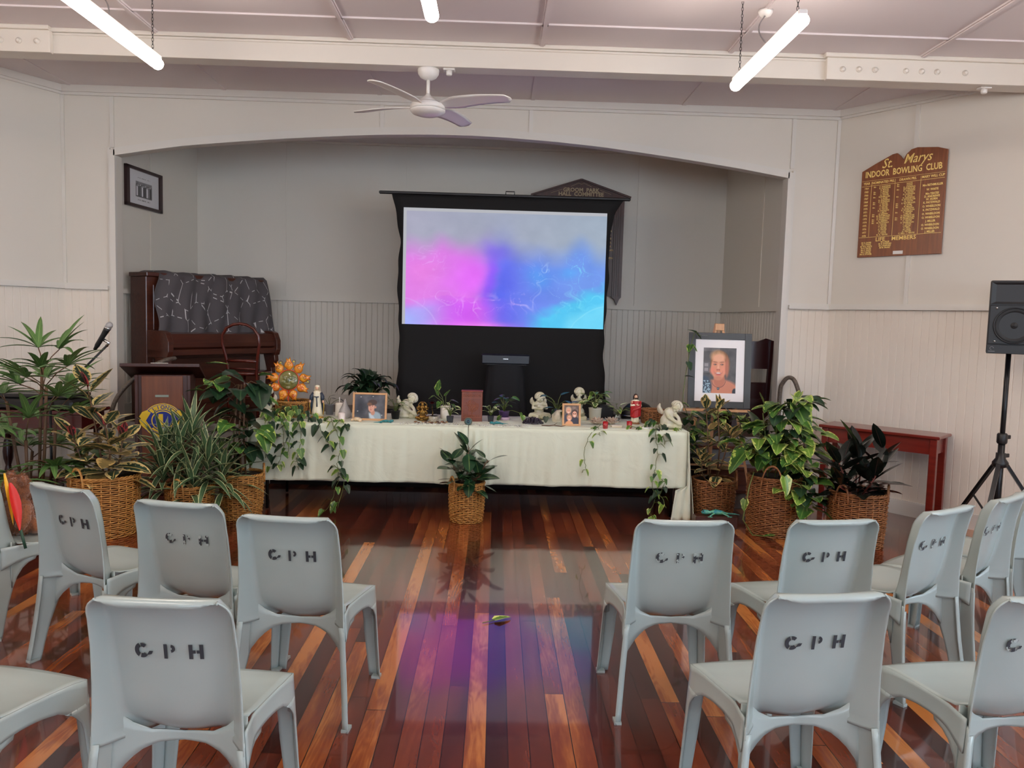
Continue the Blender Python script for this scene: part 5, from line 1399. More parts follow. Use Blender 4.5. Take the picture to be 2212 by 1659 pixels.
def cherub(name, label, loc, rz, pose, S=1, body=STONE):
    t = T('cherub_statue', label, 'statue', loc, rz); t.scale = (S, S, S)
    mb = MB()
    if pose == 'sit':
        mb.ell((0,0,.03), (.078,.058,.030)); 
        for s in (-1, 1): mb.tube([(s*.03,0,.035),(s*.075,-.04,.035),(s*.01,-.065,.028)], [.030,.026,.018], 8)
        mb.ell((0,.01,.085), (.040,.032,.06)); mb.ell((0,0,.13), (.045,.03,.03))
        for s in (-1, 1): mb.tube([(s*.048,0,.135),(s*.058,-.03,.10),(s*-.01,-.055,.105+.01*s)], [.016,.015,.012], 8); mb.ell((s*-.015,-.058,.107+.01*s), .013)
        hc = (.0,-.015,.185); tl = (.25,0)
    elif pose == 'kneel':
        mb.ell((0,0,.04), (.050,.055,.042)); mb.ell((0,.02,.02), (.06,.06,.022)); mb.ell((0,.01,.11), (.038,.032,.055))
        for s in (-1, 1): mb.tube([(s*.04,0,.15),(s*.05,-.03,.115),(s*.01,-.06,.15)], [.014,.013,.011], 8)
        mb.ell((0,-.062,.165), (.012,.012,.022)); mb.tube([(-.045,.02,.0),(.045,.02,.0)], .03, 8)
        hc = (0,-.015,.205); tl = (.3,.1)
    else:   # asleep, leaning on folded arms
        mb.ell((-.02,0,.05), (.055,.045,.055)); mb.ell((-.01,0,.10), (.045,.035,.05)); mb.ell((-.015,0,.02), (.07,.055,.024))
        mb.tube([(-.035,-.02,.125),(-.02,-.05,.085),(.045,-.05,.045)], [.017,.015,.012], 8); mb.tube([(.02,-.02,.11),(.05,-.04,.08),(.065,-.05,.04)], [.015,.013,.011], 8)
        mb.ell((.06,-.055,.038), (.02,.014,.012)); mb.tube([(.02,-.03,.02),(.075,-.04,.02)], [.024,.018], 8)
        hc = (.035,-.015,.155); tl = (.15,.65)
    face(mb, hc, .037, tl)
    O('body', mb, body, t, remesh=.0045, smooth=2)
    O('hair', hairmb(hc, .037, 16, tl), body, t)
    w = MB()
    if pose == 'lean': wing(w, (-.05,.03,.10), -1, .10); 
    else: wing(w, (-.03,.035,.12), -1, .085); wing(w, (.03,.035,.12), 1, .085)
    O('wing', w, body, t, remesh=.005, smooth=1)
    return t
cherub('', 'kneeling stone cherub at the left end of the table beside the sun ornament', (-1.90, 6.60, Z0), R(12), 'kneel', 1.12)
cherub('', 'stone cherub asleep on its arm beside the boy photo', (-.76, 6.90, Z0), 0, 'lean', 1.12)
cherub('', 'stone cherub sitting with crossed arms behind the dark crystal cluster', (.40, 7.02, Z0), R(6), 'sit', 1.08)
cherub('', 'stone cherub rising behind the small frame of three faces', (.76, 7.08, Z0+.03), R(-4), 'kneel', 1.06)
O('plinth_block', MB().b2(.69,.83,7.02,7.15,Z0,Z0+.035,bev=.004), STONE); tag(bpy.data.objects['plinth_block'], 'low stone block under the cherub behind the small frame', 'block')
cherub('', 'stone cherub leaning at the right end of the table by the trailing vine', (1.50, 6.64, Z0), R(-8), 'lean', 1.2)

# ------------------------------------------------------------------ sun ornament in a basket
t = T('wicker_basket', 'oval wicker basket holding the sun ornament and trailing pothos', 'basket', (-1.74, 6.80, Z0))
basket(t, .11, .145, .13, WK1, (), name='weave', rows=11, nst=22, sr=.005)
OR = mat('enamel_orange', (214,92,28), .25, noise=.45, nscale=30, rgb2=(232,172,44), coat=.5); OR2 = mat('enamel_red', (188,70,28), .25, coat=.5)
t = T('sun_ornament', 'orange metal sun ornament with a green glass face', 'ornament', (-1.76, 6.745, 1.06), R(2)); t.scale = (1.12, 1, 1.12); t.rotation_euler = (R(-6), 0, 0)
GF = mat('olive_glass', (122,118,60), .12, coat=1, noise=.3, nscale=20, rgb2=(90,96,50))
mb = MB(); r = .074
mb.ell((0,0,0), (r,.03,r), n=28, m=16); 
for s in (-1, 1): mb.ell((s*.026,-.026,.012), (.012,.008,.007)); mb.ell((s*.026,-.026,.026), (.016,.006,.004)); mb.ell((s*.03,-.022,-.016), (.016,.01,.014))
mb.ell((0,-.032,.002), (.007,.01,.02)); mb.ell((0,-.028,-.030), (.018,.008,.005)); mb.ell((0,-.026,-.038), (.012,.007,.005)); mb.ell((0,-.02,-.058), (.016,.01,.012))
O('glass_face', mb, GF, t, remesh=.0035, smooth=1)
O('rim', MB().tube([(.078*math.cos(a),0,.078*math.sin(a)) for a in [2*PI*i/40 for i in range(40)]], .005, 6, close=True), OR2, t)
for k in range(9):
    a = PI/2+2*PI*k/9; ca, sa = math.cos(a), math.sin(a); fl = 1 if k % 2 else -1
    out = [(-.010,.078),(-.036,.105),(-.033,.128),(-.020,.146),(-.024,.168),(-.006,.156),(.006,.178),(.014,.146),(.030,.124),(.034,.104),(.012,.078)]
    out = [(x*fl, y) for x, y in out]
    def RY(x, y, h, ca=ca, sa=sa): return (y*ca - x*sa, -h, y*sa + x*ca)
    mb = MB(); c = (0, .118); n = len(out)
    vs = [RY(x, y, 0) for x, y in out]+[RY(lerp(x,c[0],.35), lerp(y,c[1],.35), .010) for x, y in out]+[RY(*c, .013)]
    mb.add(vs, [(i, (i+1) % n, n+(i+1) % n, n+i) for i in range(n)]+[(n+i, n+(i+1) % n, 2*n) for i in range(n)]); 
    ray = O('ray', mb, OR, t, solid=.002)
    mb = MB(); P = [RY(fl*.016*math.cos(s)*(1-s/9), .122+.016*math.sin(s)*(1-s/9), .0135) for s in [i*.5 for i in range(16)]]
    mb.tube(P, .0022, 5); O('curl', mb, OR2 if k in (3,4,5,6) else GOLDP, ray)
for k in (0, 2, 6, 8):
    a = PI/2+2*PI*(k+.5)/9 - (0 if k < 4 else 0); ca, sa = math.cos(a), math.sin(a)
    def RY(x, y, h, ca=ca, sa=sa): return (y*ca - x*sa, -h, y*sa + x*ca)
    P = [RY(0, .08+.06*i/6, .0) for i in range(7)]+[RY(.018-.018*math.cos(s)*(1-s/8), .145+.018*math.sin(s)*(1-s/8), 0) for s in [i*.55 for i in range(1, 12)]]
    w_ = O('wire_scroll', MB().tube(P, .002, 5), GOLDP, t); O('bead', MB().ell(RY(.016,.145,.002), .007), mat('yellow_glass', (220,200,70), .1, coat=1) if k == 0 else bpy.data.materials['yellow_glass'], w_)
O('stake', MB().beam((0,.01,-.06), (0,.01,-.26), .012), OR2, t)

# ------------------------------------------------------------------ religious statuettes
IV = mat('ivory_paint', (236,228,200), .4); SKIN = mat('painted_skin', (222,176,146), .45); NAVY = mat('navy_paint', (44,56,72), .4); GLD = mat('gold_trim', (196,158,74), .35, metal=.5); REDP = mat('red_robe_paint', (184,38,40), .35, noise=.4, nscale=40, rgb2=(150,24,30)); HRB = mat('brown_hair_paint', (50,30,22), .5); BROWN = mat('brown_paint', (130,90,56), .5)
def fold(prof, n=40, amp=.1, k=9, ry=.75, c=(0,0,0), ph=0):
    mb = MB(); vs = []; 
    for i, (r, z) in enumerate(prof):
        for j in range(n):
            a = 2*PI*j/n; q = r*(1+amp*math.sin(k*a+ph+z*30)*(1-.6*i/len(prof)))
            vs.append((c[0]+q*math.cos(a), c[1]+q*ry*math.sin(a), c[2]+z))
    mb.add(vs, [(i*n+j, i*n+(j+1) % n, (i+1)*n+(j+1) % n, (i+1)*n+j) for i in range(len(prof)-1) for j in range(n)]+[tuple(range(n-1,-1,-1)), tuple(range((len(prof)-1)*n, len(prof)*n))]); return mb
t = T('mary_statuette', 'white and blue robed woman statuette with open hands in front of the wall', 'statuette', (-1.515, 6.74, Z0))
O('base', MB().lathe([(.055,0),(.058,.006),(.045,.02),(.035,.024),(0,.024)], n=20, ry=.8), GLD, t)
O('gown', fold([(.048,.016),(.040,.06),(.034,.12),(.030,.17),(.034,.20),(.030,.225),(.012,.238)]), IV, t)
mb = MB()
for s in (-1, 1):
    mb.add([(s*.012,.022,.235),(s*.036,.0,.215),(s*.062,-.012,.16),(s*.056,-.012,.10),(s*.048,.0,.03),(s*.02,.03,.03),(0,.034,.12)], [(0,1,2,6),(2,3,4,6),(4,5,6)])
    mb.tube([(s*.03,.0,.215),(s*.046,-.006,.185),(s*.050,-.02,.155)], [.013,.015,.012], 8)
O('mantle', mb, NAVY, t, solid=.004, off=0)
mb = MB()
for s in (-1, 1): mb.tube([(s*.058,-.014,.158),(s*.060,-.014,.10),(s*.052,-.004,.03)], .0045, 6)
O('mantle_trim', mb, GLD, t)
for s in (-1, 1): O('hand', MB().ell((s*.055,-.026,.145), (.008,.006,.013), rz=.3), SKIN, t)
O('sash', MB().tube([(-.02,-.028,.185),(0,-.031,.183),(.02,-.028,.185)], .005, 6).tube([(.0,-.031,.183),(.004,-.033,.14),(.006,-.036,.10)], [.005,.005,.006], 6), NAVY, t)
mb = MB(); face(mb, (0,-.006,.256), .0155); O('head', mb, SKIN, t, remesh=.0022, smooth=1)
O('veil', MB().grid(lambda u, v: ((.020+.006*v)*math.cos(PI*(.12+u*.76)*1.0+0)*1.0, .002+(.020+.004*v)*math.sin(PI*(.0+u))*.9, .278-.06*v-.0*u) , 16, 8).ell((0,.003,.268), (.019,.018,.016)), IV, t, solid=.003)
t = T('jesus_statuette', 'red-cloaked bearded figure statuette in front of the brown basket', 'statuette', (1.235, 6.86, Z0))
O('base', MB().lathe([(.042,0),(.044,.006),(.036,.016),(0,.018)], n=20, ry=.8), BROWN, t)
O('robe', fold([(.036,.014),(.033,.05),(.030,.10),(.028,.15),(.034,.19),(.032,.205),(.012,.218)]), IV, t)
def ck(u, v):
    a = PI*(.98-1.35*u)+.2; z = lerp(.205, .055+.05*abs(u-.3), v); r = interp([(0,.040),(.1,.041),(.2,.043),(.215,.03)], z)
    return (r*math.cos(a)*1.05+.004*math.sin(u*30), r*math.sin(a)*-.85-.004, z)
O('cloak', MB().grid(ck, 40, 14), REDP, t, solid=.005, off=0)
O('cloak_fold', MB().tube([(.036,-.01,.19),(.03,-.034,.15),(-.02,-.036,.13),(-.036,-.02,.10),(-.030,-.02,.06)], [.014,.016,.016,.014,.006], 8), REDP, t)
mb = MB()
for s in (-1, 1): mb.tube([(s*.034,0,.20),(s*.04,-.02,.165),(s*.008,-.036,.172)], [.012,.012,.010], 8)
O('sleeve', mb, IV, t)
O('hand', MB().ell((-.038,-.032,.196), (.006,.006,.014)), SKIN, t); O('hand', MB().ell((.008,-.042,.176), (.010,.006,.008)), SKIN, t)
O('heart', MB().ell((0,-.038,.188), (.007,.004,.008)), REDP, t)
mb = MB(); face(mb, (0,-.004,.240), .0165); O('head', mb, SKIN, t, remesh=.0022, smooth=1)
mb = MB(); mb.ell((0,.010,.248), (.0185,.017,.019)); mb.ell((-.0175,.006,.232), (.006,.010,.02)); mb.ell((.0175,.006,.232), (.006,.010,.02)); O('hair', mb, HRB, t, remesh=.003, smooth=1)
O('beard', MB().ell((0,-.0155,.2275), (.011,.006,.009)), HRB, t)

# ------------------------------------------------------------------ photo frames
PINE = wood('pale_frame_wood', (214,166,118), (196,146,98), .4, axis=0)
SK = (222,160,128)
def frame(name, label, loc, rz, w, h, fw, m, fn, nx, nz, mw=0, tilt=.12, depth=.015):
    t = T(name, label, 'picture frame', loc, rz); t.rotation_euler = (-tilt, 0, rz)
    mb = MB(); 
    for s in (-1, 1):
        mb.b2(s*(w/2-fw), s*w/2, -depth, 0, 0, h, bev=.002)
    mb.b2(-w/2+fw, w/2-fw, -depth, 0, h-fw, h, bev=.002); mb.b2(-w/2+fw, w/2-fw, -depth, 0, 0, fw, bev=.002)
    O('frame', mb, m, t)
    O('backing', MB().b2(-w/2+.004, w/2-.004, -.002, .003, .004, h-.004), BLACKP, t)
    if mw: O('mount', MB().b2(-w/2+fw, w/2-fw, -depth*.55, -depth*.4, fw, h-fw), mat('white_mount', (240,238,240), .6), t)
    iw, ih = w-2*fw-2*mw, h-2*fw-2*mw
    picture('photo', iw, ih, nx, nz, fn, PHOTO, t, lambda a, b: (a, -depth*.62 if mw else -depth*.4, h/2+b))
    return t
def C3(*c): return np.array(c)/255.
def boy(x, z):
    n = fbm(x*5, z*4, 4, 2)[..., None]; img = C3(78,78,84)*(.55+.95*n)
    img = blob(img, x, z, .18, .45, .14, .36, (40,42,52), 1.2)
    img = blob(img, x, z, .68, .08, .20, .22, (150,170,182), .3); img = blob(img, x, z, .58, .06, .06, .2, (190,204,214), .5, .5)
    img = blob(img, x, z, .60, .26, .07, .12, (196,140,118), .3); img = blob(img, x, z, .555, .47, .105, .20, (216,160,138), .15, -.08)
    img = blob(img, x, z, .69, .48, .025, .05, (206,146,122), .4)
    img = blob(img, x, z, .59, .68, .145, .12, (70,48,40), .25); img = blob(img, x, z, .49, .60, .08, .07, (120,82,60), .5)
    for cx in (.50, .585): img = blob(img, x, z, cx, .52, .016, .014, (60,44,42), .6); img = blob(img, x, z, cx, .56, .03, .01, (100,70,56), .8)
    img = blob(img, x, z, .53, .44, .012, .05, (196,132,112), .8); img = blob(img, x, z, .535, .365, .035, .010, (168,84,84), .7)
    for cx, cz in ((.2,.9),(.6,.93),(.9,.15),(.1,.3)): img = blob(img, x, z, cx, cz, .02, .014, (225,225,220), .8)
    return img
frame('photo_frame', 'landscape photo of a boy in a pale wood frame', (-1.055, 6.66, Z0), R(-1), .290, .235, .017, PINE, boy, 90, 70)
def three(x, z):
    img = C3(120,100,90)*(.6+.8*fbm(x*8, z*8, 4, 3)[..., None])
    for cx, cz, r, hair, sh in ((.30,.70,.17,(196,170,140),(56,56,76)), (.72,.52,.19,(70,44,36),(44,40,56)), (.36,.30,.17,(168,120,84),(226,160,110))):
        img = blob(img, x, z, cx, cz-.38, r*1.7, .26, sh, .2); img = blob(img, x, z, cx, cz+.05, r*1.15, r*1.1, hair, .2)
        img = blob(img, x, z, cx, cz, r*.82, r*.92, (226,166,138), .15)
        for s in (-1, 1): img = blob(img, x, z, cx+s*r*.33, cz+r*.18, r*.2 if cx > .7 else r*.1, r*.13 if cx > .7 else r*.07, (30,24,28), .4)
        img = blob(img, x, z, cx, cz-r*.42, r*.36, r*.12, (240,230,224), .5); img = blob(img, x, z, cx, cz-r*.08, r*.08, r*.2, (204,140,116), .7)
    return img
frame('photo_frame', 'small upright photo of three smiling faces in a pale wood frame', (.653, 6.63, Z0), R(2), .158, .19, .017, PINE, three, 70, 90)
def woman(x, z):
    n = fbm(x*6, z*7, 4, 1)[..., None]; img = C3(84,82,84)*(.75+.5*n)
    img = np.where(((z > .93) & (x < .5))[..., None], img*1.25, img); img = np.where(((z > .45) & (z < .68) & (x < .2))[..., None], C3(104,102,106), img)
    for zz in (.52,.62): img = np.where((((z > zz-.035) & (z < zz+.035) & (x > .03) & (x < .15)))[..., None], C3(150,146,150), img)
    img = blob(img, x, z, .51, .67, .29, .265, (150,98,60), .2); img = blob(img, x, z, .42, .82, .2, .12, (196,150,108), .6); img = blob(img, x, z, .74, .55, .06, .14, (150,104,76), .9)
    hz = fbm(x*30, z*6, 3, 4)[..., None]; w = (np.clip(1-((x-.52)/.31)**2-((z-.70)/.25)**2, 0, 1) > 0)[..., None]; img = np.where(w, img*(.8+.4*hz), img)
    img = blob(img, x, z, .48, .05, .62, .26, (206,132,104), .2); img = blob(img, x, z, .50, .30, .17, .18, (190,116,90), .25)
    img = blob(img, x, z, .03, .14, .24, .24, (60,74,92), .25)
    d = vnoise(x*34, z*44, 3)[..., None]; m = ((x < .24-.1*z) & (z < .28))[..., None]; img = np.where(m & (d > .55), C3(150,178,196), img)
    img = blob(img, x, z, .98, .03, .08, .08, (40,46,56), .3)
    img = blob(img, x, z, .47, .56, .235, .262, (222,150,118), .16); img = blob(img, x, z, .47, .78, .19, .09, (232,172,138), .6)
    img = blob(img, x, z, .30, .50, .09, .08, (232,142,116), .9); img = blob(img, x, z, .62, .50, .09, .08, (232,150,122), .9); img = blob(img, x, z, .72, .56, .05, .2, (186,112,88), .8)
    for s, cx in ((-1,.36),(1,.57)):
        img = blob(img, x, z, cx, .635, .055, .020, (176,112,90), .6); img = blob(img, x, z, cx, .632, .034, .011, (70,48,44), .6); img = blob(img, x, z, cx-.008, .636, .008, .007, (225,215,210), .8); img = blob(img, x, z, cx, .685, .07, .010, (150,98,74), .8, .08*s)
    img = blob(img, x, z, .46, .56, .03, .09, (236,170,140), .9); img = blob(img, x, z, .46, .515, .055, .022, (206,120,98), .7)
    for s in (-1, 1): img = blob(img, x, z, .46+s*.035, .51, .012, .009, (130,66,56), .8)
    img = blob(img, x, z, .465, .437, .095, .026, (186,92,86), .5); img = blob(img, x, z, .465, .443, .072, .013, (240,232,224), .6)
    img = blob(img, x, z, .47, .40, .09, .012, (206,110,100), .7); img = blob(img, x, z, .46, .33, .12, .045, (206,134,106), .8)
    for s in (-1, 1): img = blob(img, x, z, .465+s*.125, .455, .010, .04, (208,132,106), 1.2, -s*.4)
    dd = np.abs(((x-.48)/.205)**2+((z-.27)/.145)**2-1)*((z < .27)*1.)+((z >= .27)*9); k = np.clip(1-dd/.09, 0, 1)[..., None]; img = img*(1-k)+C3(44,40,48)*k
    img = blob(img, x, z, .47, .10, .04, .03, (66,80,90), .3); img = blob(img, x, z, .465, .105, .012, .01, (190,200,210), .5)
    return img
DGF = mat('charcoal_frame', (66,68,70), .45)
frame('portrait_frame', 'large charcoal frame with a portrait of a smiling fair-haired woman', (1.955, 6.83, .905), R(-2), .545, .655, .058, DGF, woman, 170, 230, mw=.072, tilt=.08, depth=.02)
t = T('easel', 'pale wooden easel carrying the large portrait', 'easel', (1.955, 6.86, 0), R(-2))
EAS = wood('easel_wood', (216,170,130), (200,150,108), .45, axis=2)
for s in (-1, 1): O('leg', MB().beam((s*.34,-.05,0), (s*.025,.065,1.64), .03, .018), EAS, t)
O('leg', MB().beam((0,.20,.17), (0,.08,1.58), .028, .018), EAS, t)
mb = MB(); mb.b2(-.31,.27,-.075,-.03,.875,.897,bev=.003); O('ledge', mb, EAS, t)
O('top_block', MB().b2(-.04,.04,.04,.085,1.58,1.64,bev=.004), EAS, t)
O('crossbar', MB().beam((-.27,-.03,.40), (.27,-.03,.40), .03, .014), EAS, t)

# ------------------------------------------------------------------ carved urn, crystals, candles
def urnmat():
    m = wood('urn_wood', (126,62,40), (96,44,30), .35, axis=2, coat=.3); nt = m.node_tree
    return m
URN = urnmat()
t = T('carved_wooden_urn', 'upright reddish wooden urn carved with a tree in the middle of the table', 'urn', (-.195, 6.80, Z0), R(1))
O('box', MB().b2(-.090,.090,-.05,.05,0,.258,bev=.003), URN, t); O('lid', MB().b2(-.093,.093,-.053,.053,.258,.266,bev=.002), wood('urn_lid_wood', (160,84,70), (140,70,58), .3, axis=0), t)
mb = MB(); rr = random.Random(4)
mb.b2(-.078,.078,-.054,-.05,.205,.209); mb.b2(-.078,.078,-.054,-.05,.035,.039); 
for s in (-1, 1): mb.b2(s*.078,s*.081,-.054,-.05,.035,.245)
for i in range(150):
    a = rr.random()*6.28; q = rr.random()**.6; x = .058*q*math.cos(a); z = .135+.052*q*math.sin(a)
    mb.ell((x,-.051,z), (.0042,.003,.0026), ry=rr.random()*3, n=6, m=4)
for i in range(46): x = -.074+.148*i/45; mb.ell((x,-.051,.225+.008*math.sin(i*1.1)), (.004,.003,.003), ry=i, n=6, m=4)
for i in range(36): x = -.070+.14*i/35; mb.ell((x,-.051,.052+.006*math.sin(i*1.4)), (.004,.003,.002), ry=i, n=6, m=4)
for q in ([(0,-.051,.05),(.003,-.052,.10),(-.004,-.052,.15)],[(0,-.051,.09),(.02,-.052,.12),(.035,-.051,.15)],[(0,-.051,.10),(-.02,-.052,.125),(-.035,-.051,.15)],[(-.02,-.051,.045),(0,-.052,.06),(.02,-.051,.045)]): mb.tube(q, .003, 5)
o = O('carving', mb, mat('carved_relief', (150,84,54), .4), t); o['label'] = 'raised carving of a leafy tree'
o = MB(); t = T('agate_disc', 'round blue eye-patterned disc standing at the cloth seam', 'disc', (-.215, 6.52, Z0+.030)); t.rotation_euler = (-.15, 0, 0)
for k, (r, c) in enumerate(((.034,(120,116,100)),(.029,(62,84,84)),(.023,(96,120,120)),(.017,(50,92,112)),(.010,(22,40,60)))):
    O('ring' if k else 'disc', MB().lathe([(0,-.004-.001*k),(r,-.004-.001*k),(r,.0)], n=28, axis='y', caps=False), mat('disc_tone_%d' % k, c, .2, coat=.5), t)
AME = mat('amethyst', (44,38,52), .25, coat=.5)
t = T('amethyst_cluster', 'dark purple-black crystal cluster in front of the sitting cherub', 'crystal', (.33, 6.70, Z0))
rr = random.Random(8); mb = MB()
for i in range(90):
    a = rr.random()*6.28; q = math.sqrt(rr.random()); x, y = .085*q*math.cos(a), .045*q*math.sin(a); hgt = .045*(1-q*q)+.006
    d = Vector((x*4, y*4-.1, 1)).normalized(); b = Vector((x, y, hgt*.4)); r_ = .007+.004*rr.random(); L_ = hgt*.7+.010
    e1 = d.orthogonal().normalized(); e2 = d.cross(e1); vs = [b+(e1*math.cos(k*PI/3)+e2*math.sin(k*PI/3))*r_ for k in range(6)]+[b+d*L_*.75+(e1*math.cos(k*PI/3)+e2*math.sin(k*PI/3))*r_ for k in range(6)]+[b+d*L_]
    mb.add(vs, [(k, (k+1) % 6, 6+(k+1) % 6, 6+k) for k in range(6)]+[(6+k, 6+(k+1) % 6, 12) for k in range(6)], False)
mb.ell((0,0,.006), (.088,.048,.016)); O('crystals', mb, AME, t)
t = T('lotus_crystal', 'pale pink lotus-shaped glass flower holder between the small frame and red votives', 'ornament', (.94, 6.72, Z0))
LOT = mat('rose_glass', (232,206,184), .15, trans=.35, coat=.6)
for (cx, cy) in ((-.06,0),(.07,.03)):
    mb = MB()
    for ring_, (n_, el, L_) in enumerate(((9,.25,.085),(8,.65,.08),(6,1.05,.07))):
        for i in range(n_):
            a = 2*PI*i/n_+ring_*.4; d = (math.cos(a)*math.cos(el), math.sin(a)*math.cos(el), math.sin(el)); mb.leaf((cx,cy,.008), d, L_, .035, 'lance', droop=-.25, fold=.5, nl=5)
    O('flower', mb, LOT, t, solid=.003, off=0)
REDG = mat('red_glass', (196,24,34), .1, trans=.3, coat=.6); WAX = mat('wax', (240,232,216), .5)
def votive(x, y, label):
    t = T('votive_candle', label, 'candle', (x, y, Z0), group='red glass votive candles')
    O('glass', MB().lathe([(.0,.0),(.021,0),(.0235,.06),(.0215,.06),(.019,.006)], n=24, caps=False), REDG, t); O('wax', MB().lathe([(0,.006),(.019,.006),(.021,.048),(0,.049)], n=18), REDG, t); O('wick', MB().tube([(0,0,.048),(.001,0,.056)], .001, 4), BLACKP, t)
votive(.925, 6.50, 'red glass votive candle in front of the pink lotus flower'); votive(1.135, 6.56, 'red glass votive candle just left of the red-cloaked statuette')
t = T('votive_candle', 'white candle in a small stemless glass with a red base, left of the boy photo', 'candle', (-1.27, 6.56, Z0)); O('glass', MB().lathe([(.0,0),(.026,0),(.028,.012),(.029,.072),(.027,.072),(.026,.014)], n=24, caps=False), mat('clear_glass', (226,214,208), .15, coat=.6), t); O('wax', MB().lathe([(0,.012),(.025,.012),(.0255,.064),(0,.065)], n=20), WAX, t); O('base', MB().lathe([(0,.001),(.0265,.001),(.027,.011),(0,.0115)], n=20), REDG, t)
t = T('candle_jar', 'white lidded candle jar with a thin upright stick', 'candle', (-1.36, 6.92, Z0)); O('jar', MB().lathe([(0,0),(.036,0),(.038,.01),(.036,.105),(.032,.115),(0,.118)], n=28), WAX, t); O('stick', MB().tube([(0,0,.112),(0,0,.165)], .004, 8), WHITEM, t)
t = T('glass_teardrop', 'clear ribbed glass teardrop ornament left of the boy photo', 'ornament', (-1.285, 6.78, Z0)); O('glass', MB().lathe([(0,0),(.036,.002),(.054,.02),(.056,.045),(.046,.075),(.028,.105),(.015,.135),(.008,.158),(0,.168)], n=30), mat('frost_glass', (228,224,222), .18, trans=.55, coat=.5), t)
t = T('seashell', 'small cream seashell at the lower left corner of the boy photo', 'shell', (-1.155, 6.57, Z0)); mb = MB()
for i in range(14): k = i/13; mb.ell((-.035+.07*k, .01*math.sin(k*9), .012+.012*math.sin(PI*k)), (.010+.008*k, .012+.010*k, .010+.014*k*(1-.4*k)))
O('shell', mb, mat('shell', (234,218,190), .4, noise=.4, nscale=60, rgb2=(206,170,130)), t, remesh=.003, smooth=1)
# bronze elephant-headed seated figure and flower dome
t = T('bronze_figurine', 'dark gold seated figurine in front of the sleeping cherub', 'figurine', (-.615, 6.72, Z0)); mb = MB()
mb.ell((0,0,.012), (.05,.035,.013)); mb.ell((0,0,.035), (.042,.03,.022)); mb.ell((0,0,.07), (.028,.024,.032)); mb.ell((0,-.002,.115), (.024,.02,.024)); mb.ell((0,0,.145), (.014,.012,.016)); mb.tube([(0,-.02,.112),(.004,-.032,.09),(-.004,-.034,.07),(.010,-.034,.062)], [.009,.007,.006,.004], 8)
for s in (-1, 1): mb.ell((s*.027,.004,.116), (.014,.005,.017)); mb.tube([(s*.024,0,.088),(s*.044,-.01,.07),(s*.036,-.026,.06)], .008, 6); mb.tube([(s*.02,0,.03),(s*.05,-.025,.03),(s*.01,-.035,.026)], [.016,.013,.009], 8); mb.tube([(s*.022,.01,.09),(s*.046,.01,.10),(s*.046,.0,.12)], .006, 6)
for i in range(12): a = PI*i/11; mb.ell((.036*math.cos(a),.012,.125+.036*math.sin(a)), .006, n=6, m=4)
O('figure', mb, GOLDP, t, remesh=.003, smooth=1)
t = T('lotus_dish', 'small golden lotus dish under the figurine with its petals', 'dish', (-.615, 6.80, Z0)); mb = MB()
for i in range(10): a = 2*PI*i/10; mb.leaf((0,0,.004), (math.cos(a)*.9, math.sin(a)*.9, .35), .07, .03, 'lance', droop=-.2, fold=.3, nl=5)
O('petals', mb, GOLDP, t, solid=.002)
t = T('rose_dome', 'red rose under a clear glass dome left of the white vase', 'ornament', (-.545, 6.86, Z0))
DG = mat('dome_glass', (245,248,250), .02, trans=1); DG.node_tree.nodes['Principled BSDF'].inputs['IOR'].default_value = 1.04
O('dome', MB().lathe([(.040,.01),(.040,.13),(.034,.155),(.020,.170),(0,.175)], n=28, caps=False), DG, t); O('base', MB().lathe([(0,0),(.046,0),(.046,.01),(0,.011)], n=24), BLACKP, t)
mb = MB()
for k in range(3):
    for i in range(6-k): a = 2*PI*i/(6-k)+k; el = .3+.45*k; mb.leaf((0,0,.128), (math.cos(a)*math.cos(el), math.sin(a)*math.cos(el), math.sin(el)), .034-.004*k, .034, 'oval', droop=-.5, fold=.3, nl=4)
O('rose', mb, mat('rose_red', (176,20,36), .4), t); O('stem', MB().tube([(0,0,.01),(.004,0,.07),(0,0,.13)], .002, 5), GOLDP, t)
O('gold_filler', MB().ell((0,0,.02), (.026,.026,.014)).ell((.008,-.008,.05), (.006,.006,.02)), GOLDP, t, disp=.004, dscale=.01)
t = T('mosaic_votive', 'mirror-mosaic candle bowl to the right of the dark gold figurine', 'candle holder', (-.515, 6.68, Z0)); O('bowl', MB().lathe([(0,0),(.032,0),(.038,.012),(.040,.05),(.037,.05),(.035,.014),(0,.01)], n=32, caps=False), BLACKP, t)
mb = MB()
for k in range(5):
    for i in range(20): a = 2*PI*(i+.5*(k % 2))/20; r_ = .0405; mb.box((r_*math.cos(a), r_*math.sin(a), .008+k*.0095), (.003,.0095,.0075), rz=a)
o = O('mosaic', mb, mat('mirror_tile', (226,216,196), .15, metal=.4), t); o['kind'] = 'stuff'
rr = random.Random(12)
SP = [(-.66,6.60),(-.63,6.56),(-.60,6.62),(-.57,6.57),(-.545,6.61),(-.52,6.56),(-.49,6.60),(-.46,6.57),(-.44,6.62),(-.42,6.59),(-.40,6.63),(-.48,6.64),(-.44,6.66),(-.58,6.65)]
SM = [mat('stone_%d' % i, c, .4, noise=.4, nscale=50, rgb2=tuple(int(q*.7) for q in c)) for i, c in enumerate(((150,104,66),(112,74,50),(178,142,96),(92,64,48)))]
for i, (x, y) in enumerate(SP):
    a, b_, c_ = rr.uniform(.012,.02), rr.uniform(.009,.014), rr.uniform(.005,.007)
    o = O('pebble', MB().ell((0,0,c_), (a,b_,c_)), SM[i % 4], None, (x, y, Z0), rr.random()*3); tag(o, 'one of the flat brown polished stones strewn round the mosaic candle bowl', 'stone', 'polished stones round the mosaic bowl')
mb = MB()
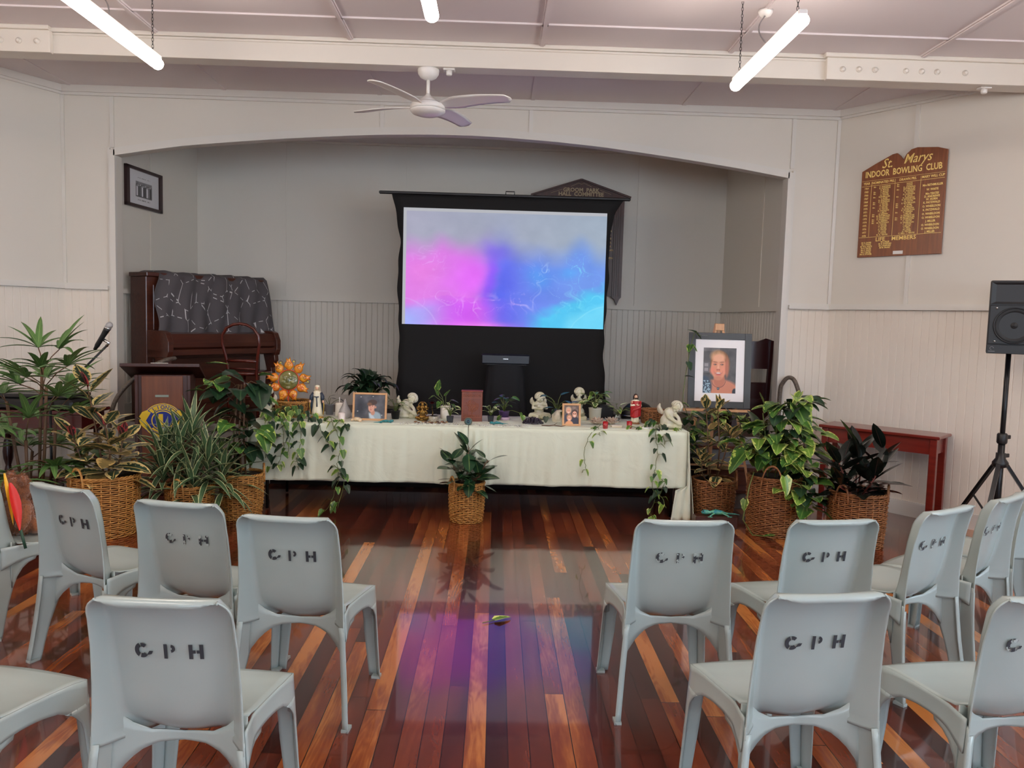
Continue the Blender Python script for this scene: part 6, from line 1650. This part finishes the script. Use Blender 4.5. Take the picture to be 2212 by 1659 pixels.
for i in range(420):
    x = rr.uniform(-.78,.30); y = 6.475+rr.random()**1.4*.16
    if -.30 < x < -.1 and y > 6.7: continue
    mb.ell((x, y, .0025), (.0045,.003,.0025), rz=rr.random()*3, n=5, m=3)
o = O('glass_scatter', mb, mat('scatter_bead', (226,228,224), .15, metal=.3), None, (0,0,Z0)); o['kind'] = 'stuff'; tag(o, 'clear and silver beads scattered along the front edge of the table', 'beads')
mb = MB()
for i in range(160): x = rr.uniform(-.76,.28); y = 6.47+rr.random()*.10; mb.ell((x, y, .002), (.004,.003,.002), n=5, m=3)
o = O('dark_scatter', mb, mat('dark_bead', (40,44,46), .3), None, (0,0,Z0)); o['kind'] = 'stuff'; tag(o, 'tiny dark beads mixed among the clear ones on the table', 'beads')

# ------------------------------------------------------------------ geckos
def gecko(label, loc, rz, S, m):
    t = T('gecko_ornament', label, 'ornament', loc, rz); t.scale = (S,S,S); mb = MB()
    mb.tube([(-.10,0,.018),(-.085,0,.024),(-.06,0,.022),(-.04,.005,.018),(0,.0,.024),(.04,-.004,.02),(.07,0,.012),(.11,.012,.008),(.15,.008,.007),(.17,-.01,.005)], [.008,.016,.017,.012,.020,.016,.010,.006,.004,.002], 10)
    O('body', mb, m, t, disp=.002, dscale=.01)
    for x, s in ((-.03,-1),(-.03,1),(.05,-1),(.05,1)):
        mb = MB(); f = (x-.03*(1 if x < 0 else -1), s*.055, .006); mb.tube([(x,s*.01,.018),(x+(.01 if x < 0 else -.01),s*.035,.02),f], [.007,.005,.004], 7)
        for k in range(5): a = s*PI/2+(k-2)*.5; e = (f[0]+.018*math.cos(a), f[1]+.018*math.sin(a), .004); mb.tube([f, e], .0018, 5); mb.ell(e, .0032, n=6, m=4)
        O('leg', mb, m, t)
    for s in (-1, 1): O('eye', MB().ell((-.092,s*.011,.033), .0045), BLACKP, t)
TEAL = mat('teal_gecko', (22,96,108), .35, noise=.5, nscale=60, rgb2=(60,150,150))
TEALG = mat('spotted_teal_gecko', (20,140,160), .3, noise=.3, nscale=40, rgb2=(120,196,150), coat=.4)
gecko('small teal gecko ornament at the foot of the boy photo', (-.90, 6.55, Z0), R(195), .62, TEAL)
gecko('dark teal gecko ornament right of the wooden urn', (.02, 6.62, Z0), R(15), .60, TEAL)
t = T('lizard_stand', 'low dark wooden block under the big turquoise gecko', 'block', (1.80, 6.22, 0)); O('block', MB().b2(-.17,.17,-.05,.05,0,.10,bev=.005), LWD, t)
gecko('large turquoise spotted gecko ornament on the floor before the right brown basket', (1.80, 6.22, .10), R(4), 1.15, TEALG)

# ------------------------------------------------------------------ small potted plants on the table
BPOT = mat('black_pot', (26,27,30), .5)
def pot(t, r0, r1, h, m, n=24, z=0, sq=False):
    if sq: mb = MB().prism([(-r0,0),(r0,0),(r1,h),(-r1,h)], 2*r1, lambda a, b, q: (a, -r1+q, b)); O('pot', mb, m, t, bevel=.003)
    else: O('pot', MB().lathe([(0,0),(r0,0),(r1,h),(r1+.003,h),(r1+.003,h+.004),(r1-.004,h+.004),(r1-.006,h-.01)], n=n, caps=False), m, t)
    O('soil', MB().lathe([(0,h-.006),(r1-.005,h-.008)], n=16, caps=False), SOIL, t)
def tuft(t, n, h, L, W, mats, seed, shape='heart', spread=.6, droop=.5, z0=.05, sway=(0,0)):
    rr = random.Random(seed); sm = MB(); mbs = [MB() for _ in mats]
    for i in range(n):
        a = i*2.4+rr.random()*.6; s = .4+.6*rr.random(); e = Vector((math.cos(a)*h*spread*s+sway[0], math.sin(a)*h*spread*s*.7+sway[1], z0+h*(.35+.65*rr.random())))
        m_ = Vector((e.x*.4, e.y*.4, z0+(e.z-z0)*.7)); sm.tube([(0,0,z0), m_, e], .0022, 5)
        d = Vector((math.cos(a)*.8, math.sin(a)*.6-.35, -.1+.6*rr.random()-.2)); l = L*(.75+.5*rr.random())
        mbs[rr.randrange(len(mats))].leaf(e, d, l, W*l/L, shape, droop=droop*rr.random(), fold=.25, twist=(rr.random()-.5)*.5)
    O('stem', sm, STEMG, t)
    for mb, m in zip(mbs, mats):
        if mb.v: O('foliage', mb, m, t)
t = plant('small_potted_plant', 'small pothos in a black pot between the boy photo and the sleeping cherub', (-.855, 6.80, Z0)); pot(t, .03, .04, .07, BPOT); tuft(t, 9, .13, .065, .045, [L_POT, L_DK], 31, z0=.06)
t = plant('vase_plant', 'tall pothos cutting in a white vase left of the urn', (-.43, 6.90, Z0)); O('vase', MB().lathe([(0,0),(.040,0),(.044,.02),(.046,.118),(.042,.118),(.040,.02)], n=30, caps=False), mat('white_ceramic', (226,220,206), .25), t)
WCER = bpy.data.materials['white_ceramic']
sm = MB(); g = MB()
for P, L_, d in (([(0,0,.05),(-.02,0,.16),(-.075,0,.21)], .08, (-.3,-.2,.9)), ([(0,0,.05),(0,0,.17),(.0,0,.205)], .075, (.5,-.3,.75)), ([(0,0,.05),(-.03,0,.15),(-.10,0,.20)], .06, (-.8,-.3,-.4)), ([(0,0,.05),(-.02,-.02,.13),(-.05,-.02,.15)], .075, (-.2,-.6,-.6)), ([(0,0,.05),(.02,0,.14),(.05,0,.165)], .07, (.9,-.2,-.2)), ([(0,0,.05),(.03,-.01,.13),(.06,-.02,.13)], .06, (.6,-.4,-.6)), ([(0,0,.05),(-.03,0,.19),(-.07,0,.255)], .095, (.15,-.2,.95))):
    sm.tube(P, .0028, 5); g.leaf(P[-1], d, L_, L_*.68, 'heart', droop=.15, fold=.25)
O('stem', sm, STEMG, t); O('foliage', g, L_POT, t)
t = plant('small_potted_plant', 'pale variegated plant in a tiny square black pot before the white vase', (-.375, 6.66, Z0)); pot(t, .024, .03, .055, BPOT, sq=True); tuft(t, 12, .10, .05, .025, [L_PALE], 33, 'oval', z0=.05)
t = plant('small_potted_plant', 'white-leaved plant in a tiny square black pot right of the urn', (-.03, 6.78, Z0)); pot(t, .022, .028, .05, BPOT, sq=True); tuft(t, 12, .095, .04, .02, [L_PALE], 35, 'oval', z0=.045)
t = plant('small_potted_plant', 'trailing pothos in a purple pot right of the urn', (.085, 6.92, Z0)); pot(t, .036, .046, .075, mat('purple_pot', (92,68,112), .4)); O('saucer', MB().lathe([(0,0),(.045,0),(.054,.028),(.050,.028),(.043,.006)], n=28, caps=False), mat('pink_saucer', (196,168,186), .4), t)
tuft(t, 13, .14, .07, .05, [L_POT, L_DK], 37, z0=.07); mbx = MB(); mbx.leaf((.14,-.05,.07), (.3,-.2,-.9), .06, .045, 'heart'); mbx.leaf((.16,-.08,.05), (.2,-.4,-.7), .06, .045, 'heart'); mbx.leaf((-.03,-.06,.04), (-.4,-.3,-.6), .07, .055, 'heart'); O('trailing_leaf', mbx, L_POT, t); O('trailing_stem', MB().tube([(0,0,.08),(.07,-.03,.09),(.14,-.05,.07),(.16,-.08,.05)], .002, 5), STEMG, t)
t = plant('face_vase_plant', 'dark spreading leaves in a cream vase moulded with a face', (.55, 6.90, Z0)); mb = MB(); mb.lathe([(0,0),(.040,0),(.044,.02),(.046,.10),(.043,.104)], n=30)
mb.ell((0,-.040,.05), (.030,.016,.042)); mb.ell((0,-.058,.048), (.006,.008,.016)); mb.ell((0,-.054,.026), (.010,.006,.004))
for s in (-1, 1): mb.ell((s*.012,-.054,.062), (.008,.004,.003))
O('vase', mb, mat('cream_vase', (224,212,190), .5), t, remesh=.004, smooth=1); tuft(t, 8, .15, .10, .035, [L_DK], 39, 'lance', spread=.9, z0=.09, droop=.2)
O('big_leaf', MB().leaf((-.03,0,.12), (-1,-.2,.1), .11, .05, 'oval', droop=.4).leaf((.0,-.02,.12), (-.5,-.5,-.3), .09, .045, 'oval', droop=.4).leaf((.03,-.02,.10), (.5,-.5,-.9), .085, .045, 'oval').leaf((-.10,-.10,.05), (-.1,-.4,-.8), .055, .05, 'heart'), L_DK, t)
t = plant('potted_pothos', 'bright pothos in a white pot behind the pink lotus flower', (.90, 7.0, Z0)); pot(t, .05, .058, .115, WCER); tuft(t, 20, .17, .085, .055, [L_PALE, L_POT2, L_POT], 41, z0=.10)
t = plant('seedling_plant', 'small pale seedling in a glass jar left of the red-cloaked statuette', (1.10, 6.98, Z0)); O('jar', MB().lathe([(0,0),(.024,0),(.026,.05),(.018,.062),(.019,.07)], n=20, caps=False), mat('jar_glass', (230,240,236), .05, trans=.9), t); tuft(t, 9, .13, .055, .032, [L_POT2, L_PALE], 43, z0=.05)
t = plant('vase_plant', 'small-leaved sprig in a grey cup behind the blue robed statuette', (-1.46, 6.98, Z0)); pot(t, .032, .038, .09, mat('grey_cup', (150,152,158), .4)); sm = MB(); g = MB()
for P, d in (([(0,0,.08),(-.04,0,.14),(-.07,0,.17)], (-1,-.1,.1)), ([(0,0,.08),(-.01,0,.14),(.0,0,.165)], (1,-.1,.3)), ([(0,0,.08),(.04,0,.12),(.09,0,.145)], (.8,-.2,-.5)), ([(0,0,.08),(.0,0,.12),(.01,0,.15)], (.9,-.2,-.1))): sm.tube(P, .002, 5); g.leaf(P[-1], d, .055, .026, 'oval', droop=.1)
O('stem', sm, STEMG, t); O('foliage', g, L_DK, t)
# brown basket, dish, books, little figure, twig
t = T('wicker_basket', 'dark brown wicker basket behind the red-cloaked statuette', 'basket', (1.40, 6.94, Z0)); basket(t, .085, .10, .115, WK2, (), name='weave', rows=9, nst=18, sr=.005)
t = T('shallow_dish', 'shallow white oval dish near the right front edge of the table', 'dish', (1.27, 6.56, Z0)); O('dish', MB().lathe([(0,.003),(.05,.003),(.066,.016),(.069,.016),(.05,0),(0,0)], n=28, ry=.5, caps=False), WHITEM, t)
for k, (c, l) in enumerate((((196,180,150),'lower thin book lying between the red votives'), ((224,216,200),'upper thin book lying between the red votives'))):
    o = O('book', MB().b2(-.045,.045,-.03,.03,0,.009,bev=.001), mat('book_cover_%d' % k, c, .5), None, (1.035, 6.62, Z0+.0095*k), R(6*k)); tag(o, l, 'book', 'thin books between the votives')
t = T('gnome_figurine', 'tiny white figurine behind the thin books', 'figurine', (1.05, 6.78, Z0)); mb = MB(); mb.ell((0,0,.014), (.014,.011,.016)); mb.ell((0,0,.036), .010); mb.lathe([(.011,.040),(.004,.055),(0,.066)], n=10); O('body', mb, WHITEM, t, remesh=.002, smooth=1)
t = T('twig', 'bent brown twig on the cloth right of the dark crystals', 'twig', (.50, 6.55, Z0)); O('wood', MB().tube([(-.10,.03,.006),(-.04,0,.008),(.0,.01,.012),(.06,-.01,.007),(.10,.02,.010)], [.004,.005,.0045,.004,.002], 6).tube([(0,.01,.012),(.03,.03,.03)], [.003,.0015], 5), STEMB, t)

# ------------------------------------------------------------------ trailing pothos over the cloth front
def vine(label, name, paths, L_, mats, seed, dense=1.0):
    rr = random.Random(seed); b = Vector(paths[0][0]); t = T(name, label, 'trailing plant', tuple(b)); sm = MB(); mbs = [MB() for _ in mats]
    for P in paths:
        P = [Vector(p)-b for p in P]; Q = []
        for i in range(len(P)-1):
            for k in range(5): Q.append(P[i].lerp(P[i+1], k/5)+Vector((.006*math.sin(i*3+k), .0, .006*math.cos(i*2+k))))
        Q.append(P[-1]); sm.tube(Q, .0024, 5)
        tot = sum((Q[i+1]-Q[i]).length for i in range(len(Q)-1)); n = max(3, int(tot/.05*dense))
        for i in range(n):
            p = Q[min(len(Q)-1, int((i+.6)/n*(len(Q)-1)))]; s = 1 if i % 2 else -1
            e = p+Vector((s*(.012+.02*rr.random()), -.012-.012*rr.random(), .006)); sm.tube([p, e], .0014, 4)
            d = Vector((s*(.2+.7*rr.random()), -.25-.3*rr.random(), -.5-.6*rr.random())); l = L_*(.65+.6*rr.random())
            mbs[rr.randrange(len(mats))].leaf(e, d, l, l*.72, 'heart', droop=.25, fold=.3, twist=(rr.random()-.5)*.7)
    O('stem', sm, STEMG, t)
    for mb, m in zip(mbs, mats):
        if mb.v: O('foliage', mb, m, t)
YF = 6.385
vine('leafy pothos vines trailing from the sun basket over the left of the cloth', 'trailing_pothos', [
    [(-1.74,6.72,.86),(-1.80,6.52,.80),(-1.84,6.42,.74),(-1.86,YF,.6),(-1.85,YF,.45)], [(-1.74,6.72,.86),(-1.72,6.5,.78),(-1.72,6.40,.70),(-1.70,YF,.55),(-1.74,YF,.42),(-1.80,YF,.36)],
    [(-1.74,6.72,.86),(-1.62,6.5,.77),(-1.58,6.40,.72),(-1.56,YF,.58),(-1.60,YF,.45),(-1.58,YF,.36)], [(-1.74,6.72,.86),(-1.66,6.55,.83),(-1.55,6.5,.77),(-1.42,6.47,.76)],
    [(-1.74,6.72,.86),(-1.85,6.6,.82),(-1.9,6.5,.77)], [(-1.72,6.70,.87),(-1.62,6.66,.82),(-1.5,6.62,.77)], [(-1.70,6.42,.73),(-1.65,YF,.62),(-1.67,YF,.5)]], .075, [L_POT, L_POT2, L_DK], 3, 1.15)
vine('long pothos vine hanging before the white candle down to the floor', 'trailing_pothos', [
    [(-1.38,6.60,.77),(-1.32,6.44,.75),(-1.27,YF,.66),(-1.24,YF,.52),(-1.27,YF,.42),(-1.26,YF,.28),(-1.30,6.36,.12),(-1.36,6.33,.03)], [(-1.38,6.60,.77),(-1.42,6.42,.72),(-1.36,YF,.60),(-1.30,YF,.55)],
    [(-1.38,6.60,.77),(-1.24,6.45,.76),(-1.17,YF,.70)], [(-1.3,YF,.40),(-1.24,YF,.36),(-1.21,YF,.28),(-1.25,6.33,.06)]], .085, [L_POT, L_DK, L_POT2], 4, .9)
vine('thin sparse vine tip hanging below the pink lotus flower', 'trailing_pothos', [[(.90,6.62,.76),(.84,6.46,.75),(.77,YF,.68),(.745,YF,.58),(.75,YF,.48),(.76,YF,.42),(.73,YF,.39)],[(.86,6.48,.75),(.87,YF,.70)]], .055, [L_POT, L_POT2], 6, .35)
vine('long pothos vine hanging at the right of the cloth before the last cherub', 'trailing_pothos', [
    [(1.36,6.62,.80),(1.34,6.44,.75),(1.33,YF,.66),(1.35,YF,.55),(1.33,YF,.42),(1.31,YF,.30),(1.35,YF,.20),(1.30,YF,.08),(1.34,6.33,.02)], [(1.36,6.62,.80),(1.40,6.45,.74),(1.40,YF,.64)], [(1.33,YF,.4),(1.42,YF,.33),(1.38,YF,.22),(1.43,6.35,.12)], [(1.36,6.62,.80),(1.45,6.52,.76),(1.56,6.48,.75)],
    [(1.34,6.62,.80),(1.22,6.52,.76),(1.14,6.5,.76)]], .070, [L_POT, L_POT2, L_DK], 7, 1.0)
# mass of pothos at the right end of the table, climbing the portrait frame
t = plant('potted_pothos', 'dark pot of tangled pothos at the table end, climbing the portrait frame', (1.80, 7.0, .17))
O('pot', MB().lathe([(.09,.0),(.12,.26),(.13,.26),(.13,.28),(.118,.28),(.115,.26)], n=24), BPOT, t)
mbs, sm = pothos(t, [(-.12,-.05,.82),(.0,-.02,.82),(.12,0,.84),(.25,-.02,.84),(.35,0,.82),(-.15,-.05,.72),(.0,0,.70),(.2,0,.72),(.3,0,.66),(-.1,0,.60),(.40,-.03,.76)], 120, (.10,.08,.08), .085, [L_DK, L_POT, L_DK, L_POT2], seed=21)
vy = {}
for q in ([(0,.32,.44),(.0,.2,.55),(-.05,0,.8)],[(.02,.32,.44),(.1,.2,.55),(.2,0,.8)],[(0,.34,.44),(.2,.2,.6),(.35,0,.78)]): sm.tube(q, .005, 5)
up = [(-.12,.02,.85),(-.16,.06,.95),(-.155,.075,1.05),(-.14,.09,1.18),(-.12,.10,1.30),(-.10,.11,1.45),(-.07,.11,1.56),(-.02,.10,1.53)]
sm.tube(up, .003, 5)
for i, (k, d) in enumerate(((7,(.9,-.2,.1)),(6,(-.7,-.3,.3)),(6,(.6,-.4,-.6)),(5,(-.3,-.5,-.6)),(4,(.2,-.5,-.7)),(5,(.5,-.4,-.5)),(3,(1,-.3,0)),(1,(.8,-.4,-.4)))):
    mbs[i % 2].leaf(up[k], d, .085, .062, 'heart', droop=.2, fold=.25)
off_ = (-.02,-.32,-.17)
O('stem', sm, STEMG, t, loc=off_)
for mb, m in zip(mbs, (L_DK, L_POT, L_DK, L_POT2)): O('foliage', mb, m, t, loc=off_)

# ------------------------------------------------------------------ teddy bear, flower, fallen leaf
FUR = mat('brown_fur', (156,96,58), .95, noise=.5, nscale=90, rgb2=(118,68,40), sheen=.5)
t = T('teddy_bear', 'shaggy brown teddy bear sitting on the leftmost chair', 'teddy bear', (-2.46, 4.08, .440), R(-34)); t.scale = (.82,.82,.80)
def furry(name, mb, par, n=1600, L_=.016):
    o = O(name, mb, FUR, par, remesh=.012, smooth=3, disp=.012, dscale=.03); return o
mb = MB(); mb.ell((0,0,.13), (.105,.09,.135)); mb.ell((0,-.0,.30), (.088,.078,.080))
for s in (-1, 1): mb.ell((s*.075,0,.365), (.034,.02,.036)); mb.tube([(s*.09,0,.20),(s*.13,-.02,.13),(s*.12,-.05,.07)], [.04,.038,.034], 10)
for s in (-1, 1): mb.tube([(s*.06,.05,.05),(s*.085,.15,.045)], [.052,.046], 10)
mb.ell((0,.075,.285), (.036,.03,.03)); bear = furry('body', mb, t)
fm = MB(); rr = random.Random(2)
srcs = [((0,0,.13),(.108,.093,.138)),((0,0,.30),(.091,.081,.083)),((.075,0,.365),(.036,.022,.038)),((-.075,0,.365),(.036,.022,.038)),((.115,-.02,.13),(.045,.045,.08)),((-.115,-.02,.13),(.045,.045,.08))]
for i in range(5200):
    c, r_ = srcs[i % 2] if i % 3 else srcs[2+i % 4]
    a = rr.random()*6.28; z = rr.uniform(-1, 1); q = math.sqrt(1-z*z); nrm = Vector((q*math.cos(a), q*math.sin(a), z)); p = Vector(c)+Vector((nrm.x*r_[0], nrm.y*r_[1], nrm.z*r_[2]))
    d = (nrm+Vector((rr.uniform(-.8,.8), rr.uniform(-.8,.8), rr.uniform(-.9,.5)))).normalized(); s_ = d.orthogonal().normalized()*.0016; L_ = .014+.008*rr.random()
    fm.add([p-s_, p+s_, p+d*L_], [(0,1,2)], False)
f = O('fur', fm, FUR, t); f['kind'] = 'stuff'
for s in (-1, 1): O('eye', MB().ell((s*.03,.074,.325), .008), BLACKP, t)
O('nose', MB().ell((0,.104,.292), (.012,.008,.009)), BLACKP, t)
O('ear_patch', MB().ell((-.075,-.016,.362), (.022,.008,.024)), mat('inner_ear_fur', (178,120,84), .9), t)
t = T('artificial_flower', 'red and yellow flower with a green stem beside the teddy bear', 'flower', (-2.345, 3.88, .555), 0)
mb = MB(); mb.leaf((-.03,0,.20), (.25,-.1,-1), .25, .055, 'lance', droop=.05, fold=.5); O('petal', mb, mat('red_petal', (206,36,28), .45), t)
mb = MB(); mb.leaf((-.05,-.01,.25), (.22,-.1,-1), .26, .022, 'strap', droop=.05, fold=.3); O('yellow_petal', mb, mat('yellow_petal', (232,176,40), .45), t)
O('stem', MB().tube([(.03,-.02,-.03),(.055,-.025,-.12)], .007, 8), mat('dark_green_stem', (34,70,52), .5), t)
t = T('fallen_leaf', 'single green leaf with its stalk lying on the aisle floor', 'leaf', (.03, 4.14, .004), R(18))
O('blade', MB().leaf((.0,0,.002), (1,.15,.10), .10, .055, 'heart', droop=.1, fold=.35), L_POT2, t); O('stalk', MB().tube([(-.075,-.02,.003),(-.03,-.01,.004),(0,0,.004)], .0025, 5), STEMG, t)
